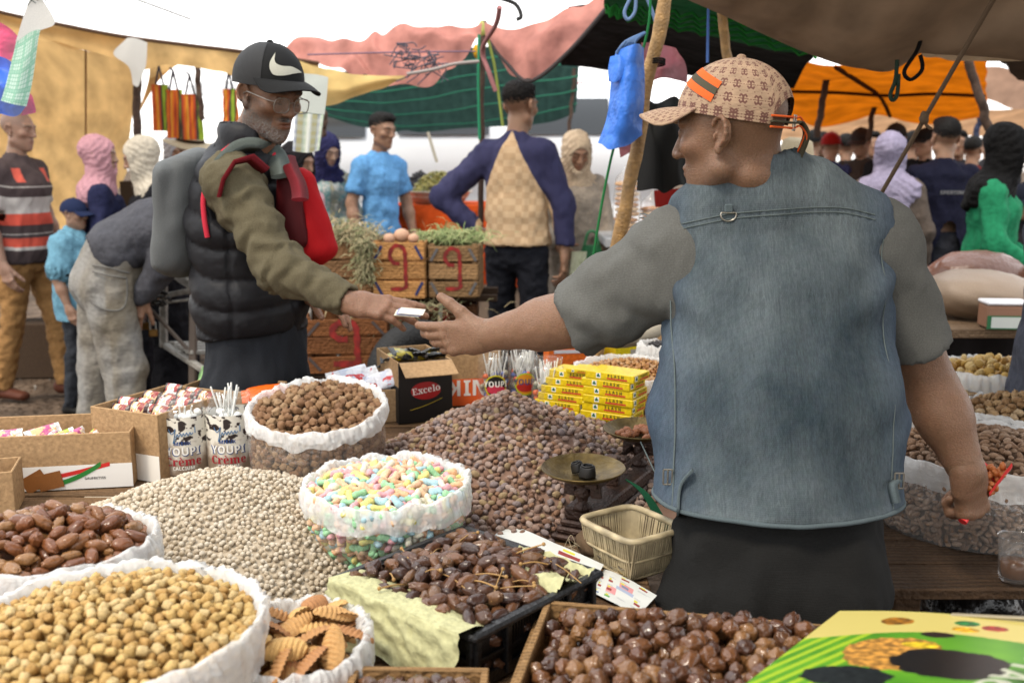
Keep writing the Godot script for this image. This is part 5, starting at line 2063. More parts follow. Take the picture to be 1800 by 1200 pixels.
func _less(off:Vector3,rows:Array) -> Array:
	var out:=[]
	for r in rows:
		var q:=[]
		for p in r:
			q.append(p-off)
		out.append(q)
	return out


# ------------------------------------------------------------------ the stall, its boxes, jars and tools
const TOP:=.66

func wood_mat(c:Color,scale:=4.0) -> StandardMaterial3D:
	var m:=base(c,.8)
	tri(m,t_wood,n_pits,scale,.4,true)
	m.metallic_specular=.3
	return m

func card_mat(c:=C(.70,.57,.42)) -> StandardMaterial3D:
	var m:=base(c,.85)
	tri(m,t_skin,n_fine,5.0,.12)
	m.metallic_specular=.25
	return m

func build_stall() -> void:
	var woods:=[wood_mat(C(.50,.40,.30)),wood_mat(C(.43,.34,.26),3.1),wood_mat(C(.55,.44,.33),4.7)]
	var t:=thing("market_stall","long low stall of rough boards on legs, covered with goods, round the seller","stall",V(-.4,0,-2.0))
	var off:=t.position
	var z:=-.82
	var k:=0
	while z>-3.25:
		var xs:=[-1.6,1.35]
		if z<-1.42:
			xs=[-1.6,.255]
		if z<-2.36:
			xs=[-1.6,1.0]
		if z<-2.7:
			xs=[-.42,1.0]
		var g:=Geo.new()
		g.box(V((xs[0]+xs[1])*.5,TOP-.014+.002*sin(k*2.7),z)-off,V(xs[1]-xs[0],.022,.116),Basis(),.003)
		part("plank",g.mesh(),woods[k % 3],t)
		z-=.122
		k+=1
	for p in [V(-1.5,0,-.9),V(1.2,0,-1.0),V(-1.5,0,-2.5),V(.1,0,-1.6),V(-.3,0,-3.1),V(.9,0,-3.1),V(.18,0,-2.2),V(.9,0,-2.5)]:
		var g:=Geo.new()
		g.box(p+V(0,.317,0)-off,V(.06,.634,.06),Basis(),.004)
		part("leg",g.mesh(),woods[1],t)
	build_cartons()
	build_jars()
	build_scale()
	build_basket()
	build_papers()
	build_yellow_boxes()

# an open carton: at the middle of its base, with walls of a given thickness; flaps = outward lids [side, length, angle]
func carton(called:String,label:String,at:Vector3,turn:float,size:Vector3,m:Material,flaps:=[],front:Material=null,inner:Material=null) -> Node3D:
	var t:=thing(called,label,"box",at,turn)
	var th:=.005
	var g:=Geo.new()
	g.box(V(0,th*.5+.001,0),V(size.x-.002,th,size.z-.002))
	part("bottom",g.mesh(),m,t)
	for k in 4:
		g=Geo.new()
		var n:Vector3=[V(0,0,1),V(0,0,-1),V(1,0,0),V(-1,0,0)][k]
		var w:=size.x if k<2 else size.z-2.0*th-.001
		var d:=size.z*.5 if k<2 else size.x*.5
		var bs:=Basis(V(n.z,0,-n.x),Vector3.UP,n)
		g.box(n*(d-th*.5)+V(0,size.y*.5,0),V(w,size.y,th),bs,.0015)
		part("side",g.mesh(),front if front and k==0 else m,t)
	for f in flaps:
		g=Geo.new()
		var n:Vector3=[V(0,0,1),V(0,0,-1),V(1,0,0),V(-1,0,0)][f[0]]
		var w:=(size.x if f[0]<2 else size.z)-.004
		var d:=size.z*.5 if f[0]<2 else size.x*.5
		var dir:=n.rotated(Vector3.UP.cross(n).normalized(),f[2])
		var a:=n*(d+.001)+V(0,size.y-.001,0)
		var side:=Vector3.UP.cross(n).normalized()
		var nn:=dir.cross(side)
		g.box(a+dir*(f[1]*.5),V(w,th*.7,f[1]),Basis(side,-nn,dir),.001)
		part("flap",g.mesh(),m,t)
	return t

# flat print laid a hair above a face: quads of colour [x, y, w, h, color] in the plane z
func print_on(t:Node3D,called:String,z:float,quads:Array,xf:=Transform3D()) -> void:
	for q in quads:
		var g:=Geo.new()
		g.box(V(q[0],q[1],z),V(q[2],q[3],.0008))
		part(called,g.mesh(),base(q[4],.6),t,xf)

func pouch_mesh(sx:float,sz:float,thick:float,sd:float) -> ArrayMesh:
	var g:=Geo.new()
	for side in [1.0,-1.0]:
		g.sheet(17,13,func(a:int,b:int) -> Vector3:
			var u:=a/8.0-1.0
			var v:=b/6.0-1.0
			var puff:=pow(maxf(.0,(1.0-u*u)*(1.0-v*v*v*v)),.5)
			var y:float=side*thick*puff+.12*thick*fnoise.get_noise_3d(u*3+sd,v*3,side)
			if absf(u)>.86:
				y=.15*thick*sin(v*26.0)+side*.0004
			return V(u*sx*(1.0-.06*puff),y,v*sz))
	return g.mesh()

var foil_mats:={}

# glossy wrapper with printed patches of colour
func wrapper_mat(key:String,cols:Array,sd:int) -> StandardMaterial3D:
	if foil_mats.has(key):
		return foil_mats[key]
	var n:=FastNoiseLite.new()
	n.seed=sd
	n.frequency=.03
	n.noise_type=FastNoiseLite.TYPE_CELLULAR
	n.cellular_return_type=FastNoiseLite.RETURN_CELL_VALUE
	var im:=Image.create(96,96,false,Image.FORMAT_RGB8)
	for y in 96:
		for x in 96:
			var q:=n.get_noise_2d(x,y)*.5+.5
			var c:Color=cols[clampi(int(q*cols.size()),0,cols.size()-1)]
			if x<14 or x>82:
				c=cols[0]
			im.set_pixel(x,y,c)
	var m:=base(Color.WHITE,.32)
	m.albedo_texture=ImageTexture.create_from_image(im)
	m.normal_enabled=true
	m.normal_texture=n_wrinkle
	m.normal_scale=.6
	foil_mats[key]=m
	return m

func packets(called:String,label:String,group:String,spots:Array,sx:float,sz:float,thick:float,ms:Array) -> void:
	var meshes:=[pouch_mesh(sx,sz,thick,1.0),pouch_mesh(sx,sz,thick,5.0),pouch_mesh(sx,sz,thick,9.0)]
	for k in spots.size():
		var s:Array=spots[k]
		single(called,meshes[k % 3],ms[k % ms.size()],label,"packet",group,Transform3D(Basis.from_euler(s[1]),s[0]))

func build_cartons() -> void:
	var card:=card_mat()
	var inner:=card_mat(C(.66,.55,.42))
	# wide carton at the left with wafers
	var t:=carton("carton","wide cardboard carton with printed wafers on its front, at the left edge",V(-1.129,.66,-2.251)+V(-.04,.001,-.085),.17,V(.50,.135,.2),card)
	var wf:=Transform3D(Basis(),V(0,0,.1))
	print_on(t,"print",.0012,[[.0,.03,.5,.058,C(.86,.85,.83)]],wf)
	var g:=Geo.new()
	g.sheet(2,14,func(a:int,b:int) -> Vector3:
		var s:=b/13.0
		return V(-.2+.4*s,.004+.05*s*s+.010*a,.0022))
	part("print_stripe",g.mesh(),base(C(.75,.12,.1),.6),t,wf)
	g=Geo.new()
	g.sheet(2,14,func(a:int,b:int) -> Vector3:
		var s:=b/13.0
		return V(.03+.15*s,.004+.05*s*s+.012*a,.0026))
	part("print_stripe",g.mesh(),base(C(.12,.45,.16),.6),t,wf)
	var waffle:=base(C(.65,.4,.16),.6)
	tri(waffle,t_weave,null,12.0)
	for k in 2:
		g=Geo.new()
		g.box(V(.03+.035*k,.024,.003+.0008*k),V(.055,.04,.0008),Basis(Vector3.BACK,.5-.3*k))
		part("print_wafer",g.mesh(),waffle,t,wf)
	g=Geo.new()
	g.box(V(-.09,.014,.003),V(.1,.026,.0008),Basis(Vector3.BACK,.08))
	part("print_wafer",g.mesh(),base(C(.45,.13,.08),.6),t,wf)
	part("lettering",lettering("GAUFRETTES",.008),base(C(.2,.2,.2)),t,wf*Transform3D(Basis(),V(.165,.026,.0025)))
	var at:=t.position
	var tb:=Basis(Vector3.UP,.17)
	var spots:=[]
	for k in 7:
		spots.append([at+tb*V(-.1+.042*k,.088+.012*(k % 2),-.02+.03*(k % 3)),V(.9+.2*(k % 3),.3*k,.6-.4*(k % 2))])
	packets("wafer_packet","small white and green wafer packet lying in the wide carton","packets in the wide carton",spots,.042,.028,.012,[wrapper_mat("white",[C(.9,.9,.88),C(.6,.75,.2),C(.85,.55,.4),C(.92,.92,.9)],3),wrapper_mat("pink",[C(.92,.9,.88),C(.7,.3,.5),C(.9,.7,.5),C(.9,.9,.85)],4)])
	# small carton corner at the very left
	carton("carton","small cardboard carton corner at the left edge beside the bag of dates",V(-1.164,.66,-2.086)+V(-.02,.001,-.03),.3,V(.16,.1,.12),card)
	# tall carton of biscuits
	t=carton("carton","tall open cardboard carton full of standing chocolate biscuits, behind the cow print jars",V(-.884,.66,-2.336)+V(-.005,.001,-.13),-.42,V(.215,.17,.27),card)
	wf=Transform3D(Basis(),V(0,0,.135))
	print_on(t,"print",.0012,[[.0,.034,.213,.066,C(.88,.86,.82)]],wf)
	g=Geo.new()
	var sw:=PackedVector3Array()
	for k in 22:
		var a:=-.5+5.2*k/21.0
		sw.append(V(-.02+.028*cos(a)+.006*k/21.0,.036+.014*sin(a),.0022))
	g.tube(sw,.0032,6,.25)
	part("print_flourish",g.mesh(),base(C(.45,.3,.16),.6),t,wf)
	spots=[]
	at=t.position
	tb=Basis(Vector3.UP,-.42)
	for row in 3:
		for k in 8:
			spots.append([at+tb*V(-.066+.066*row,.122+.012*sin(k*2.0+row),.098-.027*k),V(1.05+.12*sin(k+row*2.0),-.42+.06*sin(k*1.7),.05*sin(k*3.1))])
	packets("biscuit_packet","white and dark red biscuit packet standing in the tall carton","biscuit packets in the tall carton",spots,.03,.05,.009,[wrapper_mat("bisc",[C(.2,.09,.07),C(.9,.88,.85),C(.75,.62,.42),C(.5,.08,.08),C(.9,.88,.86)],8),wrapper_mat("bisc2",[C(.12,.08,.07),C(.88,.87,.85),C(.55,.1,.1),C(.8,.7,.55),C(.92,.9,.88)],12)])
	# low carton edge behind the jars, by the customer
	carton("carton","low open cardboard carton between the customer and the second cow print jar",V(-.836,.66,-2.747)+V(.03,.001,-.06),-.3,V(.26,.13,.16),card)
	g=Geo.new()
	single("sweet_packet",pouch_mesh(.06,.03,.015,3.0),base(C(.85,.35,.05),.35),"orange packet lying on the low carton left of the bag of sesame nuts","packet","",Transform3D(Basis.from_euler(V(.4,.3,.1)),V(-.654,.82,-2.565)))
	# plain carton with white and red packets behind the sesame bag
	t=carton("carton","plain cardboard carton topped with white and red packets right of the sesame nuts",V(-.353,.66,-2.852)+V(-.055,.001,-.07),.25,V(.155,.10,.13),card)
	at=t.position
	spots=[]
	for k in 7:
		spots.append([at+V(-.1+.03*k,.118+.014*sin(k*1.4),-.01+.024*(k % 2)),V(.95-.1*(k % 3),.55+.1*sin(k),.25)])
	packets("sugar_packet","white packet with a red corner on the plain carton behind the sesame nuts","white packets on the plain carton",spots,.05,.03,.009,[wrapper_mat("wr",[C(.9,.9,.9),C(.75,.1,.12),C(.92,.92,.92),C(.86,.87,.9)],21),wrapper_mat("wr2",[C(.9,.9,.92),C(.9,.9,.92),C(.8,.82,.88),C(.8,.2,.2)],22)])
	# black printed carton with its flap hanging
	var black:=base(C(.06,.055,.055),.4)
	t=carton("carton","black printed carton with a red oval on its front and its cardboard flap open",V(-.268,.66,-2.872)+V(-.035,.001,-.12),.38,V(.165,.185,.26),card,[[0,.075,.42]],black)
	print_on(t,"black_side",.0012,[[0,.055,.26,.11,C(.07,.065,.065)]],Transform3D(Basis(Vector3.UP,-PI/2),V(-.0825,0,0)))
	wf=Transform3D(Basis(),V(0,0,.13))
	g=Geo.new()
	g.lathe(PackedVector2Array([Vector2(.0,.0016),Vector2(.96,.0016),Vector2(1.0,.0002)]),32,Transform3D(Basis(V(.046,0,0),V(0,0,1),V(0,.027,0)),V(.0,.096,0)))
	part("print_oval",g.mesh(),base(C(.62,.06,.07),.5),t,wf)
	part("lettering",lettering("Excelo",.026,.0,true),base(C(.9,.87,.85)),t,wf*Transform3D(Basis(Vector3.BACK,.12),V(0,.099,.0026)))
	g=Geo.new()
	g.tube(curve([V(-.05,.04,.001),V(0,.052,.001),V(.05,.07,.001)],12),.0015,5,.4)
	part("print_line",g.mesh(),base(C(.7,.6,.1)),t,wf)
	at=t.position
	tb=Basis(Vector3.UP,.38)
	spots=[]
	for k in 11:
		spots.append([at+tb*V(-.045+.045*(k % 3),.15+.012*(k % 2)+.004*k,-.09+.017*k),V(.35*sin(k*1.9),k*1.1,.45*cos(k*1.3))])
	packets("wafer_bar","black and yellow wrapped wafer bar in the black printed carton","bars in the black carton",spots,.05,.022,.010,[wrapper_mat("by",[C(.08,.08,.09),C(.75,.65,.1),C(.1,.1,.1),C(.6,.6,.62)],31),wrapper_mat("by2",[C(.2,.2,.2),C(.1,.1,.1),C(.65,.6,.25),C(.4,.42,.42)],33)])
	# carton with orange chocolate bars
	t=carton("carton","cardboard carton with orange and white print holding orange chocolate bars",V(-.158,.66,-3.051)+V(.02,.001,-.12),.2,V(.17,.19,.2),card)
	wf=Transform3D(Basis(),V(0,0,.1))
	print_on(t,"print",.0012,[[0,.045,.168,.085,C(.86,.36,.12)]],wf)
	part("lettering",lettering("NIK",.07),base(C(.9,.88,.86)),t,wf*Transform3D(Basis(Vector3.BACK,PI),V(-.02,.06,.0024)))
	at=t.position
	var org:=base(C(.88,.33,.05),.4)
	tri(org,t_skin,n_wrinkle,6.0,.4)
	spots=[[V(-.06,.205,-.05),V(0,.1,.05)],[V(-.04,.21,.03),V(.1,-.35,-.2)],[V(.03,.2,-.02),V(0,.15,.05)],[V(.09,.215,.02),V(.2,.3,.25)],[V(-.02,.222,-.07),V(.1,.05,.03)]]
	for k in spots.size():
		g=Geo.new()
		g.box(Vector3.ZERO,V(.15,.022,.036),Basis(),.004)
		var bar:=thing("chocolate_bar",["long orange chocolate bar box at the back of the carton left of the lollipop jars","orange bar box slanting down over the carton edge","orange bar box lying flat in the middle under the hand of the seller","orange bar box nearest the first lollipop jar","topmost orange bar box beside the open hand"][k],"chocolate box",at+spots[k][0],spots[k][1].y)
		bar.rotation=spots[k][1]
		part("wrapper",g.mesh(),org,bar)
		part("lettering",lettering("TONIK",.02),base(C(.9,.85,.8)),bar,Transform3D(Basis(),V(.02,0,.0192)))
		print_on(bar,"print",.0188,[[-.045,.0,.05,.016,C(.18,.08,.05)]])
	# more boxes at the back, partly under the reaching arm
	t=thing("sweet_box","orange sweet box behind the third lollipop jar under the reaching arm","box",V(.22,.66,-3.41)+V(.0,.001,-.1),.15)
	g=Geo.new()
	g.box(V(0,.075,0),V(.2,.15,.1),Basis(),.002)
	part("box_body",g.mesh(),card_mat(C(.86,.42,.16)),t)
	print_on(t,"print",.0508,[[.03,.04,.1,.03,C(.1,.07,.06)],[-.02,.1,.12,.012,C(.75,.75,.78)]])
	t=thing("toy_box","bright yellow box with grey pictures under the sleeve of the seller","box",V(.358,.66,-3.502)+V(.05,.001,-.06),.4)
	g=Geo.new()
	g.box(V(0,.06,0),V(.12,.12,.09),Basis(),.002)
	part("box_body",g.mesh(),card_mat(C(.86,.78,.12)),t)
	print_on(t,"print",.0458,[[.02,.08,.035,.03,C(.6,.58,.55)],[-.03,.03,.03,.03,C(.55,.55,.5)],[.03,.03,.04,.02,C(.2,.5,.25)]])
	t=carton("carton","plain cardboard carton behind the raisins beside the yellow picture box",V(.465,.66,-3.621)+V(.08,.001,-.12),-.15,V(.2,.14,.16),card)
	g=Geo.new()
	g.ball(V(.403,.86,-3.307),V(.12,.05,.08),Basis(Vector3.BACK,.2),18,12,func(q:Vector3) -> float:return 1.0+.12*fnoise.get_noise_3d(q.x*2,q.y*2,q.z*2))
	single("flour_sack",g.mesh(),cloth(C(.82,.78,.7)),"white sack with a faded red mark behind the plain carton under the sleeve","sack")

func jar_lathe(r:float,h:float) -> PackedVector2Array:
	return PackedVector2Array([Vector2(.001,.002),Vector2(r*.86,.0),Vector2(r*.97,.006),Vector2(r,.016),Vector2(r,h*.78),Vector2(r*.985,h*.82),Vector2(r*.84,h*.87),Vector2(r*.82,h*.88),Vector2(r*.86,h*.895),Vector2(r*.82,h*.91),Vector2(r*.86,h*.93),Vector2(r*.83,h*.945),Vector2(r*.87,h*.97),Vector2(r*.87,h),Vector2(r*.82,h)])

func clear_mat(alpha:=.06,rough:=.1) -> StandardMaterial3D:
	var m:=StandardMaterial3D.new()
	m.transparency=BaseMaterial3D.TRANSPARENCY_ALPHA
	m.albedo_color=C(.93,.93,.92,alpha)
	m.roughness=rough
	m.cull_mode=BaseMaterial3D.CULL_DISABLED
	return m

# lettering bent round a jar of radius r
func wrapped(s:String,size:float,r:float,serif:=false) -> ArrayMesh:
	var t:=lettering(s,size,.0,serif)
	var g:=Geo.new()
	g.lay(t,Transform3D())
	for k in g.v.size():
		var p:=g.v[k]
		g.v[k]=V(sin(p.x/r)*r,p.y,cos(p.x/r)*r)
		g.n[k]=V(sin(p.x/r),0,cos(p.x/r))
	return g.mesh()

func patch_mesh(r:float,a0:float,a1:float,y0:float,y1:float) -> ArrayMesh:
	var g:=Geo.new()
	g.sheet(17,2,func(a:int,b:int) -> Vector3:
		var w:=lerpf(a0,a1,a/16.0)
		return V(sin(w)*r,lerpf(y1,y0,b),cos(w)*r))
	return g.mesh()

func disc_mesh(r:float,w:float,y:float,rx:float,ry:float,ring:=.0) -> ArrayMesh:
	var g:=Geo.new()
	g.sheet(33,5,func(a:int,b:int) -> Vector3:
		var t:=TAU*(a % 32)/32.0
		var f:=lerpf(ring,1.0,b/4.0)
		var ww:=w+cos(t)*rx*f/r
		return V(sin(ww)*r,y+sin(t)*ry*f,cos(ww)*r))
	return g.mesh()

func build_jars() -> void:
	var plastic:=clear_mat(.06,.08)
	var stick_m:=base(C(.88,.88,.86),.5)
	var blue:=base(C(.13,.27,.5),.5)
	var red:=base(C(.62,.05,.14),.5)
	var white:=base(C(.9,.89,.86),.5)
	# two jars in a cow print sleeve
	var sleeve:=base(Color.WHITE,.35)
	var im:=Image.create(256,128,false,Image.FORMAT_RGB8)
	var cn:=FastNoiseLite.new()
	cn.seed=44
	cn.frequency=.03
	for y in 128:
		for x in 256:
			var c:=C(.84,.82,.77)
			var low:=(y-52.0)/60.0
			if low>.0:
				var q:=cn.get_noise_2d(x*1.2,y*.8+300)
				c=c.lerp(C(.48,.40,.33),clampf(low*.9+q*.9,0,.85))
			var s:=cn.get_noise_2d(x*1.5,y*1.6)
			if s>.22 and y<60:
				c=C(.16,.12,.12)
			im.set_pixel(x,y,c)
	sleeve.albedo_texture=ImageTexture.create_from_image(im)
	for k in 2:
		var at:Vector3=[V(-.813,.66,-2.354),V(-.703,.66,-2.372)][k]+V(0,.001,-.03)
		var r:=.060
		var h:=.197
		var t:=thing("lollipop_jar",["plastic jar in a cow print sleeve, nearer the cardboard cartons","cow print jar bristling with white lollipop sticks, next to the sesame nuts"][k],"jar",at,.12-.1*k)
		var g:=Geo.new()
		g.lathe(jar_lathe(r,h),40)
		part("jar_body",g.mesh(),plastic,t)
		g=Geo.new()
		g.sheet(49,8,func(a:int,b:int) -> Vector3:
			var w:=TAU*(a % 48)/48.0
			return V(sin(w)*(r+.0012),lerpf(h*.79,.012,b/7.0),cos(w)*(r+.0012)),48)
		part("sleeve",g.mesh(),sleeve,t)
		var q:=Transform3D(Basis(Vector3.UP,.12),Vector3.ZERO)
		# the script word, drawn as a bent line
		g=Geo.new()
		var script:=PackedVector3Array()
		for p in curve([V(-.9,1.0,0),V(-.72,.55,0),V(-.5,.75,0),V(-.42,1.05,0),V(-.5,.3,0),V(-.62,-.35,0),V(-.45,.0,0),V(-.3,.55,0),V(-.22,.28,0),V(-.08,.6,0),V(.0,.3,0),V(.1,.62,0),V(.2,.35,0),V(.32,.65,0),V(.42,.36,0),V(.55,.66,0),V(.62,.4,0),V(.75,.6,0)],90):
			var w:float=p.x*.034/r
			script.append(V(sin(w)*(r+.0024),.102+p.y*.026,cos(w)*(r+.0024)))
		g.tube(script,.0011,5)
		var w2:=.9*.034/r
		g.tube(PackedVector3Array([V(sin(w2)*(r+.0024),.131,cos(w2)*(r+.0024)),V(sin(w2)*(r+.0024),.116,cos(w2)*(r+.0024))]),.0012,5)
		part("script_word",g.mesh(),base(C(.32,.46,.6),.5),t,q)
		part("lettering",wrapped("MIEUX",.013,r+.002),blue,t,q*Transform3D(Basis(),V(0,.092,0)))
		part("lettering",wrapped("YOUPI",.030,r+.0018),blue,t,q*Transform3D(Basis(),V(0,.0705,0)))
		part("lettering",wrapped("YOUPI",.0275,r+.0026),white,t,q*Transform3D(Basis(),V(0,.072,0)))
		part("lettering",wrapped("Crème",.027,r+.003,true),red,t,q*Transform3D(Basis(),V(.0,.046,0)))
		part("lettering",wrapped("CALCIUM",.012,r+.003),white,t,q*Transform3D(Basis(),V(0,.03,0)))
		g=Geo.new()
		for n in (16 if k else 5):
			var a:=V(rng.randf_range(-.03,.03),h*.7,rng.randf_range(-.03,.03))
			var b:=a+V(rng.randf_range(-.022,.022),h*(rng.randf_range(.26,.44) if k else .2),rng.randf_range(-.02,.02))
			g.tube(PackedVector3Array([a,b]),.0022,6)
		for n in 24:
			g.ball(V(rng.randf_range(-.033,.033),h*rng.randf_range(.6,.78),rng.randf_range(-.033,.033)),Vector3.ONE*.010,Basis(),8,6)
		var o:=part("lollipops",g.mesh(),stick_m,t)
		o.set_meta("kind","stuff")
	# three clear jars of lollipops with round labels
	var tops:=[base(C(.25,.28,.2),.4),base(C(.8,.35,.12),.4),base(C(.3,.36,.6),.4),base(C(.6,.58,.5),.4)]
	for k in 3:
		var at:Vector3=[V(-.056,.66,-3.051),V(.038,.66,-3.081),V(.109,.66,-2.898)][k]+V(0,.001,-.03)
		var r:float=[.053,.05,.05][k]
		var h:=.185
		var t:=thing("lollipop_jar",["clear lollipop jar with a yellow ringed black label, first of three behind the nuts","clear lollipop jar with orange sweets and a yellow-green label, second of three behind the nuts","clear lollipop jar without a label, beside the yellow boxes"][k],"jar",at,.1)
		var g:=Geo.new()
		g.lathe(jar_lathe(r,h),40)
		part("jar_body",g.mesh(),plastic,t)
		for kind in 4:
			g=Geo.new()
			for n in 26:
				var a:=rng.randf()*TAU
				var d:=r*.78*sqrt(rng.randf())
				var c:=V(cos(a)*d,rng.randf_range(.012,h*.58),sin(a)*d)
				g.ball(c,Vector3.ONE*rng.randf_range(.008,.0105),Basis(),8,6)
			var o:=part("sweets",g.mesh(),tops[(kind+(k if kind else k*1)) % 4],t)
			o.set_meta("kind","stuff")
		g=Geo.new()
		for n in 46:
			var a:=rng.randf()*TAU
			var d:=r*.6*sqrt(rng.randf())
			var c:=V(cos(a)*d,h*rng.randf_range(.3,.6),sin(a)*d)
			g.tube(PackedVector3Array([c,c+V(rng.randf_range(-.018,.018),h*rng.randf_range(.28,.45),rng.randf_range(-.018,.018))]),.002,5)
		var o2:=part("sticks",g.mesh(),stick_m,t)
		o2.set_meta("kind","stuff")
		if k<2:
			part("label_ring",disc_mesh(r+.0012,.0,.072,.036,.036),base([C(.8,.75,.12),C(.62,.68,.14)][k],.4),t)
			part("label",disc_mesh(r+.002,.0,.072,.032,.032),base([C(.08,.08,.08),C(.75,.5,.1)][k],.4),t)
			part("label_band",disc_mesh(r+.0026,.0,.062,.03,.014),base([C(.75,.2,.3),C(.6,.1,.08)][k],.4),t)
			part("lettering",wrapped("YOUPI",.026,r+.0028),base([C(.92,.92,.9),C(.2,.2,.4)][k]),t,Transform3D(Basis(),V(0,.079,0)))

func build_scale() -> void:
	var p1:=V(.145,.79,-1.947)
	var p2:=V(.298,.792,-2.24)
	var t:=thing("balance_scale","old iron balance scale with two brass pans standing at the edge of the nuts","scale",V(.215,TOP,-2.08))
	var off:=t.position
	var along:=(p2-p1)
	along.y=0
	along=along.normalized()
	var bs:=Basis(along,Vector3.UP,along.cross(Vector3.UP))
	var iron:=base(C(.30,.21,.17),.55)
	tri(iron,t_soft,n_pits,9.0,.5)
	iron.metallic=.35
	var brass:=base(C(.50,.42,.25),.42)
	tri(brass,t_soft,n_pits,8.0,.15)
	brass.metallic=.75
	var g:=Geo.new()
	var mid:=(p1+p2)*.5
	mid.y=TOP
	for k in 4:
		var s:Vector3=[V(.40,.012,.115),V(.38,.014,.1),V(.365,.014,.088),V(.35,.028,.076)][k]
		g.box(mid+V(0,[.007,.0195,.033,.0535][k],0)-off,s,bs,.004)
	part("base",g.mesh(),iron,t)
	for p in [p1,p2]:
		g=Geo.new()
		g.lathe(PackedVector2Array([Vector2(.0,.0),Vector2(.03,.001),Vector2(.055,.006),Vector2(.074,.014),Vector2(.084,.022),Vector2(.0865,.0235),Vector2(.085,.0255),Vector2(.073,.0175),Vector2(.054,.009),Vector2(.03,.0035),Vector2(.0,.0025)]),56,Transform3D(Basis(V(1,0,.2).normalized(),.03),p-off),func(q:Vector3,_k:int,w:float) -> Vector3:return q*(1.0+.008*sin(3.0*w)))
		part("pan",g.mesh(),brass,t)
		g=Geo.new()
		g.lathe(PackedVector2Array([Vector2(.0,-.066),Vector2(.02,-.066),Vector2(.018,-.058),Vector2(.01,-.05),Vector2(.012,-.04),Vector2(.02,-.03),Vector2(.012,-.02),Vector2(.014,-.01),Vector2(.034,-.002),Vector2(.0,.0)]),24,Transform3D(Basis(),p-off))
		part("pan_stem",g.mesh(),iron,t)
		g=Geo.new()
		for q in [-1.0,1.0]:
			g.bar(p+bs.z*(.028*q)+V(0,-.008,0)-off,p+bs.z*(.03*q)+V(0,-.038,0)-off,.022,.008)
		g.bar(p+bs.z*-.034+V(0,-.012,0)-off,p+bs.z*.034+V(0,-.012,0)-off,.009,.02)
		part("pan_fork",g.mesh(),iron,t)
	g=Geo.new()
	for q in [-1.0,1.0]:
		g.bar(p1+bs.z*(.018*q)+V(0,-.026,0)-off,p2+bs.z*(.018*q)+V(0,-.026,0)-off,.014,.006,Vector3.UP,.002)
	part("beam",g.mesh(),iron,t)
	g=Geo.new()
	g.box(mid+V(0,.1,0)-off,V(.022,.07,.03),bs,.004)
	g.box(mid+along*.045+V(0,.105,0)-off,V(.03,.03,.034),bs,.003)
	part("pivot",g.mesh(),iron,t)
	# two weights in the front pan
	for k in 2:
		g=Geo.new()
		var r:float=[.019,.0145][k]
		var h:float=[.021,.016][k]
		g.lathe(PackedVector2Array([Vector2(0,0),Vector2(r,.0),Vector2(r*1.04,h*.2),Vector2(r*.92,h),Vector2(r*.8,h+.002),Vector2(r*.55,h-.001),Vector2(0,h-.002)]),6)
		var w:=thing("weight",["larger six-sided iron weight with a ring in the brass pan","smaller six-sided iron weight leaning behind the larger one"][k],"weight",p1+[V(.008,.0058,.01),V(-.008,.011,-.014)][k],.4+k)
		if k:
			w.rotation.x=-.35
		var wm:=base(C(.12,.115,.11),.5)
		wm.metallic=.4
		part("weight_body",g.mesh(),wm,w)
		g=Geo.new()
		var ring:=PackedVector3Array()
		for n in 16:
			ring.append(V(cos(TAU*n/16)*r*.6,h+.003,sin(TAU*n/16)*r*.6))
		g.tube(ring,.0018,6,1.0,true)
		part("ring",g.mesh(),wm,w)
	# green string round the end of the beam
	g=Geo.new()
	for k in 7:
		var a:=p1+along*.11+bs.z*.03+V(.02,-.03,0)
		g.tube(curve([a,a+V(.03+.002*k,-.02,.03),a+V(.055+.003*k,-.06,.07),a+V(.07+.004*k,-.085,.1+.003*k)],14),.0016,5)
	single("green_string",g.mesh(),cloth(C(.10,.32,.22)),"bundle of dark green string hanging from the scale into the cream basket","string")
	# nuts in the far pan
	g=Geo.new()
	for k in 40:
		var a:=rng.randf()*TAU
		var d:=.05*sqrt(rng.randf())
		g.ball(p2+V(cos(a)*d,.011+rng.randf()*.012*(1.0-d/.06),sin(a)*d),V(.012,.007,.008),Basis.from_euler(V(0,rng.randf()*6,rng.randf_range(-.3,.3))),8,6)
	var nn:=single("shelled_almonds",g.mesh(),base(C(.56,.34,.2),.6),"small heap of brown almonds in the far brass pan beside the denim vest","almonds")
	nn.set_meta("kind","stuff")

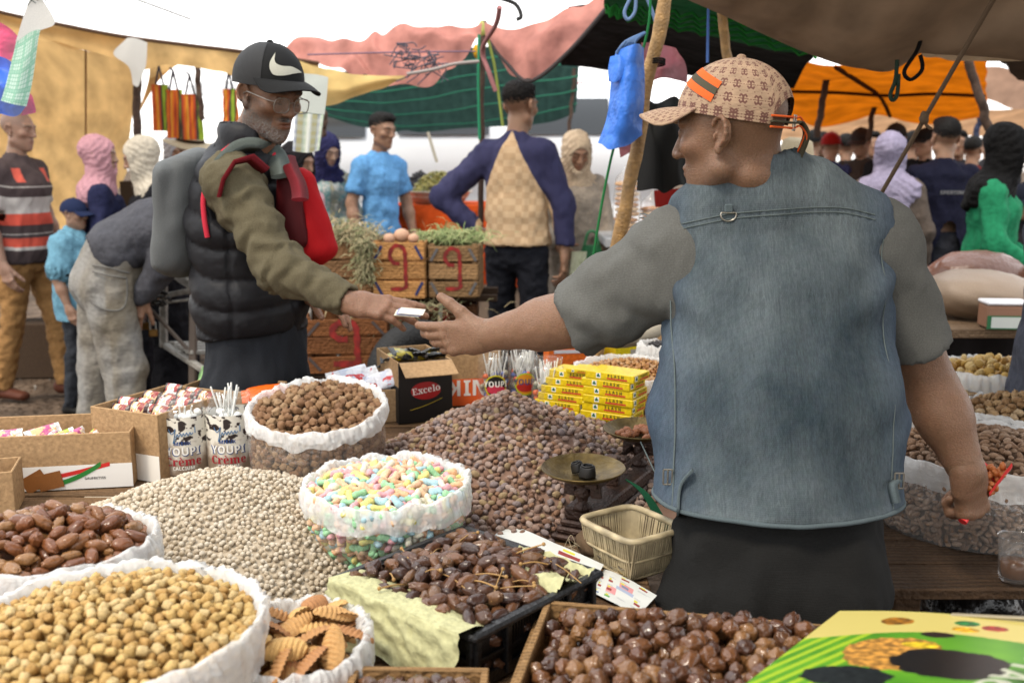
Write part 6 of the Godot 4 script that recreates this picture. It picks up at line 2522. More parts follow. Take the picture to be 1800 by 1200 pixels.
func build_basket() -> void:
	var c0:=V(.132,TOP+.002,-1.835)
	var e1:=V(.56,0,.83).normalized()
	var e2:=V(.83,0,-.56).normalized()
	var lx:=.15
	var lz:=.13
	var t:=thing("plastic_basket","cream plastic basket with slotted sides and coins in it, beside the scale","basket",c0+e1*lx*.5+e2*lz*.5)
	var bs:=Basis(e1,Vector3.UP,-e2)
	t.basis=bs
	var cream:=base(C(.80,.73,.58),.5)
	tri(cream,t_soft,null,6.0)
	var loop:=func(grow:float,y:float) -> PackedVector3Array:
		var pts:=PackedVector3Array()
		for k in 48:
			var a:=TAU*k/48.0
			var cx:=signf(cos(a))*pow(absf(cos(a)),.35)
			var cz:=signf(sin(a))*pow(absf(sin(a)),.35)
			pts.append(V(cx*(lx*.5+grow),y,cz*(lz*.5+grow)))
		return pts
	var g:=Geo.new()
	g.tube(loop.call(.004,.083),.0075,8,.8,true)
	part("rim",g.mesh(),cream,t)
	g=Geo.new()
	g.tube(loop.call(-.012,.004),.0035,6,1.0,true)
	g.tube(loop.call(-.002,.04),.0026,6,1.0,true)
	part("hoop",g.mesh(),cream,t)
	g=Geo.new()
	g.box(V(0,.002,0),V(lx-.03,.004,lz-.03),Basis(),.001)
	part("bottom",g.mesh(),cream,t)
	g=Geo.new()
	var top:PackedVector3Array=loop.call(.002,.079)
	var low:PackedVector3Array=loop.call(-.012,.004)
	for k in 48:
		for f in [.0,.5]:
			var a:=low[k].lerp(low[(k+1) % 48],f)
			var b:=top[k].lerp(top[(k+1) % 48],f)
			if a.distance_to(low[k])>.02:
				continue
			g.tube(PackedVector3Array([a,b]),.0021,5)
	for side in [-1.0,1.0]:
		for n in 22:
			var f:=-.42+.84*n/21.0
			g.tube(PackedVector3Array([V(f*lx,.004,side*(lz*.5-.012)),V(f*lx*1.05,.079,side*(lz*.5+.002))]),.0021,5)
			g.tube(PackedVector3Array([V(side*(lx*.5-.012),.004,f*lz),V(side*(lx*.5+.002),.079,f*lz*1.05)]),.0021,5)
	var o:=part("slats",g.mesh(),cream,t)
	o.set_meta("kind","stuff")
	# coins
	var coin:=Geo.new()
	coin.lathe(PackedVector2Array([Vector2(0,.0008),Vector2(.0105,.0008),Vector2(.012,.0012),Vector2(.0125,.0),Vector2(.012,-.0012),Vector2(0,-.001)]),18)
	var cm:=coin.mesh()
	var ms:=[base(C(.45,.42,.36),.4),base(C(.5,.42,.25),.4)]
	for m in ms:
		m.metallic=.8
	for k in 46:
		var q:=V(rng.randf_range(-.05,.05),.006+.0004*k,rng.randf_range(-.05,.05))
		single("coin",cm,ms[k % 2],"worn coin lying in the cream plastic basket","coin","coins in the basket",Transform3D(Basis.from_euler(V(rng.randf_range(-.25,.25),0,rng.randf_range(-.25,.25))),t.position+bs*q))
	# burlap pouch with a red stripe, twine beside it
	var pm:=cloth(C(.42,.34,.26),12.0)
	var pt:=thing("burlap_pouch","small burlap pouch with a red stripe between the scale and the basket","pouch",V(.155,.66,-1.834))
	g=Geo.new()
	g.ball(V(.012,.03,-.02),V(.04,.034,.045),Basis(),20,14,func(q:Vector3) -> float:return 1.0+.15*fnoise.get_noise_3d(q.x*2,q.y*2,q.z*2))
	part("sack",g.mesh(),pm,pt)
	g=Geo.new()
	g.sheet(9,5,func(a:int,b:int) -> Vector3:return V(.014+.008*(b/4.0-.5),.03,-.02)+V(0,sin(lerpf(-.5,1.2,a/8.0))*.0355,cos(lerpf(-.5,1.2,a/8.0))*.0475))
	part("stripe",g.mesh(),cloth(C(.5,.1,.1)),pt)
	g=Geo.new()
	for k in 12:
		var a:=V(.126,.68,-1.863)
		g.tube(curve([a,a+V(rng.randf_range(-.03,.03),rng.randf_range(-.01,.02),rng.randf_range(-.02,.03)),a+V(rng.randf_range(-.03,.03),rng.randf_range(-.018,.0),rng.randf_range(-.02,.03))],10),.0008,4)
	var tw:=single("twine",g.mesh(),cloth(C(.72,.66,.55)),"loose tangle of pale twine by the burlap pouch","twine")
	tw.set_meta("kind","stuff")

# printed advertising sheet: pale page, coloured product blocks, lines of unreadable small print
func flyer_texture(sd:int) -> ImageTexture:
	var r:=RandomNumberGenerator.new()
	r.seed=sd
	var im:=Image.create(256,192,false,Image.FORMAT_RGB8)
	im.fill(C(.80,.81,.79))
	for row in 4:
		for col in 4:
			var x:=12+col*61
			var y:=10+row*46
			var kind:=r.randi() % 4
			if kind==0:
				im.fill_rect(Rect2i(x,y,50,34),C(.80,.55,.55))
			if kind<3:
				im.fill_rect(Rect2i(x+r.randi() % 10,y+8+r.randi() % 6,26,12),[C(.45,.5,.6),C(.55,.22,.2),C(.4,.6,.35)][r.randi() % 3])
				im.fill_rect(Rect2i(x+4,y,14,9),C(.80,.78,.2))
			for l in 3:
				im.fill_rect(Rect2i(x,y+36+l*3,20+r.randi() % 26,1),C(.55,.56,.58))
	im.fill_rect(Rect2i(120,84,70,16),C(.62,.66,.75))
	return ImageTexture.create_from_image(im)

func build_papers() -> void:
	var corners:=[[[V(-.023,.68,-1.949),V(.006,.684,-1.955),V(.173,.68,-1.767)],[V(-.075,.675,-1.826),V(-.021,.68,-1.773),V(.143,.676,-1.685)],[V(-.106,.672,-1.739),V(-.04,.672,-1.641),V(.097,.67,-1.579)]],[[V(-.063,.669,-1.884),V(0,.672,-1.976),V(.041,.669,-1.961)],[V(-.078,.668,-1.843),V(-.034,.669,-1.884),V(.006,.668,-1.872)]],[[V(.174,.668,-1.774),V(.201,.669,-1.746),V(.258,.668,-1.659)],[V(.143,.667,-1.676),V(.179,.668,-1.627),V(.212,.667,-1.574)]]]
	for k in 3:
		var m:=base(Color.WHITE,.7)
		m.albedo_texture=flyer_texture(5+k)
		single("newspaper",drape(corners[k],24,16,.004,30.0,3.0*k),m,["large open advertising newspaper page spread behind the tray of dates","second newspaper page showing under the large one towards the nuts","corner of an advertising page by the cream basket"][k],"newspaper")
	var g:=Geo.new()
	g.box(V(-.079,.685,-1.821)+V(0,0,0),V(.07,.045,.05),Basis(Vector3.UP,.4),.002)
	single("paper_box",g.mesh(),card_mat(C(.82,.81,.78)),"small white cardboard box at the foot of the bag of pastel sweets","box")

func build_yellow_boxes() -> void:
	var size:=V(.15,.0215,.094)
	var yellow:=base(C(.90,.78,.06),.35)
	tri(yellow,t_skin,n_wrinkle,5.0,.15)
	var red:=base(C(.65,.12,.1),.5)
	var ink:=base(C(.1,.1,.08),.5)
	var green:=base(C(.08,.35,.27),.5)
	var white:=base(C(.9,.9,.88),.5)
	var proto:=thing("gum_box","","box",Vector3.ZERO,0,"yellow chewing gum boxes")
	var g:=Geo.new()
	g.box(V(0,size.y*.5,0),size,Basis(),.0018)
	part("box_body",g.mesh(),yellow,proto)
	for s in 2:
		var xf:=Transform3D(Basis(Vector3.UP,s*PI/2),Vector3.ZERO)
		var z:=size.z*.5+.0003 if s==0 else size.x*.5+.0003
		var sc:=1.0 if s==0 else .8
		var dx:=.012 if s==0 else .006
		print_on(proto,"print",z,[[-.033*sc+dx-.012,.0115,.014,.0135,C(.88,.88,.86)],[.012*sc+dx,.0062,.062*sc,.0042,C(.7,.16,.12)]],xf)
		g=Geo.new()
		for k in 3:
			var a:=PI/2+TAU*k/3.0
			g.ball(V(-.033*sc+dx-.012+cos(a)*.0027,.0117+sin(a)*.0027,z+.0008),V(.0031,.0031,.0006),Basis(),10,4)
		part("emblem",g.mesh(),green,proto,xf)
		part("lettering",lettering("F L A S H",.0125*sc),ink,proto,xf*Transform3D(Basis(),V(.008*sc+dx,.0137,z+.0007)))
	var stacks:=[[V(.202,.66,-2.808),7,-.50,"left"],[V(.32,.66,-2.599),9,-.57,"right"]]
	var ords:=["topmost","second from the top","third from the top","fourth from the top","fifth from the top","sixth from the top","seventh from the top","eighth from the top","lowest"]
	var first:=true
	var r:=RandomNumberGenerator.new()
	r.seed=12
	for st in stacks:
		for k in st[1]:
			var turn:float=st[2]+r.randf_range(-.05,.05)
			var b:=Basis(Vector3.UP,turn)
			var at:Vector3=st[0]+b*V(-size.x*.5,.0008+k*.0222,-size.z*.5)
			at+=V(r.randf_range(-.006,.006),0,r.randf_range(-.004,.004))
			if st[3] == "left":
				at+=V(.009*k-.02,0,-.002*k)
			if st[3] == "right" and k<3:
				b=b*Basis(Vector3.BACK,PI) if k>0 else b
			var n:int=st[1]-1-k
			var label:="yellow chewing gum box, %s in the %s stack" % [ords[n] if n<st[1]-1 else "lowest",st[3]]
			var xf:=Transform3D(b,at)
			if b.y.y<0:
				xf.origin.y+=size.y
			if first:
				first=false
				proto.transform=xf
				proto.set_meta("label",label)
			else:
				again(proto,xf,label)
	for k in 2:
		var b:=Basis(Vector3.UP,-.45+.2*k)
		var o:=again(proto,Transform3D(b*Basis.from_scale(V(.55,.5,.55)),stacks[0][0]+b*V(-.02+.04*k,7*.0222+.001,-.05-.02*k)),["small yellow gum packet lying crosswise on top of the left stack","small yellow gum packet behind the other one on the left stack"][k])
		o.remove_meta("group")
	again(proto,Transform3D(Basis(Vector3.UP,-.3),stacks[0][0]+V(.06,.135,-.1)),"yellow gum box lying between the two stacks behind the left one").remove_meta("group")
	# what carries that last box
	again(proto,Transform3D(Basis(Vector3.UP,-.3)*Basis.from_scale(V(1,6.0,1)),stacks[0][0]+V(.06,.001,-.1)),"tall yellow carton standing behind the gap of the two stacks").remove_meta("group")


# ------------------------------------------------------------------ the goods: heaps, bags and trays
# Drops pieces one by one under a height limit. lim(x, z) gives the top of the heap there (under -5: outside); floor is lim - deep.
func heap_spots(bounds:Rect2,lim:Callable,r:float,deep:float,tries:int,sd:int,pack:=.82) -> Array:
	var rr:=RandomNumberGenerator.new()
	rr.seed=sd
	var cell:=2.0*r
	var nx:=int(bounds.size.x/cell)+3
	var ny:=int(bounds.size.y/cell)+3
	var grid:Array[PackedInt32Array]=[]
	grid.resize(nx*ny)
	var pos:=PackedVector3Array()
	var d2:=4.0*r*r
	for k in tries:
		var x:=bounds.position.x+rr.randf()*bounds.size.x
		var z:=bounds.position.y+rr.randf()*bounds.size.y
		var top:float=lim.call(x,z)
		if top<-5.0:
			continue
		var y:=top-deep
		var gx:=int((x-bounds.position.x)/cell)+1
		var gz:=int((z-bounds.position.y)/cell)+1
		for b in range(gz-1,gz+2):
			for a in range(gx-1,gx+2):
				for j in grid[b*nx+a]:
					var p:=pos[j]
					var q:=d2-(p.x-x)*(p.x-x)-(p.z-z)*(p.z-z)
					if q>.0:
						y=maxf(y,p.y+sqrt(q)*pack)
		if y>top:
			continue
		grid[gz*nx+gx].append(pos.size())
		pos.append(V(x,y,z))
	var out:=[]
	for p in pos:
		out.append([p,p.y>(lim.call(p.x,p.z) as float)-1.5*r])
	return out

# o: name, label, category, group (for the single pieces), stuff (name), stuff_label, meshes, colors (linear), rough, spots, singles, tilt, size (spread), at (base), core (mesh), core_color, extra (spots only for the mass)
func heap(o:Dictionary) -> void:
	var rr:=RandomNumberGenerator.new()
	rr.seed=o.get("seed",5)
	var eye:=V(0,1.43,0)
	var items:=[]
	for s in o.spots:
		var tilt:float=o.get("tilt",.4)
		var b:=Basis(Vector3.UP,rr.randf()*TAU)*Basis(Vector3.BACK,rr.randfn(.0,tilt))*Basis(Vector3.RIGHT,rr.randf()*TAU if o.get("roll",true) else rr.randfn(.0,tilt))
		var sz:=1.0+rr.randf_range(-1.0,1.0)*float(o.get("size",.12))
		items.append([Transform3D(b.scaled(Vector3.ONE*sz),s[0]),rr.randi() % o.colors.size(),rr.randi() % o.meshes.size(),(s[0] as Vector3).distance_to(eye)+(.0 if s[1] else 50.0)])
	var lone:int=o.get("singles",0)
	items.sort_custom(func(a,b):return a[3]<b[3])
	var ms:=[]
	for c in o.colors:
		var m:=_piece_mat(o,(c as Color).linear_to_srgb())
		ms.append(m)
	for k in mini(lone,items.size()):
		var it:Array=items[k]
		if it[3]>50.0:
			lone=k
			break
		single(o.name,o.meshes[it[2]],ms[it[1]],o.label,o.category,o.group,it[0])
	var rest:=items.slice(lone)
	for s in o.get("extra",[]):
		rest.append([Transform3D(Basis.from_euler(V(rr.randf()*6,rr.randf()*6,rr.randf()*6)),s),rr.randi() % o.colors.size(),rr.randi() % o.meshes.size(),.0])
	if rest.is_empty():
		return
	var t:=thing(o.stuff,o.stuff_label,o.category,o.at)
	t.set_meta("kind","stuff")
	var white:=_piece_mat(o,Color.WHITE)
	white.vertex_color_use_as_albedo=true
	for v in o.meshes.size():
		var mine:=rest.filter(func(it):return it[2]==v)
		if mine.is_empty():
			continue
		var mm:=MultiMesh.new()
		mm.transform_format=MultiMesh.TRANSFORM_3D
		mm.use_colors=true
		mm.mesh=o.meshes[v]
		mm.instance_count=mine.size()
		for k in mine.size():
			var x:Transform3D=mine[k][0]
			x.origin-=o.at
			mm.set_instance_transform(k,x)
			mm.set_instance_color(k,o.colors[mine[k][1]])
		var n:=MultiMeshInstance3D.new()
		n.name="pieces"
		n.multimesh=mm
		n.material_override=white
		t.add_child(n,true)
		n.set_meta("kind","stuff")
	if o.has("core"):
		part("core",o.core,base((o.colors[0] as Color).darkened(.3).linear_to_srgb(),.9),t)

func _piece_mat(o:Dictionary,c:Color) -> StandardMaterial3D:
	var m:=base(c,o.get("rough",.7))
	tri(m,o.get("tex",t_skin),o.get("bump",n_pits),o.get("tex_scale",18.0),o.get("bumps",.4))
	if o.has("coat"):
		m.clearcoat_enabled=true
		m.clearcoat=o.coat
		m.clearcoat_roughness=.12
		m.metallic_specular=.35
	if o.has("sss"):
		m.subsurf_scatter_enabled=true
		m.subsurf_scatter_strength=o.sss
	return m

func cone_core(bounds:Rect2,lim:Callable,under:float,at:Vector3,floor_y:float) -> ArrayMesh:
	var g:=Geo.new()
	g.sheet(41,41,func(a:int,b:int) -> Vector3:
		var x:=bounds.position.x+bounds.size.x*a/40.0
		var z:=bounds.position.y+bounds.size.y*b/40.0
		var y:float=lim.call(x,z)
		return V(x,maxf(y-under,floor_y),z)-at)
	return g.mesh()

func lump(r:Vector3,bump:float,fr:float,sd:float,seg:=12,rings:=9,long:=.0) -> ArrayMesh:
	var g:=Geo.new()
	g.ball(Vector3.ZERO,r,Basis(Vector3.BACK,PI/2),seg,rings,func(p:Vector3) -> float:
		var w:=fnoise.get_noise_3d(p.x*fr+sd,p.y*fr*(1.0-long),p.z*fr)
		return 1.0+bump*w)
	return g.mesh()

# an open plastic bag: c middle of its rim, rx by rz, standing on floor_y; back raises the far side of the rim
func bag(label:String,c:Vector3,rx:float,rz:float,floor_y:float,belly:=1.06,back:=.0,rim_h:=.045,sd:=1.0,foot_r:=.86,film:=.06) -> Node3D:
	var at:=V(c.x,floor_y,c.z)
	var t:=thing("plastic_bag",label,"bag",at)
	var h:=c.y-floor_y
	var g:=Geo.new()
	var prof:=PackedVector2Array()
	for k in 13:
		var f:=k/12.0
		prof.append(Vector2(rx*lerpf(foot_r,1.0,f)*(1.0+(belly-1.0)*sin(f*PI)*2.0*.5),h*f))
	var shape:=func(p:Vector3,k:int,w:float) -> Vector3:
		var f:=clampf(p.y/h,0,1)
		var wob:=1.0+.025*fnoise.get_noise_3d(cos(w)*1.6+sd,f*2.0,sin(w)*1.6)*(.4+f)
		return V(p.x*wob,p.y+back*f*(-sin(w))*.5+.008*f*fnoise.get_noise_2d(cos(w)*2.0+sd,sin(w)*2.0),p.z*wob*rz/rx)
	g.lathe(prof,64,Transform3D(),func(p:Vector3,k:int,w:float) -> Vector3:
		var q:Vector3=shape.call(p,k,w)
		var cr:=fnoise.get_noise_3d(q.x*34+sd,q.y*22,q.z*34)
		return q*V(1.0+.012*cr,1.0,1.0+.012*cr))
	var fm:=clear_mat(film,.16)
	fm.normal_enabled=true
	fm.normal_texture=n_crinkle
	fm.normal_scale=.9
	fm.uv1_triplanar=true
	fm.uv1_scale=Vector3.ONE*7.0
	part("film",g.mesh(),fm,t)
	# the turned-over rim
	g=Geo.new()
	var rp:=PackedVector2Array([Vector2(rx-.011,h-.03),Vector2(rx-.008,h-.012),Vector2(rx-.004,h+.002),Vector2(rx+.001,h+.006),Vector2(rx+.006,h+.002),Vector2(rx+.009,h-rim_h*.35),Vector2(rx+.010,h-rim_h*.7),Vector2(rx+.008,h-rim_h)])
	g.lathe(rp,220,Transform3D(),func(p:Vector3,k:int,w:float) -> Vector3:
		var q:Vector3=shape.call(p,k,w)
		var cx:=cos(w)
		var sz:=sin(w)
		var n1:=fnoise.get_noise_3d(cx*4.0+sd*3.0,k*.35,sz*4.0)
		var n2:=fnoise.get_noise_3d(cx*15.0+sd*3.0,k*.9,sz*15.0)
		n2+=.8*fnoise.get_noise_3d(cx*34.0+sd,k*2.2+sz*3.0,sz*34.0)
		var cr:=.22-absf(fnoise.get_noise_3d(cx*7.0+sd*5.0,k*.5+w*.6,sz*7.0))+.6*(.2-absf(fnoise.get_noise_3d(cx*19.0-sd,k*.8,sz*19.0)))
		q+=V(cx,.5,sz)*(cr*.011)
		var out:=.003*n1+.0025*n2
		q+=V(cx,0,sz)*out
		q.y+=.006*n1+.0015*n2+(.012*fnoise.get_noise_2d(w*2.0+sd,9.0) if k==7 else .0)
		return q)
	var rm:=base(C(.96,.96,.95,.52),.26)
	rm.transparency=BaseMaterial3D.TRANSPARENCY_ALPHA
	rm.backlight_enabled=true
	rm.backlight=C(.5,.5,.5)
	tri(rm,null,n_crinkle,11.0,.9)
	part("rim",g.mesh(),rm,t)
	return t

# points just inside the film of a bag, to be filled by a mass of pieces
func lining(c:Vector3,rx:float,rz:float,floor_y:float,r:float,belly:float,foot_r:float,sd:int,back:=.0) -> PackedVector3Array:
	var rr:=RandomNumberGenerator.new()
	rr.seed=sd
	var out:=PackedVector3Array()
	var h:=c.y-floor_y-.005
	var y:=r
	while y<h:
		var f:=y/(h+.005)
		var rad:=rx*lerpf(foot_r,1.0,f)*(1.0+(belly-1.0)*sin(f*PI))-r*1.05
		var cnt:=int(TAU*rad/(r*1.75))
		for k in cnt:
			var w:=TAU*(k+rr.randf()*.7)/cnt
			if sin(w)<-.35:
				continue
			var d:=rad-rr.randf()*r*.8
			out.append(V(c.x+cos(w)*d,floor_y+y+rr.randf_range(-.3,.3)*r+back*f*(-sin(w))*.5,c.z+sin(w)*d*rz/rx))
		y+=r*1.55
	return out

func bag_core(c:Vector3,rx:float,rz:float,floor_y:float,r:float,at:Vector3,foot_r:=.86,drop:=.0) -> ArrayMesh:
	var g:=Geo.new()
	var h:=c.y-floor_y
	g.lathe(PackedVector2Array([Vector2(.001,.003),Vector2(rx*foot_r-r*2.2,.004),Vector2(rx-r*2.3,h*.5),Vector2(rx-r*2.3,h-r*2.0-drop),Vector2(.001,h-r*1.5-drop)]),32,Transform3D(Basis.from_scale(V(1,1,rz/rx)),V(c.x,floor_y,c.z)-at))
	return g.mesh()

func oval(c:Vector3,rx:float,rz:float,rise:float,edge:=.0,back:=.0) -> Callable:
	return func(x:float,z:float) -> float:
		var u:=(x-c.x)/rx
		var v:=(z-c.z)/rz
		var q:=u*u+v*v
		if q>1.0:
			return -9.0
		return c.y+edge+rise*(1.0-q)-back*.5*v

func build_goods() -> void:
	# --- chickpeas
	var lim:=func(x:float,z:float) -> float:
		var u:=(x+.60)/.38
		var v:=(z+1.93)/.37
		var q:=sqrt(u*u+v*v)+.05*fnoise.get_noise_2d(x*6,z*6)
		if q>1.0:
			return -9.0
		return TOP+.012+.135*(1.0-pow(maxf(q,.0),1.35))
	var pea:=Geo.new()
	pea.ball(Vector3.ZERO,V(.0052,.0049,.0048),Basis(),9,7,func(p:Vector3) -> float:return 1.0-.12*maxf(.0,p.x-.75)*4.0+.05*fnoise.get_noise_3d(p.x*2,p.y*2,p.z*2))
	var bounds:=Rect2(-1.0,-2.32,.80,.78)
	heap({"name":"chickpea","label":"pale dry chickpea on the front slope of the chickpea heap","category":"chickpea","group":"chickpeas of the heap","stuff":"chickpea_heap","stuff_label":"broad heap of pale dry chickpeas in the middle of the stall's left half","meshes":[pea.mesh()],"colors":[C(.58,.48,.35),C(.64,.55,.42),C(.53,.43,.30),C(.66,.58,.46)],"rough":.75,"spots":heap_spots(bounds,lim,.0048,.010,26000,3),"singles":300,"tilt":2.0,"at":V(-.6,TOP,-1.93),"core":cone_core(bounds,lim,.0075,V(-.6,TOP,-1.93),TOP-.006),"seed":1})
	# --- dusty nuts
	var nlim:=func(x:float,z:float) -> float:
		var u:=(x+.01)/(.43 if x>-.01 else .40)
		var v:=(z+2.40)/(.48 if z>-2.40 else .34)
		var q:=sqrt(u*u+v*v)+.06*fnoise.get_noise_2d(x*5,z*5)
		if q>1.0 or (x>.09 and z>-1.98):
			return -9.0
		return TOP+.012+.195*(1.0-pow(maxf(q,.0),1.12))
	bounds=Rect2(-.46,-2.78,.92,.90)
	var nuts:=[]
	for k in 3:
		nuts.append(lump(V(.0062,.0092,.0064)*[1.0,.95,1.08][k],.16,1.6,k*7.0,9,7))
	heap({"name":"dusty_nut","label":"salt-dusted brown nut on the near slope of the big nut heap","category":"nut","group":"nuts of the heap","stuff":"nut_heap","stuff_label":"tall cone-shaped heap of salt-dusted brown nuts in the middle of the stall","meshes":nuts,"colors":[C(.28,.165,.115),C(.33,.215,.165),C(.22,.115,.07),C(.36,.255,.205),C(.28,.15,.085),C(.40,.295,.245),C(.30,.20,.16),C(.26,.20,.19),C(.35,.245,.13)],"rough":.85,"tex":t_grain,"bumps":.9,"tex_scale":26.0,"spots":heap_spots(bounds,nlim,.0071,.0145,26000,4),"singles":300,"tilt":.45,"size":.18,"at":V(0,TOP,-2.4),"core":cone_core(bounds,nlim,.011,V(0,TOP,-2.4),TOP-.006),"seed":2})
	# --- pastel sweets
	var c:=V(-.243,.815,-1.85)
	bag("round clear plastic bag of pastel sweets with a broad white rim",c,.155,.15,.685,1.10,.012,.045,2.0,.80)
	var sweets:=[]
	for k in 3:
		var g:=Geo.new()
		var prof:=PackedVector2Array([Vector2(.0001,-.017),Vector2(.006,-.0155),Vector2(.0078,-.010),Vector2(.0062,-.003),Vector2(.0075,.004),Vector2(.0085,.010),Vector2(.006,.0155),Vector2(.0001,.017)])
		g.lathe(prof,10,Transform3D(Basis(Vector3.BACK,PI/2),Vector3.ZERO),func(p:Vector3,_k:int,_w:float) -> Vector3:return V(p.x*(1.0+.12*k),p.y*(1.0-.1*k),p.z*.85)+V(.003*sin(p.y*120.0+k*2.0),0,0))
		sweets.append(g.mesh())
	heap({"name":"pastel_sweet","label":"soft pastel sweet at the top of the round bag of mixed colours","category":"sweet","group":"pastel sweets in the round bag","stuff":"pastel_sweets","stuff_label":"mass of pastel sweets showing through the side of the round bag","meshes":sweets,"colors":[C(.82,.48,.27),C(.80,.73,.25),C(.36,.68,.38),C(.42,.64,.70),C(.80,.42,.45),C(.84,.56,.36),C(.84,.78,.62)],"rough":.75,"spots":heap_spots(Rect2(-.40,-2.01,.32,.32),oval(c,.147,.141,.022,-.008,.012),.0079,.018,14000,6),"singles":300,"tilt":.3,"at":V(c.x,.685,c.z),"extra":lining(c,.155,.15,.685,.0085,1.10,.80,7),"core":bag_core(c,.155,.15,.685,.0098,V(c.x,.685,c.z),.8),"seed":3,"bumps":.3,"sss":.1})
	var g:=Geo.new()
	g.box(V(c.x,.672,c.z),V(.2,.02,.2),Basis(),.003)
	single("board",g.mesh(),card_mat(),"flat piece of cardboard under the round bag of pastel sweets","board")
	# --- sesame nuts
	c=V(-.458,.862,-2.27)
	bag("tall clear plastic bag of sesame-coated nuts with a high crumpled rim",c,.155,.155,.662,1.05,.06,.036,5.0,.95)
	heap({"name":"sesame_nut","label":"sesame-coated sugared nut at the top of the tall bag","category":"nut","group":"sesame nuts in the tall bag","stuff":"sesame_nuts","stuff_label":"mass of sesame-coated nuts filling the tall clear bag","meshes":[lump(V(.0095,.0115,.0095),.5,3.0,3.0,12,9),lump(V(.0095,.0105,.0098),.5,3.2,13.0,12,9)],"colors":[C(.26,.13,.055),C(.31,.17,.075),C(.21,.10,.04),C(.36,.22,.11)],"rough":.7,"bump":n_fine,"bumps":1.4,"tex":t_grain,"tex_scale":22.0,"spots":heap_spots(Rect2(-.63,-2.44,.33,.34),oval(c,.145,.143,.03,-.008,.06),.0098,.021,12000,8),"singles":300,"tilt":2.0,"at":V(c.x,.662,c.z),"extra":lining(c,.155,.155,.662,.0105,1.05,.95,9,.06),"core":bag_core(c,.155,.155,.662,.0105,V(c.x,.662,c.z),.95,.035),"seed":4})
	# --- yellow cereal pieces, close to the camera
	c=V(-.526,.835,-1.215)
	bag("large clear plastic bag of yellow cereal pieces, lowest at the left",c,.19,.19,.66,1.05,.0,.06,7.0,.9)
	var pill:=[]
	for k in 3:
		var pg:=Geo.new()
		pg.lathe(PackedVector2Array([Vector2(.0001,-.0072),Vector2(.0046,-.007),Vector2(.006,-.005),Vector2(.0063,.0),Vector2(.006,.005),Vector2(.0046,.007),Vector2(.0001,.0072)]),10,Transform3D(Basis(Vector3.BACK,PI/2),Vector3.ZERO),func(p:Vector3,_k:int,w:float) -> Vector3:return p*(1.0+.09*cos(4.0*w+k))*V(1,.9+.12*k,1))
		pill.append(pg.mesh())
	heap({"name":"cereal_piece","label":"puffed yellow cereal piece in the large bag at the lower left","category":"cereal","group":"cereal pieces in the large bag","stuff":"cereal_pieces","stuff_label":"mass of yellow cereal pieces filling the large bag at the lower left","meshes":pill,"colors":[C(.55,.34,.105),C(.60,.40,.14),C(.47,.27,.075),C(.62,.45,.20)],"rough":.75,"spots":heap_spots(Rect2(-.72,-1.41,.4,.4),oval(c,.18,.18,.03,-.008),.0068,.015,20000,10),"singles":300,"tilt":.6,"at":V(c.x,.66,c.z),"extra":lining(c,.19,.19,.66,.0078,1.05,.9,11),"core":bag_core(c,.19,.19,.66,.0078,V(c.x,.66,c.z),.9),"seed":5})
	# --- dates
	var date_mesh:=[]
	for k in 4:
		date_mesh.append(lump(V(.0102,.0210-.0018*k,.0094),.24,2.2,11.0*k,18,14,.75))
	var deep:=[C(.108,.045,.023),C(.137,.061,.030),C(.086,.040,.024),C(.166,.072,.032),C(.115,.056,.035),C(.17,.085,.04),C(.06,.03,.022)]
	c=V(-.745,.83,-1.51)
	bag("clear plastic bag of plump brown dates behind the cereal, at the left edge",c,.165,.15,.66,1.04,.0,.05,11.0,.9)
	var lm:=lining(c,.165,.15,.66,.0125,1.04,.9,15)
	heap({"name":"plump_date","label":"plump glossy brown date in the bag at the left edge","category":"date","group":"dates in the bag at the left","stuff":"bagged_dates","stuff_label":"lower layer of dates inside the bag at the left edge","meshes":date_mesh,"colors":[C(.200,.070,.024),C(.248,.100,.034),C(.160,.056,.022),C(.296,.144,.052)],"rough":.38,"coat":.4,"bump":n_wrinkle,"bumps":1.2,"spots":heap_spots(Rect2(-.9,-1.66,.32,.31),oval(c,.152,.138,.05,-.006),.0115,.026,9000,12,.75),"singles":200,"tilt":.35,"size":.2,"at":V(c.x,.66,c.z),"extra":lm,"core":bag_core(c,.165,.15,.66,.0125,V(c.x,.66,c.z),.9),"seed":6})
	build_tray(date_mesh,deep)
	build_date_boxes(date_mesh,deep)
	build_cookies()
	# --- raisins behind the yellow boxes
	c=V(.36,.81,-2.93)
	bag("clear plastic bag of golden raisins behind the yellow boxes",c,.17,.15,.66,1.05,.02,.035,13.0,.9)
	heap({"name":"raisin","label":"golden raisin at the top of the bag behind the yellow boxes","category":"raisin","group":"golden raisins","stuff":"raisins","stuff_label":"mass of golden raisins filling the bag behind the yellow boxes","meshes":[lump(V(.0055,.0085,.005),.5,2.2,2.0,9,7),lump(V(.006,.0075,.0052),.5,2.2,22.0,9,7)],"colors":[C(.42,.19,.045),C(.50,.25,.07),C(.33,.13,.03),C(.47,.27,.12)],"rough":.45,"spots":heap_spots(Rect2(.19,-3.08,.35,.31),oval(c,.153,.133,.03,-.01,.02),.0063,.013,9000,16),"singles":200,"tilt":.5,"at":V(c.x,.66,c.z),"extra":lining(c,.17,.15,.66,.0068,1.05,.9,17),"core":bag_core(c,.17,.15,.66,.0068,V(c.x,.66,c.z),.9),"seed":8})
	c=V(.50,.845,-3.14)
	bag("small bag of black dried fruit beside the raisins, half behind the seller",c,.09,.08,.66,1.05,.0,.035,14.0,.9,.3)
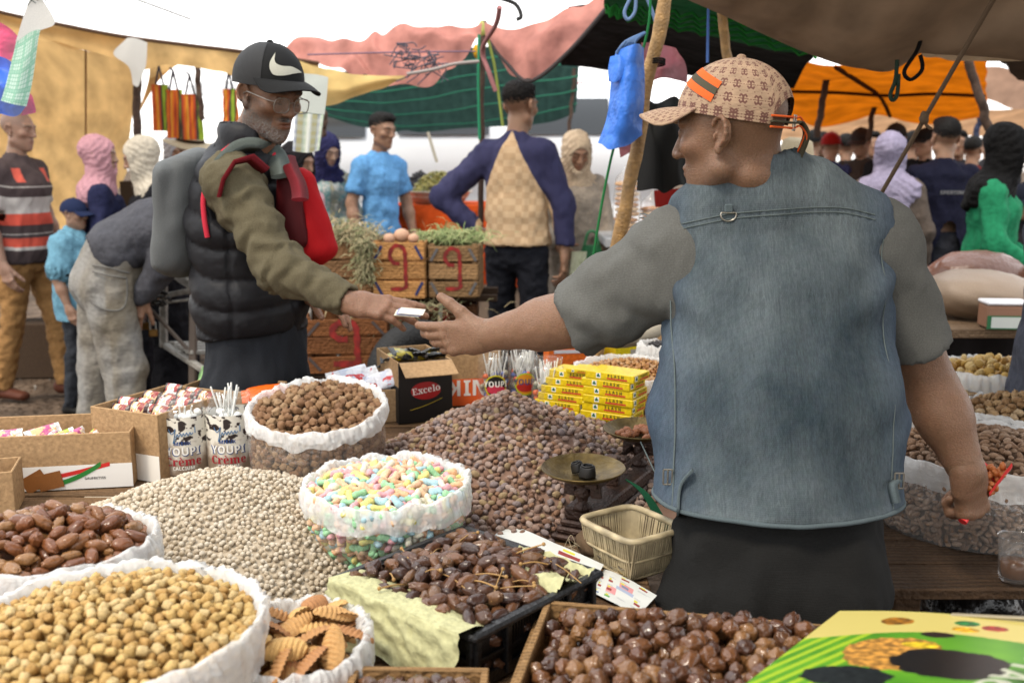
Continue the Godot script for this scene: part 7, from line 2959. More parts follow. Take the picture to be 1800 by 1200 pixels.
	heap({"name":"prune","label":"black wrinkled dried fruit in the small bag beside the raisins","category":"dried fruit","group":"black dried fruit","stuff":"prunes","stuff_label":"mass of black dried fruit in the small bag beside the raisins","meshes":[lump(V(.007,.010,.0065),.5,2.2,5.0,9,7)],"colors":[C(.02,.018,.02),C(.035,.03,.032)],"rough":.5,"spots":heap_spots(Rect2(.4,-3.23,.19,.17),oval(c,.078,.07,.02,-.01),.0075,.016,1500,18),"singles":60,"at":V(c.x,.66,c.z),"core":bag_core(c,.09,.08,.66,.008,V(c.x,.66,c.z)),"seed":9})

func build_tray(meshes:Array,colors:Array) -> void:
	var c0:=V(-.055,0,-1.335)
	var e1:=V(.66,0,-.75).normalized()
	var e2:=V(-.75,0,-.66).normalized()
	var lx:=.29
	var lz:=.30
	var mid:=c0+e1*lx*.5+e2*lz*.5+V(0,TOP+.002,0)
	var t:=thing("plastic_tray","black plastic tray with a pierced rim, heaped with dates on their stalks","tray",mid)
	t.basis=Basis(e1,Vector3.UP,-e2)
	var m:=base(C(.09,.09,.095),.4)
	tri(m,null,n_pits,8.0,.2)
	var h:=.098
	var g:=Geo.new()
	g.box(V(0,.003,0),V(lx-.01,.006,lz-.01))
	part("bottom",g.mesh(),m,t)
	for k in 4:
		var n:Vector3=[V(0,0,1),V(0,0,-1),V(1,0,0),V(-1,0,0)][k]
		var s:=V(n.z,0,-n.x)
		var w:=lx if k<2 else lz
		var d:=(lz if k<2 else lx)*.5
		var bs:=Basis(s,Vector3.UP,n)
		g=Geo.new()
		g.box(n*(d+.004)+V(0,h-.006,0),V(w+.014+(.010 if k<2 else .0),.012,.018),bs,.004)
		g.box(n*(d-.002)+V(0,.012,0),V(w,.02,.006),bs,.001)
		g.box(n*(d-.002)+V(0,.046,0),V(w,.007,.006),bs,.001)
		for q in [-.48,-.25,.25,.48]:
			g.box(n*d+s*(q*w)+V(0,.05,0),V(.012,.086,.012),bs,.002)
		# pierced panel: crossing bars
		for q in 22:
			g.box(n*(d-.001)+s*((-.24+.48*q/21.0)*w)+V(0,.07,0),V(.0028,.04,.003),bs)
		for q in 5:
			g.box(n*(d-.003)+V(0,.052+.009*q,0),V(w*.49,.0024,.003),bs)
		g.box(n*(d-.0075)+V(0,.048,0),V(w-.01,.092,.003),bs)
		part("side",g.mesh(),m,t)
	# crumpled lining paper over the near left edge
	var paper:=base(C(.78,.77,.58),.8)
	tri(paper,t_skin,n_crinkle,6.0,.7)
	paper.backlight_enabled=true
	paper.backlight=C(.25,.25,.2)
	var lift:=V(0,TOP,0)
	g=Geo.new()
	g.sheet(40,26,func(a:int,b:int) -> Vector3:
		var u:=a/39.0
		var v:=b/25.0
		var along:float=lerpf(.0,lz*1.0,u)
		var p:=c0+e2*along
		var out:=.0
		var y:=h+.010
		if v<.35:
			out=-.09*(.35-v)/.35
			y-=.03*(.35-v)/.35
		else:
			var f:=(v-.35)/.65
			out=.027+.022*f
			y-=f*(h-.006+.012*sin(u*9.0))
		var cr:=fnoise.get_noise_3d(u*9,v*6,3.0)*.010+fnoise.get_noise_3d(u*26,v*18,8.0)*.004
		return p+lift-e1*(out+cr*.8)+V(0,y+cr*(.6 if v>.3 else 1.0),0))
	single("lining_paper",g.mesh(),paper,"crumpled pale yellow-green paper hanging over the near edge of the black tray","paper")
	g=Geo.new()
	g.sheet(20,14,func(a:int,b:int) -> Vector3:
		var u:=a/19.0
		var v:=b/13.0
		var cr:=fnoise.get_noise_3d(u*8,v*8,13.0)*.014
		return c0+e1*(lx*lerpf(.62,.98,u))+e2*(lz*lerpf(-.02,.5,v))+lift+V(0,h+.004+.012*sin(u*7.0)*(1.0-v)+cr,0))
	single("lining_paper",g.mesh(),paper,"fold of pale paper at the far right corner inside the black tray","paper")
	var bi:=t.basis.inverse()
	var lim:=func(x:float,z:float) -> float:
		var q:Vector3=bi*(V(x,mid.y,z)-mid)
		var u:=absf(q.x)/(lx*.5)
		var v:=absf(q.z)/(lz*.5)
		if u>.9 or v>.92:
			return -9.0
		return TOP+.094+.024*(1.0-pow(maxf(u,v),2.2))+.012*fnoise.get_noise_2d(x*9,z*9)
	var stalks:=Geo.new()
	for k in 15:
		var p:=mid+e1*rng.randf_range(-.12,.12)+e2*rng.randf_range(-.13,.13)
		p.y=(lim.call(p.x,p.z) as float)+.004
		var d:=V(rng.randf_range(-1,1),.1,rng.randf_range(-1,1)).normalized()*rng.randf_range(.015,.05)
		stalks.tube(curve([p-d,p+V(0,.004,0),p+d],8),.0010+.0004*(k % 2),5)
		stalks.ball(p+d,Vector3.ONE*.0035,Basis(),7,5)
	var st:=single("date_stalks",stalks.mesh(),base(C(.62,.48,.28),.7),"thin yellow stalks sticking out among the dates of the black tray","stalks")
	st.set_meta("kind","stuff")
	heap({"name":"branch_date","label":"slender dark brown date on the heap in the black tray","category":"date","group":"dates in the black tray","stuff":"tray_dates","stuff_label":"lower dates half hidden in the black tray","meshes":meshes,"colors":colors,"rough":.34,"coat":.4,"bump":n_wrinkle,"bumps":1.2,"spots":heap_spots(Rect2(mid.x-.24,mid.z-.24,.48,.48),lim,.0108,.07,14000,20,.72),"singles":260,"tilt":.35,"size":.16,"at":mid,"seed":10})

func build_date_boxes(meshes:Array,colors:Array) -> void:
	var wood:=wood_mat(C(.66,.53,.37),5.0)
	var round_dates:=[]
	for k in 4:
		round_dates.append(lump(V(.0118,.0162-.0012*k,.0112),.26,1.9,9.0*k+3.0,18,14,.6))
	var amber:=[C(.126,.046,.018),C(.170,.068,.025),C(.096,.037,.017),C(.215,.100,.037),C(.141,.063,.030),C(.26,.125,.045),C(.07,.028,.015)]
	var specs:=[
		["open wooden box heaped with plump dates in front of the seller",V(.345,TOP+.002,-1.215),-.20,V(.67,.085,.36),"round_date","plump amber-brown date in the wooden box in front of the seller","dates in the box before the seller",.06,round_dates,amber,300],
		["narrow wooden box of dark dates at the bottom edge, in front of the black tray",V(-.128,TOP+.002,-1.105),-.03,V(.185,.085,.29),"dark_date","dark reddish date in the narrow box at the bottom edge","dates in the narrow box",.035,meshes,colors,120]]
	for s in specs:
		var t:=thing("wooden_box",s[0],"box",s[1],s[2])
		var sz:Vector3=s[3]
		var g:=Geo.new()
		g.box(V(0,.004,0),V(sz.x,.008,sz.z))
		part("bottom",g.mesh(),wood,t)
		for k in 4:
			var n:Vector3=[V(0,0,1),V(0,0,-1),V(1,0,0),V(-1,0,0)][k]
			var bs:=Basis(V(n.z,0,-n.x),Vector3.UP,n)
			var w:=sz.x if k<2 else sz.z-.021
			var d:=(sz.z if k<2 else sz.x)*.5
			g=Geo.new()
			g.box(n*(d-.005)+V(0,sz.y*.5+.006,0),V(w,sz.y,.010),bs,.0015)
			part("side",g.mesh(),wood,t)
			if k==3 or k==1:
				g=Geo.new()
				g.box(n*(d+.008)+V(0,sz.y*.5+.012,0),V(w,.02,.012),bs,.0015)
				part("batten",g.mesh(),wood,t)
		if s[4] == "round_date":
			g=Geo.new()
			g.box(V(-.16,sz.y-.014,.02),V(.012,.06,sz.z-.03),Basis(),.0015)
			part("divider",g.mesh(),wood,t)
		var bi:=t.basis.inverse()
		var o:Vector3=s[1]
		var rise:float=s[7]
		var lim:=func(x:float,z:float) -> float:
			var q:Vector3=bi*(V(x,o.y,z)-o)
			var u:=absf(q.x)/(sz.x*.5-.016)
			var v:=absf(q.z)/(sz.z*.5-.016)
			if u>1.0 or v>1.0:
				return -9.0
			var m:=1.0-pow(maxf(u,v),3.0)
			return o.y+sz.y-.012+rise*m*(1.0 if q.x<.05 or s[4] != "round_date" else clampf(1.0-(q.x-.05)*5.0,.0,1.0))+.014*fnoise.get_noise_2d(x*8,z*8)
		var bl:=maxf(sz.x,sz.z)+.04
		heap({"name":s[4],"label":s[5],"category":"date","group":s[6],"stuff":"boxed_dates","stuff_label":"lower layer of dates inside " + ("the wooden box in front of the seller" if s[4] == "round_date" else "the narrow box at the bottom edge"),"meshes":s[8],"colors":s[9],"rough":.32,"coat":.65,"bumps":.5,"spots":heap_spots(Rect2(o.x-bl*.5,o.z-bl*.5,bl,bl),lim,.0116 if s[4] == "round_date" else .0108,.055,14000,30,.74),"singles":s[10],"tilt":.5,"size":.18,"at":o,"seed":12})
	# printed carton lid lying over the right of the box
	var a:=V(.46,.805,-1.305)
	var e1:=V(.176,.05,.13).normalized()
	var e2:=V(-.165,.03,.242)
	e2=(e2-e1*e2.dot(e1)).normalized()
	var nrm:=e2.cross(e1)
	var im:=Image.create(256,256,false,Image.FORMAT_RGB8)
	for y in 256:
		for x in 256:
			var u:=x/256.0
			var v:=y/256.0
			var col:=C(.80,.74,.42)
			var edge:=.30-.14*sin(clampf(u*1.5,0,1)*PI*.5+.2)+.06*cos(u*9.0)*.3
			if v>edge+.06:
				var f:=fnoise.get_noise_2d(x*.02,y*.02)*.5+.5
				col=C(.25,.50,.10).lerp(C(.42,.66,.14),f)
				if u<.2 and fmod(u*40.0+v*12.0,2.0)<.9:
					col=C(.62,.74,.15)
			for b in [[.22,.12,.05,.045,C(.55,.36,.08)],[.42,.09,.035,.028,C(.08,.42,.2)],[.5,.115,.035,.028,C(.62,.16,.1)],[.43,.16,.04,.025,C(.80,.6,.1)],[.37,.24,.045,.03,C(.14,.08,.06)],[.3,.46,.14,.16,C(.70,.50,.22)],[.35,.36,.05,.03,C(.82,.7,.15)],[.46,.5,.15,.13,C(.085,.06,.045)],[.24,.7,.12,.09,C(.10,.11,.11)]]:
				var q:=Vector2((u-b[0])/b[2],(v-b[1])/b[3]).length()+.12*fnoise.get_noise_2d(x*.06,y*.06)
				if q<1.0:
					col=(b[4] as Color)*(1.0+.5*fnoise.get_noise_2d(x*.12,y*.12))
			im.set_pixel(x,y,col)
	var pm:=base(Color.WHITE,.3)
	pm.albedo_texture=ImageTexture.create_from_image(im)
	var lid:=thing("printed_carton","yellow and green printed carton lid with pictures of dates lying at the lower right corner","carton",a)
	var g2:=Geo.new()
	g2.sheet(16,16,func(p:int,q:int) -> Vector3:return e1*(.42*p/15.0)+e2*(.38*q/15.0)+nrm*(.0022+.004*sin(p*.4)))
	part("print",g2.mesh(),pm,lid)
	g2=Geo.new()
	g2.box(e1*.21+e2*.19-nrm*.05,V(.42,.096,.38),Basis(e1,nrm,e2),.002)
	part("board",g2.mesh(),card_mat(),lid)
	g2=Geo.new()
	g2.box(e1*.2+e2*.004+nrm*.006,V(.1,.003,.008),Basis(e1,nrm,e2),.001)
	part("tape",g2.mesh(),base(C(.6,.56,.46),.3),lid)
	for w in [["DATTES",.66,.5,.05],["TAMR",.6,.86,.06]]:
		part("lettering",lettering(w[0],w[3],.0),base(C(.75,.76,.68),.4),lid,Transform3D(Basis(-(e2*.9-e1*.3).normalized(),(e1*.9+e2*.3).normalized(),nrm),e1*(.42*w[1])+e2*(.38*w[2])+nrm*.008))

func build_cookies() -> void:
	var c:=V(-.295,.775,-1.29)
	bag("small open plastic bag of ridged biscuits at the bottom edge",c,.092,.10,.66,1.06,.02,.05,17.0,.85,.2)
	var shell:=Geo.new()
	shell.sheet(41,15,func(a:int,b:int) -> Vector3:
		var u:=a/40.0*2.0-1.0
		var v:=b/14.0*2.0-1.0
		var w:=sqrt(maxf(.0,1.0-u*u))*(.0165-.003*u)
		var ridge:=.0042*absf(sin(u*15.0+v*1.8))
		return V(u*.036,(.012*sqrt(maxf(.0,1.0-u*u))*(1.0-.75*v*v)+ridge*(1.0-.5*v*v)),v*w))
	shell.sheet(13,7,func(a:int,b:int) -> Vector3:
		var u:=a/12.0*2.0-1.0
		var v:=b/6.0*2.0-1.0
		return V(u*.036,.001+.002*sqrt(maxf(0,1.0-u*u)),v*sqrt(maxf(.0,1.0-u*u))*(.0165-.003*u)))
	var tones:=[base(C(.82,.63,.39),.75),base(C(.74,.54,.33),.75),base(C(.85,.68,.42),.75),base(C(.71,.5,.31),.75)]
	for m in tones:
		tri(m,t_skin,n_pits,10.0,.35)
	var sm:=shell.mesh()
	var r:=RandomNumberGenerator.new()
	r.seed=77
	var n:=0
	for s in heap_spots(Rect2(c.x-.09,c.z-.09,.18,.18),oval(c,.082,.084,.015,.0,.02),.0165,.09,900,40,.55):
		single("biscuit",sm,tones[n % 4],"ridged shell-shaped biscuit in the small bag at the bottom edge","biscuit","ridged biscuits",Transform3D(Basis.from_euler(V(r.randf_range(-.9,.9),r.randf()*TAU,r.randf_range(-.7,.7))),s[0]))
		n+=1


# ------------------------------------------------------------------ the left side
# cloth printed with pattern(x from the middle, y above the ground), the same on both halves
func print_cloth(pattern:Callable) -> StandardMaterial3D:
	var im:=Image.create(256,512,false,Image.FORMAT_RGB8)
	for b in 512:
		for a in 256:
			im.set_pixel(a,b,pattern.call(a/256.0*.5,1.7-b/512.0))
	var m:=base(Color.WHITE,.9)
	m.albedo_texture=ImageTexture.create_from_image(im)
	m.texture_repeat=false
	m.metallic_specular=.3
	return m

func _print_uv(p:Vector3) -> Vector2:
	return Vector2(absf(p.x)/.5,1.7-p.y)

func tint_cloth(c:Color) -> StandardMaterial3D:
	var m:=cloth(Color.WHITE)
	m.albedo_color=Color.WHITE
	m.vertex_color_use_as_albedo=true
	return m

func build_left_side() -> void:
	# man in the striped polo shirt
	var polo:=print_cloth(func(x:float,y:float) -> Color:
		y-=.22*maxf(.0,x-.17)
		if y>1.27 and y<1.278 or y>1.0 and y<1.006:
			return C(.62,.6,.58)
		if y>1.12 and y<1.215:
			return C(.66,.64,.62)
		if y>1.055 and y<=1.12:
			return C(.72,.30,.24)
		if y>1.30 and y<1.38 and x>.09 and x<.14:
			return C(.74,.34,.28)
		if y<.98 and y>.93:
			return C(.68,.29,.23)
		if y<=.93 and y>.91:
			return C(.66,.64,.62)
		return C(.26,.22,.22))
	person({"at":V(-2.9,0,-5.93),"h":1.72,"yaw":1.35,"label":"bald man in a brown, grey and red striped polo shirt at the left edge","skin":C(.34,.20,.14),"top":polo,"uv":_print_uv,"bottom":C(.60,.45,.28),"shoe":C(.36,.2,.14),"sleeve":.0,"head":"none","crop":.35,"hair_color":C(.10,.09,.085),"girth":1.12,"hem":.84,"step":.14,"cell":.014,"look":Vector2(.05,.12),"wr":V(-.27,.84,.05),"er":V(-.27,1.1,-.03)})
	# boy with the blue cap
	person({"at":V(-2.44,0,-5.55),"h":1.22,"yaw":1.45,"label":"small boy in a navy cap and light blue tunic behind the man in grey jeans","skin":C(.33,.19,.125),"top":C(.42,.6,.68),"bottom":C(.2,.21,.23),"head":"cap","head_color":C(.12,.16,.28),"sleeve":.0,"hem":.72,"cell":.014,"look":Vector2(.0,.1),"loose":.03})
	# women in headscarves
	person({"at":V(-2.36,0,-5.75),"h":1.56,"yaw":2.0,"label":"woman in a dusty pink fringed headscarf and dark blue dress, seen from behind","skin":SKIN[2],"top":C(.15,.16,.27),"dress":true,"head":"hijab","head_color":C(.72,.54,.57),"scarf":.36,"cell":.015,"look":Vector2(-.3,.1),"girth":1.12})
	person({"at":V(-2.02,0,-5.65),"h":1.56,"yaw": -1.1,"label":"woman in a cream headscarf, glasses and black dress facing the pink headscarf","skin":C(.36,.21,.14),"top":C(.1,.1,.115),"dress":true,"head":"hijab","head_color":C(.74,.70,.63),"scarf":.2,"cell":.015,"look":Vector2(-.1,.35),"girth":1.1})
	build_bending_man()
	person({"at":V(-2.75,0,-8.2),"h":1.62,"yaw":.5,"label":"person in a bright blue jacket and grey headscarf beyond the cream headscarf","top":C(.22,.33,.68),"dress":true,"head":"hijab","head_color":C(.55,.55,.58),"cell":.02,"look":Vector2(.2,.3),"hands":false})
	person({"at":V(-2.15,0,-6.7),"h":1.62,"yaw":.9,"label":"person in a white straw hat and pale shirt half hidden behind the customer","top":C(.74,.75,.76),"bottom":C(.25,.25,.27),"head":"straw","cell":.02,"look":Vector2(0,.2)})
	# the hanging bags and flags
	var vt:=tint_cloth(Color.WHITE)
	var hung:=func(label:String,mid:Vector3,w:float,h:float,turn:float,cols:Array) -> void:
		var t:=thing("striped_bag",label,"bag",mid,turn,"")
		var g:=Geo.new()
		for side in [1.0,-1.0]:
			g.sheet(36,14,func(a:int,b:int) -> Vector3:
				var u:=a/35.0*2.0-1.0
				var v:=b/13.0
				return V(u*w*.5*(.9+.1*v),-v*h,side*.025*v*sqrt(maxf(.0,1.0-u*u))+.012*fnoise.get_noise_3d(u*2+mid.x*9,v*2,0)))
		for k in g.v.size():
			var s:=clampf(g.v[k].x/w+.5,0,.999)
			g.c[k]=cols[int(s*cols.size())]
		part("bag_body",g.mesh(),vt,t)
		for q in [-.2,.2]:
			g=Geo.new()
			g.tube(curve([V(q*w,0,.004),V(q*w*.4,.07,0),V(0,.115,0),V(-.02,.13,0)],10),.007,6)
			part("handle",g.mesh(),cloth(C(.24,.22,.25)),t)
	var org:=C(.62,.16,.02)
	var rd:=C(.45,.07,.03)
	var yl:=C(.66,.30,.04)
	var gr:=C(.30,.42,.04)
	var dk:=C(.08,.06,.04)
	var set1:=[org,rd,org,yl,rd,dk,gr,gr,gr,dk]
	var set2:=[dk,org,rd,yl,org,rd,org,dk,gr,gr]
	hung.call("orange and green striped bag, first of three hanging in a row on the left",V(-2.235,1.897,-6.5),.115,.29,.2,set1)
	hung.call("orange and green striped bag in the middle of the hanging row",V(-2.131,1.862,-6.45),.13,.30,-.15,set2)
	hung.call("orange and green striped bag hanging lowest, beside the thin brown pole",V(-2.013,1.831,-6.4),.14,.28,.1,[dk,rd,org,yl,rd,org,rd,dk,gr,gr])
	hung.call("striped bag hanging alone just left of the black cap",V(-1.738,1.856,-6.3),.11,.2,-.3,[org,rd,yl,org,rd,dk,gr,gr,dk,org])
	var white:=cloth(C(.88,.87,.84))
	white.backlight_enabled=true
	white.backlight=C(.9,.9,.9)
	single("white_rag",drape([[V(-2.014,2.055,-5.4),V(-1.961,2.049,-5.4),V(-1.909,2.032,-5.4)],[V(-2.091,1.98,-5.4),V(-2.003,1.963,-5.4),V(-1.917,1.951,-5.4)],[V(-2.013,1.905,-5.4),V(-1.971,1.899,-5.4),V(-1.93,1.894,-5.4)],[V(-2.001,1.824,-5.4),V(-1.977,1.812,-5.4),V(-1.961,1.833,-5.4)]],18,20,.015,8.0,3.0),white,"torn white rag hanging from the eaves of the beige tent","rag")
	var weave:=cloth(C(.62,.74,.66))
	weave.backlight_enabled=true
	weave.backlight=C(.8,.8,.8)
	var t:=thing("woven_sack","long pale green and white woven plastic sack hanging at the upper left","sack",V(-1.564,1.906,-3.4))
	var off:=t.position
	part("white_top",drape(_less(off,[[V(-1.575,1.956,-3.4),V(-1.556,1.959,-3.4),V(-1.538,1.952,-3.4)],[V(-1.603,1.892,-3.4),V(-1.558,1.895,-3.4),V(-1.5,1.87,-3.4)],[V(-1.636,1.813,-3.4),V(-1.597,1.831,-3.4),V(-1.551,1.849,-3.4)]]),16,16,.01,8.0,1.0),white,t)
	g_tex_sack(t,drape(_less(off,[[V(-1.631,1.815,-3.39),V(-1.592,1.833,-3.39),V(-1.546,1.851,-3.39)],[V(-1.666,1.726,-3.4),V(-1.615,1.727,-3.38),V(-1.573,1.762,-3.4)],[V(-1.702,1.623,-3.4),V(-1.652,1.607,-3.38),V(-1.617,1.601,-3.4)]]),24,24,.014,7.0,4.0))
	var g:=Geo.new()
	for k in 12:
		g.tube(curve([V(-1.565,1.945,-3.4)-off,V(-1.565,1.945,-3.4)-off+V(rng.randf_range(-.04,.03),.02,0),V(-1.565,1.945,-3.4)-off+V(rng.randf_range(-.06,.06),rng.randf_range(-.03,.03),0)],6),.0014,4)
	part("twine",g.mesh(),cloth(C(.25,.3,.28)),t)
	var pinkm:=plastic_film(C(.80,.10,.36))
	var bluem:=plastic_film(C(.12,.36,.80))
	single("carrier_bag",drape([[V(-1.786,1.883,-3.5),V(-1.711,1.868,-3.5),V(-1.671,1.842,-3.5)],[V(-1.795,1.79,-3.5),V(-1.724,1.764,-3.5),V(-1.685,1.809,-3.5)],[V(-1.799,1.753,-3.5),V(-1.741,1.749,-3.5),V(-1.705,1.764,-3.5)]],40,34,.06,14.0,2.0),pinkm,"bright pink plastic carrier bag at the upper left edge behind the woven sack","bag")
	single("carrier_bag",drape([[V(-1.789,1.776,-3.45),V(-1.714,1.77,-3.45),V(-1.677,1.752,-3.45)],[V(-1.799,1.674,-3.45),V(-1.698,1.654,-3.42),V(-1.665,1.674,-3.45)],[V(-1.811,1.553,-3.45),V(-1.713,1.57,-3.45),V(-1.63,1.6,-3.45)]],40,40,.06,13.0,6.0),bluem,"blue plastic carrier bag at the upper left edge under the woven sack","bag")
	single("carrier_bag",drape([[V(-1.656,1.659,-3.5),V(-1.642,1.644,-3.5)],[V(-1.668,1.612,-3.5),V(-1.634,1.602,-3.5)],[V(-1.687,1.575,-3.5),V(-1.635,1.587,-3.5)]],12,16,.02,8.0,9.0),pinkm,"strip of pink plastic bag hanging below the woven sack","bag")
	# shopping bag hanging behind the customer's head
	t=thing("shopping_bag","white shopping bag with a checked lower half hanging behind the black cap","bag",V(-.819,1.75,-4.2))
	off=t.position
	var pale:=cloth(C(.84,.86,.82))
	pale.backlight_enabled=true
	pale.backlight=C(.9,.9,.9)
	part("bag_body",drape(_less(off,[[V(-.86,1.777,-4.2),V(-.802,1.773,-4.2),V(-.752,1.759,-4.2)],[V(-.882,1.693,-4.2),V(-.822,1.687,-4.2),V(-.761,1.682,-4.2)],[V(-.894,1.623,-4.2),V(-.831,1.614,-4.2),V(-.773,1.609,-4.2)]]),16,16,.008,8.0,5.0),pale,t)
	var low:=Geo.new()
	var rows:Array=_less(off,[[V(-.893,1.623,-4.195),V(-.83,1.614,-4.195),V(-.772,1.609,-4.195)],[V(-.91,1.464,-4.2),V(-.849,1.457,-4.2),V(-.797,1.467,-4.2)]])
	low.sheet(31,22,func(a:int,b:int) -> Vector3:return curve(rows[0],30)[a].lerp(curve(rows[1],30)[a],b/21.0)+V(0,0,.012*sin(a*.5)))
	for k in low.v.size():
		var u:=low.u[k]
		low.c[k]=[C(.24,.28,.44),C(.60,.48,.12),C(.44,.56,.42),C(.72,.74,.68),C(.64,.55,.16),C(.42,.47,.55),C(.46,.60,.40)][int(clampf(u.x,0,.99)*7)].lerp(C(.75,.77,.70),.35+.3*float(int(u.y*9) % 2))
	vt.backlight_enabled=false
	part("checked_half",low.mesh(),vt,t)
	# stall table with cartons behind the striped polo
	var wood:=wood_mat(C(.46,.37,.28))
	t=thing("market_stall","low wooden stall with boxes behind the man in the striped polo shirt","stall",V(-3.3,0,-6.9))
	g=Geo.new()
	g.box(V(0,.68,0),V(2.0,.04,.9),Basis(),.004)
	part("table_top",g.mesh(),wood,t)
	for k in 4:
		g=Geo.new()
		g.box(V(-.9+1.8*(k % 2),.33,-.38+.76*(k/2)),V(.06,.66,.06))
		part("leg",g.mesh(),wood,t)
	for d in [[V(-2.62,.70,-6.6),V(.26,.09,.2),C(.72,.55,.28),"flat tan carton on the stall behind the small boy"],[V(-3.0,.70,-6.65),V(.3,.14,.25),C(.66,.63,.6),"pale grey carton on the stall behind the striped polo shirt"],[V(-2.75,.0,-6.45),V(.3,.42,.3),C(.34,.26,.2),"dark brown carton standing under the stall by the legs of the boy"],[V(-3.2,.0,-6.6),V(.4,.36,.3),C(.3,.24,.19),"large dark carton under the stall behind the tan trousers"],[V(-2.68,1.06,-7.1),V(.12,.22,.2),C(.22,.17,.12),"small dark box with an ornament beside the pink headscarf"]]:
		g=Geo.new()
		g.box(V(0,d[1].y*.5,0),d[1],Basis(Vector3.UP,.12),.004)
		single("carton",g.mesh(),card_mat(d[2]),d[3],"box","",Transform3D(Basis(),d[0]+V(0,.001,0)))
	g=Geo.new()
	g.box(V(-2.68,.53,-7.1),V(.3,1.05,.3),Basis(),.01)
	single("cabinet",g.mesh(),wood,"narrow wooden cabinet beside the beige tent wall","cabinet")
	build_cart_frame()

func g_tex_sack(t:Node3D,m:ArrayMesh) -> void:
	var im:=Image.create(64,64,false,Image.FORMAT_RGB8)
	for y in 64:
		for x in 64:
			var c:=C(.74,.83,.77)
			if x % 8<1 or y % 8<1:
				c=C(.36,.62,.48)
			if (x/8) % 4==1 or (y/8) % 5==2:
				c=c.lerp(C(.45,.68,.56),.5)
			im.set_pixel(x,y,c)
	var w:=base(Color.WHITE,.6)
	w.albedo_texture=ImageTexture.create_from_image(im)
	w.uv1_scale=V(1.5,2.5,1)
	w.backlight_enabled=true
	w.backlight=C(.8,.8,.8)
	part("checked_body",m,w,t)

func plastic_film(c:Color) -> StandardMaterial3D:
	var m:=base(c,.55)
	tri(m,null,n_wrinkle,5.0,1.1)
	m.backlight_enabled=true
	m.backlight=C(.45,.45,.45)
	return m

func build_bending_man() -> void:
	var foot:=V(-1.83,0,-4.45)
	var node:=thing("person","man in faded grey jeans and dark grey jacket bending forward behind the grey backpack","person",foot,.0,"",true)
	jobs.append(func() -> void:_bending_man_parts(node,foot))

func _bending_man_parts(node:Node3D,foot:Vector3) -> void:
	var g:=Geo.new()
	var side:=V(.45,0,.9).normalized()
	var hip:=V(-1.809,.973,-4.45)
	var back:=V(-1.634,1.122,-4.5)
	var sho:=V(-1.457,1.221,-4.55)
	var x:=Vox.new(foot+V(-.36,-.05,-.36),foot+V(.36,1.2,.36),.014)
	x.limb(hip+V(-.02,-.08,0),hip+V(.04,.05,0),Vector2(.17,.15),Vector2(.165,.135),side,.05)
	for q in [-1.0,1.0]:
		var a:Vector3=hip+side*(.09*q)+V(-.02,-.1,0)
		var kn:=V(a.x+.0+.05*q,.5,a.z)
		var an:=V(a.x-.03+.09*q,.06,a.z+.03*q)
		x.cap(a,kn,.115,.088,.04)
		x.cap(kn,an,.088,.078,.03)
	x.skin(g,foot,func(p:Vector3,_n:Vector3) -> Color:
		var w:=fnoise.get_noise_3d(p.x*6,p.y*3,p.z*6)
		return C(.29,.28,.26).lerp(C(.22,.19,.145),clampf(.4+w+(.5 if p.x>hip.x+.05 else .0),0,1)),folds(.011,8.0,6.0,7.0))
	var jean:=worn(Color.WHITE)
	jean.vertex_color_use_as_albedo=true
	part("jeans",g.mesh(),jean,node)
	var bx:=x
	g=Geo.new()
	for pts in [[V(-1.807,.955,-4.2),V(-1.698,.926,-4.2),V(-1.681,.907,-4.2),V(-1.693,.797,-4.2),V(-1.752,.79,-4.2),V(-1.818,.822,-4.2)],[V(-1.81,.98,-4.2),V(-1.739,.97,-4.2),V(-1.673,.941,-4.2)]]:
		g.tube(_on(bx,pts,V(0,0,-1),foot,.01),.004,5)
	part("pocket_seam",g.mesh(),cloth(C(.45,.44,.42)),node)
	g=Geo.new()
	x=Vox.new(V(-2.2,.55,-4.9),V(-1.2,1.5,-4.1),.014)
	x.limb(hip+V(.035,.06,0),back,Vector2(.18,.135),Vector2(.175,.115),side,.05)
	x.cut(hip+V(.0,.04,0),V(-.8,-.6,0),.3)
	x.limb(back,sho,Vector2(.175,.115),Vector2(.16,.105),side,.05)
	var el:=V(-1.514,.988,-4.35)
	var wr:=V(-1.653,.831,-4.4)
	x.cap(sho+side*.15+V(-.1,-.02,0),el,.08,.07,.04)
	x.cap(el,wr,.07,.05,.03)
	x.cap(sho-side*.15,V(-1.522,.926,-4.7),.08,.06,.04)
	x.skin(g,foot,null,folds(.010,9.0,9.0,2.0))
	part("jacket",g.mesh(),worn(C(.29,.29,.31),1.0,.75),node)
	g=Geo.new()
	var hc:=sho+V(.16,-.06,.0)
	x=Vox.new(hc-Vector3.ONE*.22,hc+Vector3.ONE*.22,.007)
	var hb:=basis_to(V(.8,-.6,.1))
	head_in(x,hc,hb,1.0,false)
	x.cap(sho,hc,.06,.055,.03)
	x.skin(g,foot,face_paint(hc,hb,1.0,{"skin":SKIN[1],"hair":1.0}))
	x=Vox.new(wr-Vector3.ONE*.16,wr+Vector3.ONE*.16,.006)
	hand_in(x,wr,V(-.3,-.9,.1),V(0,0,-1),V(1,0,0))
	x.skin(g,foot,func(_p:Vector3,_n:Vector3) -> Color:return SKIN[1])
	part("body",g.mesh(),skin_mat(),node)
	for q in [-1.0,1.0]:
		g=Geo.new()
		g.ball(hip-foot+side*(.09*q)+V(.09*q+.02,.045-hip.y,0),V(.13,.045,.05))
		part("shoe",g.mesh(),cloth(C(.15,.14,.13)),node)

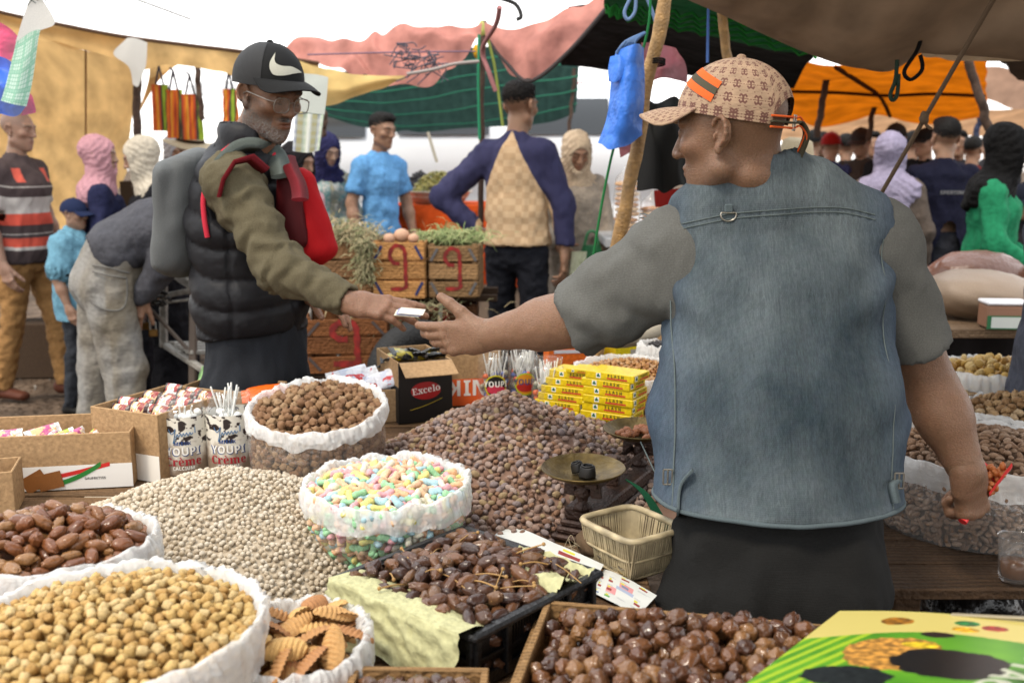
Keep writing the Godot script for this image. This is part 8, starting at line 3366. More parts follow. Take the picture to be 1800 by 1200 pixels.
func build_cart_frame() -> void:
	var paint:=base(C(.68,.66,.62),.55)
	tri(paint,t_soft,n_pits,6.0,.5)
	var rust:=base(C(.36,.31,.27),.7)
	var t:=thing("cart_frame","white painted metal cart frame with a slatted shelf behind the man in the quilted vest","cart",V(-1.556,.479,-4.6))
	var off:=t.position
	for d in [[V(-1.654,.885,-4.7),V(-1.675,.542,-4.7),.016,paint],[V(-1.449,.87,-4.5),V(-1.483,.365,-4.5),.016,rust],[V(-1.638,.926,-4.7),V(-1.403,.85,-4.45),.02,paint],[V(-1.719,.856,-4.95),V(-1.477,.865,-4.95),.012,paint],[V(-1.66,.79,-4.7),V(-1.415,.846,-4.6),.013,paint],[V(-1.685,.764,-4.6),V(-1.418,.798,-4.6),.006,paint],[V(-1.667,.553,-4.7),V(-1.296,.469,-4.3),.014,paint],[V(-1.719,.777,-4.6),V(-1.468,.54,-4.5),.008,rust],[V(-1.483,.365,-4.5),V(-1.534,.362,-4.4),.014,rust],[V(-1.619,.883,-4.7),V(-1.689,.825,-4.6),.008,paint]]:
		var g:=Geo.new()
		g.bar(d[0]-off,d[1]-off,d[2]*2.0,d[2]*2.0,Vector3.UP,.004)
		part("rail",g.mesh(),d[3],t)
	var g2:=Geo.new()
	for k in 4:
		g2=Geo.new()
		g2.bar(V(-1.639,.559,-4.7)+V(.05*k,.0,.07*k)-off,V(-1.504,.522,-4.9)+V(.05*k,.0,.07*k)-off,.02,.05,Vector3.UP,.003)
		part("slat",g2.mesh(),paint,t)
	# lump of chain and rubber on the bar, padlocks below it
	g2=Geo.new()
	for k in 18:
		var ring:=PackedVector3Array()
		var m:=V(-1.658,.796,-4.58)+V(rng.randf_range(-.06,.07),rng.randf_range(-.04,.03),rng.randf_range(-.03,.03))
		var b:=Basis.from_euler(V(rng.randf()*6,rng.randf()*6,0))
		for a in 10:
			ring.append(m+b*V(cos(TAU*a/10)*.018,sin(TAU*a/10)*.011,0))
		g2.tube(ring,.005,6,1.0,true)
	var ch:=single("chain",g2.mesh(),base(C(.13,.12,.11),.5),"dark tangle of chain links wound on the bar of the white cart frame","chain")
	ch.set_meta("kind","stuff")
	var brass:=base(C(.42,.30,.12),.45)
	brass.metallic=.6
	for k in 2:
		var at:Vector3=[V(-1.676,.678,-4.5),V(-1.64,.65,-4.48)][k]
		var p:=thing("padlock",["brass padlock hanging higher on the left under the chain","brass padlock hanging lower on the right under the chain"][k],"padlock",at,.2*k)
		g2=Geo.new()
		g2.box(Vector3.ZERO,V(.038,.034,.016),Basis(),.004)
		part("lock_body",g2.mesh(),brass,p)
		g2=Geo.new()
		g2.tube(curve([V(-.012,.017,0),V(-.012,.045,0),V(0,.056,0),V(.012,.045,0),V(.012,.017,0)],16),.0035,6)
		part("shackle",g2.mesh(),base(C(.5,.5,.48),.3),p)
	g2=Geo.new()
	g2.ball(V(-1.752,.707,-4.62),V(.035,.055,.03),Basis(),14,10)
	var leo:=base(C(.62,.48,.46),.8)
	tri(leo,tone(noise_image(128,.06,1,71,FastNoiseLite.TYPE_CELLULAR),.1,.7),null,14.0)
	single("purse",g2.mesh(),leo,"small leopard print purse hanging beside the padlocks","purse")
	# legs in black trousers and slippers below the cart: a woman standing behind the frame
	person({"at":V(-1.98,0,-5.05),"h":1.5,"yaw":2.6,"label":"woman in black with bare ankles and dark slippers behind the padlocks","top":C(.09,.09,.11),"bottom":C(.09,.09,.11),"leg":1.25,"head":"hijab","head_color":C(.1,.1,.12),"cell":.02,"lean":.9,"shoe":C(.2,.2,.21),"hands":false})
	g2=Geo.new()
	g2.sheet(18,18,func(a:int,b:int) -> Vector3:
		var u:=a/17.0
		var v:=b/17.0
		return V(-1.217,.507,-3.9)+V((u-.5)*(.05+.16*v),.11-.24*v,.05*sin(u*PI)*v+.015*fnoise.get_noise_2d(u*5,v*5)))
	single("carrier_bag",g2.mesh(),plastic_film(C(.62,.80,.52)),"pale green plastic bag hanging beside the dark trousers of the customer","bag")

# ------------------------------------------------------------------ the middle distance
func crate(label:String,at:Vector3,turn:float,size:Vector3,c:Color,digit:="",blue:=C(.12,.16,.34)) -> Node3D:
	var t:=thing("wooden_crate",label,"crate",at,turn)
	var w:=wood_mat(c,4.0)
	var w2:=wood_mat(c.darkened(.12),3.4)
	var hh:=size.y/3.0
	for k in 3:
		for f in [1.0,-1.0]:
			var g:=Geo.new()
			g.box(V(0,hh*(k+.5),f*size.z*.5),V(size.x,hh-.011,.010),Basis(Vector3.BACK,.018*sin(k*3.0+at.x*40)),.002)
			part("plank",g.mesh(),w if (k+int(at.x*10)) % 2 else w2,t)
			g=Geo.new()
			g.box(V(f*size.x*.5,hh*(k+.5),0),V(.010,hh-.007,size.z-.022),Basis(),.002)
			part("plank",g.mesh(),w2,t)
	for q in [[-1,-1],[1,-1],[1,1],[-1,1]]:
		var g:=Geo.new()
		g.box(V(q[0]*(size.x*.5-.016),size.y*.5+.004,q[1]*(size.z*.5-.016)),V(.02,size.y,.02),Basis(),.002)
		part("corner_post",g.mesh(),w2,t)
	var gb:=Geo.new()
	gb.box(V(0,.004,0),V(size.x-.02,.008,size.z-.02))
	part("bottom",gb.mesh(),w2,t)
	if digit:
		var red:=base(C(.58,.11,.08),.8)
		tri(red,t_soft,null,5.0)
		var z:=size.z*.5+.0075
		var g:=Geo.new()
		var pts:=curve([V(.02,.62,0),V(-.1,.64,0),V(-.17,.78,0),V(-.06,.93,0),V(.1,.88,0),V(.13,.7,0),V(.13,.4,0),V(.12,.2,0),V(-.16,.18,0)],40)
		var line:=PackedVector3Array()
		for p in pts:
			line.append(V(p.x*size.x,p.y*size.y,z))
		part("painted_digit",stroke(line,size.x*.1),red,t)
		var ink:=base(blue,.8)
		for q in [[-1.0,1.0],[1.0,1.0],[-1.0,.0],[1.0,.0]]:
			g=Geo.new()
			var y0:=size.y*(.70 if q[1]>.5 else .07)
			var y1:=size.y*(.93 if q[1]>.5 else .30)
			var xa:float=size.x*.46*q[0]
			var xb:float=size.x*.32*q[0]
			g.bar(V(xa if q[1]<.5 else xa,y1 if q[1]<.5 else y0,z),V(xb,y0 if q[1]<.5 else y1,z),.012,.0012,Vector3.BACK.cross(V(1,1,0)))
			part("painted_corner",g.mesh(),ink,t)
	return t

func straw(called:String,label:String,at:Vector3,spread:Vector3,cnt:int,cols:Array,long:=.12,drop:=.0) -> void:
	var g:=Geo.new()
	for k in cnt:
		g.tint=cols[k % cols.size()]
		var p:=at+V(rng.randfn(0,.45)*spread.x,absf(rng.randfn(0,.5))*spread.y,rng.randfn(0,.45)*spread.z)
		p.y-=drop*clampf(rng.randf()*1.4-.4,0,1)
		var d:=V(rng.randf_range(-1,1),rng.randf_range(-.55,.4),rng.randf_range(-1,1)).normalized()*long*rng.randf_range(.3,1.0)
		var s:=d.cross(V(rng.randf(),1,rng.randf())).normalized()*.0021
		var m:=p+d*.5+V(0,.012,0)
		g.poly([p-s,p+s,m+s*1.2,m-s*1.2],p+V(0,-1,0))
		g.poly([m-s*1.2,m+s*1.2,p+d+s*.3,p+d-s*.3],p+V(0,-1,0))
	var m:=base(Color.WHITE,.9)
	m.vertex_color_use_as_albedo=true
	var o:=single(called,g.mesh(),m,label,"straw")
	o.set_meta("kind","stuff")

func build_middle() -> void:
	# the handcart of crates
	var z:=-4.75
	var top:=.80
	var wood:=C(.56,.43,.29)
	crate("left wooden crate of the upper row, half hidden by the red bag and by hay",V(-.78,top,z-.02),.04,V(.24,.26,.36),C(.66,.51,.37))
	crate("middle wooden crate of the upper row with a bold red digit and blue corner strokes",V(-.515,top+.002,z+.06),.0,V(.235,.262,.36),C(.84,.63,.40),"9")
	crate("right wooden crate of the upper row with a faded red digit",V(-.262,top+.003,z+.04),-.03,V(.225,.245,.36),C(.66,.53,.38),"9",C(.33,.32,.32))
	crate("lower wooden crate beside the tyre with a large red digit",V(-.75,.495,z+.25),.10,V(.36,.25,.36),C(.55,.36,.22),"9",C(.26,.22,.21))
	crate("lower wooden crate right behind the quilted vest",V(-1.06,.495,z+.2),.06,V(.23,.25,.36),C(.50,.33,.22),"9",C(.26,.22,.21))
	crate("dark lower wooden crate behind the tyre",V(-.36,.495,z-.04),.0,V(.38,.26,.3),C(.42,.28,.18),"9",C(.26,.22,.21))
	var t:=thing("handcart","long wooden handcart carrying the fruit crates, with one rubber tyre showing","cart",V(-.65,0,z))
	var w:=wood_mat(C(.27,.21,.16))
	for k in 5:
		var g:=Geo.new()
		g.box(V(-.05,.476,-.28+.16*k),V(1.3,.028,.15),Basis(),.003)
		part("plank",g.mesh(),w,t)
	for q in [V(.13,.782,.05),V(.13,.782,-.22)]:
		var g:=Geo.new()
		g.box(q,V(.9,.03,.06),Basis(),.003)
		part("beam",g.mesh(),w,t)
	var rail:=base(C(.62,.60,.56),.6)
	for d in [[V(-.776,.551,-4.35),V(-.745,.746,-4.35)],[V(-.341,.669,-4.6),V(-.323,.817,-4.6)],[V(-.559,.664,-4.55),V(-.541,.744,-4.55)],[V(-.947,.446,-4.5),V(-.92,.817,-4.5)]]:
		var g:=Geo.new()
		g.tube(PackedVector3Array([d[0]-t.position,d[1]-t.position]),.009,8)
		part("stay",g.mesh(),rail,t)
	var tm:=base(C(.10,.10,.10),.75)
	tri(tm,t_soft,n_pits,5.0,.6)
	var hub:=V(-.42,.479,-4.35)-t.position
	var wheel:=Node3D.new()
	wheel.name="wheel"
	wheel.transform=Transform3D(Basis(Vector3.UP,.55),hub)
	t.add_child(wheel)
	var g:=Geo.new()
	var ring:=PackedVector3Array()
	for k in 48:
		ring.append(V(cos(TAU*k/48)*.185,sin(TAU*k/48)*.185,0))
	g.tube(ring,.055,14,1.25,true)
	part("tyre",g.mesh(),tm,wheel)
	g=Geo.new()
	g.lathe(PackedVector2Array([Vector2(.001,.02),Vector2(.05,.025),Vector2(.06,.0),Vector2(.13,-.01),Vector2(.15,.03),Vector2(.152,-.03),Vector2(.001,-.02)]),32,Transform3D(Basis(Vector3.RIGHT,PI/2),Vector3.ZERO))
	part("rim",g.mesh(),base(C(.28,.27,.26),.6),wheel)
	var hay:=[C(.28,.22,.115),C(.21,.185,.10),C(.16,.17,.075),C(.35,.28,.155)]
	straw("hay","dry herb bundle hanging over the left and middle crates",V(-.76,1.055,z+.08),V(.15,.07,.14),1600,hay,.065,.0)
	straw("hay","herb stalks drooping down the edge between the left and middle crates",V(-.668,1.03,z+.255),V(.05,.03,.02),900,[C(.24,.22,.12),C(.19,.19,.09),C(.33,.28,.15)],.055,.17)
	straw("cut_grass","green cut grass lying on the right crate",V(-.29,1.05,z+.0),V(.16,.035,.13),1500,[C(.22,.27,.10),C(.30,.31,.14),C(.17,.22,.08)],.085,.0)
	straw("hay","straw spilling out below the crates onto the cart",V(-.5,.765,z+.22),V(.3,.02,.06),350,hay,.09,.12)
	for k in 3:
		g=Geo.new()
		g.ball(V(-.56+.055*k,1.075+.012*(k % 2),z+.2-.02*(k % 2)),V(.032,.028,.03)*[.85,1.15,.8][k],Basis(),12,9)
		single("egg",g.mesh(),base(C(.72,.56,.45),.6),["small brown egg left of the big one on the middle crate","biggest pale brown egg on top of the middle crate","small brown egg right of the big one on the middle crate"][k],"egg")
	# people of the middle
	person({"at":V(-.929,.952,-7.1)*V(1,0,1),"h":1.75,"yaw":.6,"label":"young man in a light blue T-shirt and patterned shorts before the white van","skin":SKIN[0],"top":C(.40,.62,.82),"bottom":C(.45,.38,.28),"sleeve":.0,"hem":.90,"cell":.016,"girth":.82,"wide":.8,"look":Vector2(.3,.15),"loose":.012,"head_cell":.0068})
	person({"at":V(-1.344,.945,-7.2)*V(1,0,1),"h":1.62,"yaw":.5,"label":"woman in a dark blue headscarf and flowered dress looking down","skin":SKIN[2],"top":flower_cloth(),"dress":true,"head":"hijab","head_color":C(.16,.16,.30),"scarf":.22,"cell":.017,"look":Vector2(.2,.4),"er":V(-.26,1.12,.0),"wr":V(-.02,1.02,.26),"el":V(.26,1.12,.0),"wl":V(.08,1.0,.28),"head_cell":.0068})
	person({"at":V(-1.189,1.06,-5.5)*V(1,0,1),"h":1.52,"yaw":.9,"label":"person in a pale pink top and black headscarf half hidden by the red bag","skin":SKIN[0],"top":C(.80,.62,.64),"dress":true,"head":"hijab","head_color":C(.12,.11,.12),"scarf":.16,"cell":.018,"look":Vector2(.2,.2),"hands":false})
	build_jacket_man()
	person({"at":V(.362,1.026,-6)*V(1,0,1),"h":1.60,"yaw":.15,"label":"woman in a cream fringed headscarf and light grey coat looking down beside the beige jacket","skin":C(.34,.19,.12),"top":C(.62,.58,.53),"dress":true,"head":"hijab","head_color":C(.78,.70,.60),"scarf":.34,"cell":.014,"head_cell":.006,"look":Vector2(.1,.42),"er":V(-.25,1.12,.02),"wr":V(-.14,1.02,.2),"el":V(.24,1.1,.03),"wl":V(.2,1.0,.22),"loose":.02})
	g=Geo.new()
	var bo:=V(.448,.926,-5.6)
	for side in [1.0,-1.0]:
		g.sheet(20,20,func(a:int,b:int) -> Vector3:
			var u:=a/19.0*2.0-1.0
			var v:=b/19.0
			return V(u*(.05+.06*v),.03-.26*v,side*.05*sqrt(maxf(.0,1.0-u*u))*v+.008*fnoise.get_noise_2d(u*4,v*4)))
	t=thing("carrier_bag","white and green plastic bag held by the woman in the cream headscarf","bag",bo)
	part("bag_body",g.mesh(),plastic_film(C(.12,.45,.26)),t)
	g=Geo.new()
	g.sheet(14,14,func(a:int,b:int) -> Vector3:return V(-.115+.085*a/13.0-.02*b/13.0,.0-.22*b/13.0,.056+.008*sin(a*.7)))
	part("white_panel",g.mesh(),plastic_film(C(.84,.86,.72)),t)
	g=Geo.new()
	g.tube(curve([V(-.04,.03,0),V(-.02,.10,0),V(.02,.10,0),V(.04,.03,0)],10),.008,6)
	part("handle",g.mesh(),plastic_film(C(.15,.5,.3)),t)
	build_van()
	# table with an orange cloth and basins of olives
	t=thing("olive_stall","stall with an orange tarpaulin front before the white van","stall",V(-.45,0,-7.7))
	var om:=tarp_mat(C(.82,.33,.13),.1,1.5)
	g=Geo.new()
	g.sheet(60,14,func(a:int,b:int) -> Vector3:return V(-.44+1.34*a/59.0,1.10-.6*b/13.0,.4+.025*sin(a*.55)*b/13.0+.03*fnoise.get_noise_2d(a*.1,b*.2)))
	part("front_cloth",g.mesh(),om,t)
	g=Geo.new()
	g.box(V(.23,1.085,0),V(1.33,.03,.78),Basis(),.004)
	part("table_top",g.mesh(),om,t)
	g=Geo.new()
	g.sheet(50,8,func(a:int,b:int) -> Vector3:return V(-.44+1.34*a/49.0,.52-.5*b/7.0,.37+.01*sin(a*.8)))
	part("lower_cloth",g.mesh(),cloth(C(.55,.48,.42)),t)
	for k in 3:
		var at:Vector3=[V(-.55,1.10,-7.58),V(-.72,1.10,-7.93),V(.08,1.10,-7.7)][k]
		var r:float=[.24,.15,.2][k]
		g=Geo.new()
		g.lathe(PackedVector2Array([Vector2(.001,.002),Vector2(r*.75,.002),Vector2(r*.98,.085),Vector2(r*1.06,.09),Vector2(r*1.05,.098),Vector2(r*.93,.09),Vector2(r*.9,.05)]),40)
		var bn:=thing("basin",["wide pale basin heaped with green olives","basin of black olives behind the young man in blue","basin of olives behind the arm of the beige jacket"][k],"basin",at)
		part("bowl",g.mesh(),base(C(.68,.64,.58),.4),bn)
		var ol:Array=[[C(.24,.21,.05),C(.30,.26,.07),C(.17,.17,.04)],[C(.02,.02,.025),C(.035,.03,.035)],[C(.24,.16,.07),C(.28,.2,.08)]][k]
		var oo:=heap_spots(Rect2(at.x-r,at.z-r,2*r,2*r),oval(at+V(0,.09,0),r*.92,r*.92,.15 if k<2 else .08),.014,.03,3500,60+k)
		heap({"name":"olive","label":"olive","category":"olives","group":"","stuff":"olives","stuff_label":["heap of green and brown olives in the wide basin before the van","heap of black olives behind the young man in blue","low heap of brown olives behind the beige jacket"][k],"meshes":[lump(V(.011,.016,.011),.1,2.0,1.0,8,6)],"colors":ol,"rough":.4,"spots":oo,"singles":0,"at":at,"seed":90+k,"core":cone_core(Rect2(at.x-r*.7,at.z-r*.7,1.4*r,1.4*r),oval(at+V(0,.07,0),r,r,.13),.0,at,at.y)})
	# the round loaves in plastic on a stall right of the grey coat
	t=thing("bread_stall","stall with a white cloth edge carrying stacks of round loaves","stall",V(1.05,0,-5.6))
	g=Geo.new()
	g.box(V(0,.99,0),V(1.1,.05,.6),Basis(),.006)
	part("table_top",g.mesh(),cloth(C(.68,.68,.68)),t)
	for q in [-.5,.5]:
		g=Geo.new()
		g.box(V(q,.48,0),V(.06,.96,.5))
		part("leg",g.mesh(),wood_mat(C(.4,.33,.27)),t)
	var loaf:=Geo.new()
	loaf.lathe(PackedVector2Array([Vector2(.001,.0),Vector2(.05,.0),Vector2(.062,.006),Vector2(.066,.013),Vector2(.058,.021),Vector2(.03,.025),Vector2(.001,.026)]),24,Transform3D(),func(p:Vector3,_k:int,ww:float) -> Vector3:return p*(1.0+.05*fnoise.get_noise_2d(cos(ww)*2,sin(ww)*2)))
	var lmesh:=loaf.mesh()
	var crust:=[base(C(.72,.5,.28),.7),base(C(.78,.6,.40),.7),base(C(.80,.66,.48),.7)]
	var lnames:=["left","second","third","right"]
	for s in 4:
		var at:Vector3=[V(.62,1.016,-5.42),V(.77,1.016,-5.5),V(.92,1.016,-5.55),V(1.02,1.016,-5.4)][s]
		for k in [11,6,5,6][s]:
			single("round_loaf",lmesh,crust[(s+k) % 3],"round flat loaf in the %s stack beside the bamboo pole" % lnames[s],"bread","loaves of the %s stack" % lnames[s],Transform3D(Basis.from_euler(V(rng.randf_range(-.06,.06),k,rng.randf_range(-.06,.06))),at+V(rng.randf_range(-.005,.005),.0272*k,0)))
		g=Geo.new()
		var hh:float=.0275*[11,6,5,6][s]+.05
		g.lathe(PackedVector2Array([Vector2(.072,.0),Vector2(.076,hh*.5),Vector2(.06,hh*.9),Vector2(.02,hh),Vector2(.01,hh+.03)]),24,Transform3D(),func(p:Vector3,kk:int,ww:float) -> Vector3:return p*(1.0+.06*fnoise.get_noise_3d(cos(ww)*4,kk*1.0,sin(ww)*4)))
		single("bread_bag",g.mesh(),clear_mat(.12,.14),"clear plastic bag over the %s stack of round loaves" % lnames[s],"bag","",Transform3D(Basis(),at))
	# things tied to the bamboo pole
	var blue:=plastic_film(C(.14,.42,.80))
	t=thing("hanging_bag","bright blue plastic bag hung by its handles from the bamboo pole","bag",V(.353,1.768,-3.05))
	var off:=t.position
	g=Geo.new()
	var rowsb:=[[V(.306,1.741,-3.05),V(.331,1.748,-3),V(.364,1.758,-3),V(.392,1.76,-3.05)],[V(.294,1.662,-3.05),V(.323,1.656,-2.97),V(.359,1.656,-2.97),V(.392,1.679,-3.05)],[V(.286,1.563,-3.05),V(.314,1.551,-2.96),V(.355,1.552,-2.97),V(.391,1.58,-3.05)],[V(.26,1.483,-3.05),V(.284,1.456,-2.98),V(.328,1.469,-2.98),V(.389,1.497,-3.05)]]
	for r in rowsb:
		for k in r.size():
			r[k]-=off
	part("bag_body",drape(rowsb,30,40,.022,9.0,3.0,V(2.0,.4,0)),blue,t)
	for r in rowsb:
		for k in r.size():
			r[k]+=V(.004,0,-.05)
	part("bag_back",drape(rowsb,24,24,.02,9.0,6.0,V(2.0,.4,0)),blue,t)
	part("bag_ear",drape([[V(.287,1.722,-3.02)-off,V(.308,1.726,-3)-off,V(.328,1.723,-3)-off],[V(.281,1.689,-3.02)-off,V(.303,1.686,-2.98)-off,V(.326,1.692,-2.98)-off],[V(.285,1.657,-3.02)-off,V(.297,1.647,-2.98)-off,V(.32,1.657,-2.98)-off]],16,14,.014,9.0,8.0),blue,t)
	g=Geo.new()
	for k in 5:
		g.tube(curve([V(.308,1.735,-3.03).lerp(V(.374,1.735,-3.03),k*.25)-off,V(.333,1.767,-3.02).lerp(V(.359,1.767,-3.02),k*.25)-off,V(.392,1.796,-3.05)-off],10),.0055,6)
	part("handle",g.mesh(),plastic_film(C(.25,.38,.55)),t)
	var mar:=plastic_film(C(.42,.05,.13))
	single("hanging_bag",drape([[V(.408,1.796,-3.25),V(.447,1.799,-3.25),V(.51,1.789,-3.25),V(.523,1.782,-3.25)],[V(.421,1.713,-3.25),V(.463,1.724,-3.22),V(.521,1.73,-3.25),V(.551,1.699,-3.25)],[V(.418,1.657,-3.25),V(.464,1.672,-3.22),V(.523,1.667,-3.25),V(.552,1.66,-3.25)]],28,24,.03,8.0,5.0),mar,"dark red plastic bag tied behind the bamboo pole","bag")
	single("hanging_bag",drape([[V(.333,1.5,-3.2),V(.39,1.507,-3.2)],[V(.341,1.468,-3.2),V(.388,1.461,-3.2)],[V(.345,1.44,-3.2),V(.381,1.451,-3.2)]],14,14,.02,8.0,11.0),mar,"dark red bag end peeping out under the blue bag","bag")
	var coat:=cloth(C(.10,.10,.095),8.0,.8)
	single("hanging_jacket",drape([[V(.426,1.607,-3.3),V(.477,1.617,-3.3),V(.536,1.61,-3.3),V(.579,1.592,-3.3)],[V(.418,1.502,-3.3),V(.468,1.501,-3.24),V(.529,1.501,-3.26),V(.583,1.484,-3.3)],[V(.417,1.345,-3.3),V(.458,1.329,-3.24),V(.527,1.332,-3.26),V(.587,1.338,-3.3)]],30,40,.05,7.0,9.0,V(2.0,.2,0)),coat,"black jacket hanging behind the bamboo pole next to the face of the seller","jacket")
	single("red_cloth",drape([[V(.622,1.297,-4.4),V(.721,1.302,-4.4),V(.821,1.297,-4.4)],[V(.623,1.258,-4.4),V(.723,1.253,-4.4),V(.822,1.258,-4.4)],[V(.629,1.223,-4.4),V(.724,1.218,-4.4),V(.823,1.223,-4.4)]],18,12,.02,6.0,2.0),cloth(C(.45,.08,.06)),"strip of dark red cloth below the black jacket","cloth")

func flower_cloth() -> StandardMaterial3D:
	var n:=FastNoiseLite.new()
	n.seed=15
	n.frequency=.05
	n.noise_type=FastNoiseLite.TYPE_CELLULAR
	n.cellular_return_type=FastNoiseLite.RETURN_CELL_VALUE
	var im:=Image.create(128,128,false,Image.FORMAT_RGB8)
	for y in 128:
		for x in 128:
			var q:=n.get_noise_2d(x,y)*.5+.5
			im.set_pixel(x,y,[C(.62,.62,.6),C(.36,.5,.5),C(.66,.65,.62),C(.42,.44,.4),C(.66,.6,.4)][int(clampf(q,0,.99)*5)])
	var m:=base(Color.WHITE,.9)
	tri(m,ImageTexture.create_from_image(im),null,3.0)
	return m

func build_jacket_man() -> void:
	# checked beige jacket with dark blue raglan sleeves
	var check:=print_cloth(func(x:float,y:float) -> Color:
		if x>.213-maxf(.0,y-1.16)*.5:
			return C(.20,.20,.31)
		var par:=(int(floor(x/.034))+int(floor(y/.034))) % 2
		return C(.68,.57,.44) if par==0 else C(.735,.63,.50))
	person({"at":V(.025,1.06,-5.5)*V(1,0,1),"h":1.845,"yaw":PI-.32,"label":"man in a checked beige jacket with dark blue sleeves, seen from behind with a cigarette","skin":SKIN[0],"top":check,"uv":_print_uv,"bottom":C(.12,.125,.15),"head":"hair","crop":.6,"cell":.0125,"head_cell":.0055,"look":Vector2(-.35,.12),"hem":.92,"girth":.98,"wide":.86,"er":V(-.27,1.12,.02),"wr":V(-.28,.87,.02),"el":V(.42,1.16,-.06),"wl":V(.22,.98,-.02),"hl":V(-.7,-.5,.4),"hr":V(0,-1,.05),"loose":.018,"hand_cell":.005})
	var g:=Geo.new()
	var c:=V(.1,.702,-5.42)
	g.tube(PackedVector3Array([c,c+V(.03,-.006,.01)]),.004,8)
	single("cigarette",g.mesh(),base(C(.85,.84,.82)),"white cigarette in the lowered hand of the man in the beige jacket","cigarette")

func build_van() -> void:
	var t:=thing("parked_van","white van parked across the lane behind the olive stall","van",V(-.7,0,-9.6))
	var white:=base(C(.86,.87,.88),.3)
	white.clearcoat_enabled=true
	white.clearcoat=.4
	var g:=Geo.new()
	var x:=Vox.new(V(-2.5,.2,-1.0),V(2.4,2.3,1.0),.05)
	x.limb(V(-1.9,.75,0),V(1.8,.75,0),Vector2(.42,.85),Vector2(.42,.85),Vector3.UP,.08)
	x.limb(V(-.9,1.4,0),V(1.75,1.45,0),Vector2(.68,.8),Vector2(.68,.8),Vector3.UP,.1)
	x.cut(V(0,.38,0),Vector3.DOWN)
	x.cut(V(2.05,1,0),Vector3.RIGHT)
	for q in [-1.45,1.25]:
		x.cap(V(q,.36,-1.0),V(q,.36,1.0),.4,.4,.03,1)
	x.skin(g,Vector3.ZERO)
	part("body",g.mesh(),white,t)
	for q in [-1.45,1.25]:
		g=Geo.new()
		g.lathe(PackedVector2Array([Vector2(.001,.06),Vector2(.2,.07),Vector2(.22,.09),Vector2(.31,.1),Vector2(.345,.06),Vector2(.345,-.08),Vector2(.001,-.1)]),32,Transform3D(Basis(Vector3.RIGHT,PI/2),V(q,.345,.7)))
		part("wheel",g.mesh(),base(C(.09,.09,.09),.7),t)
	for w in [[-.85,1.78,.55],[.1,1.8,.8],[1.15,1.8,.8]]:
		g=Geo.new()
		g.sheet(9,7,func(a:int,b:int) -> Vector3:
			var y:float=w[1]+.16-.32*b/6.0
			var zz:=.79*sqrt(maxf(.02,1.0-pow((y-1.43)/.68,2.0)*.9))
			return V(w[0]-w[2]*.5+w[2]*a/8.0,y,zz+.03))
		part("window",g.mesh(),base(C(.16,.17,.18),.12),t)
	for hx in [-.3,.75]:
		g=Geo.new()
		g.box(V(hx,1.02,.87),V(.14,.03,.03),Basis(),.008)
		part("handle",g.mesh(),base(C(.3,.3,.3),.4),t)

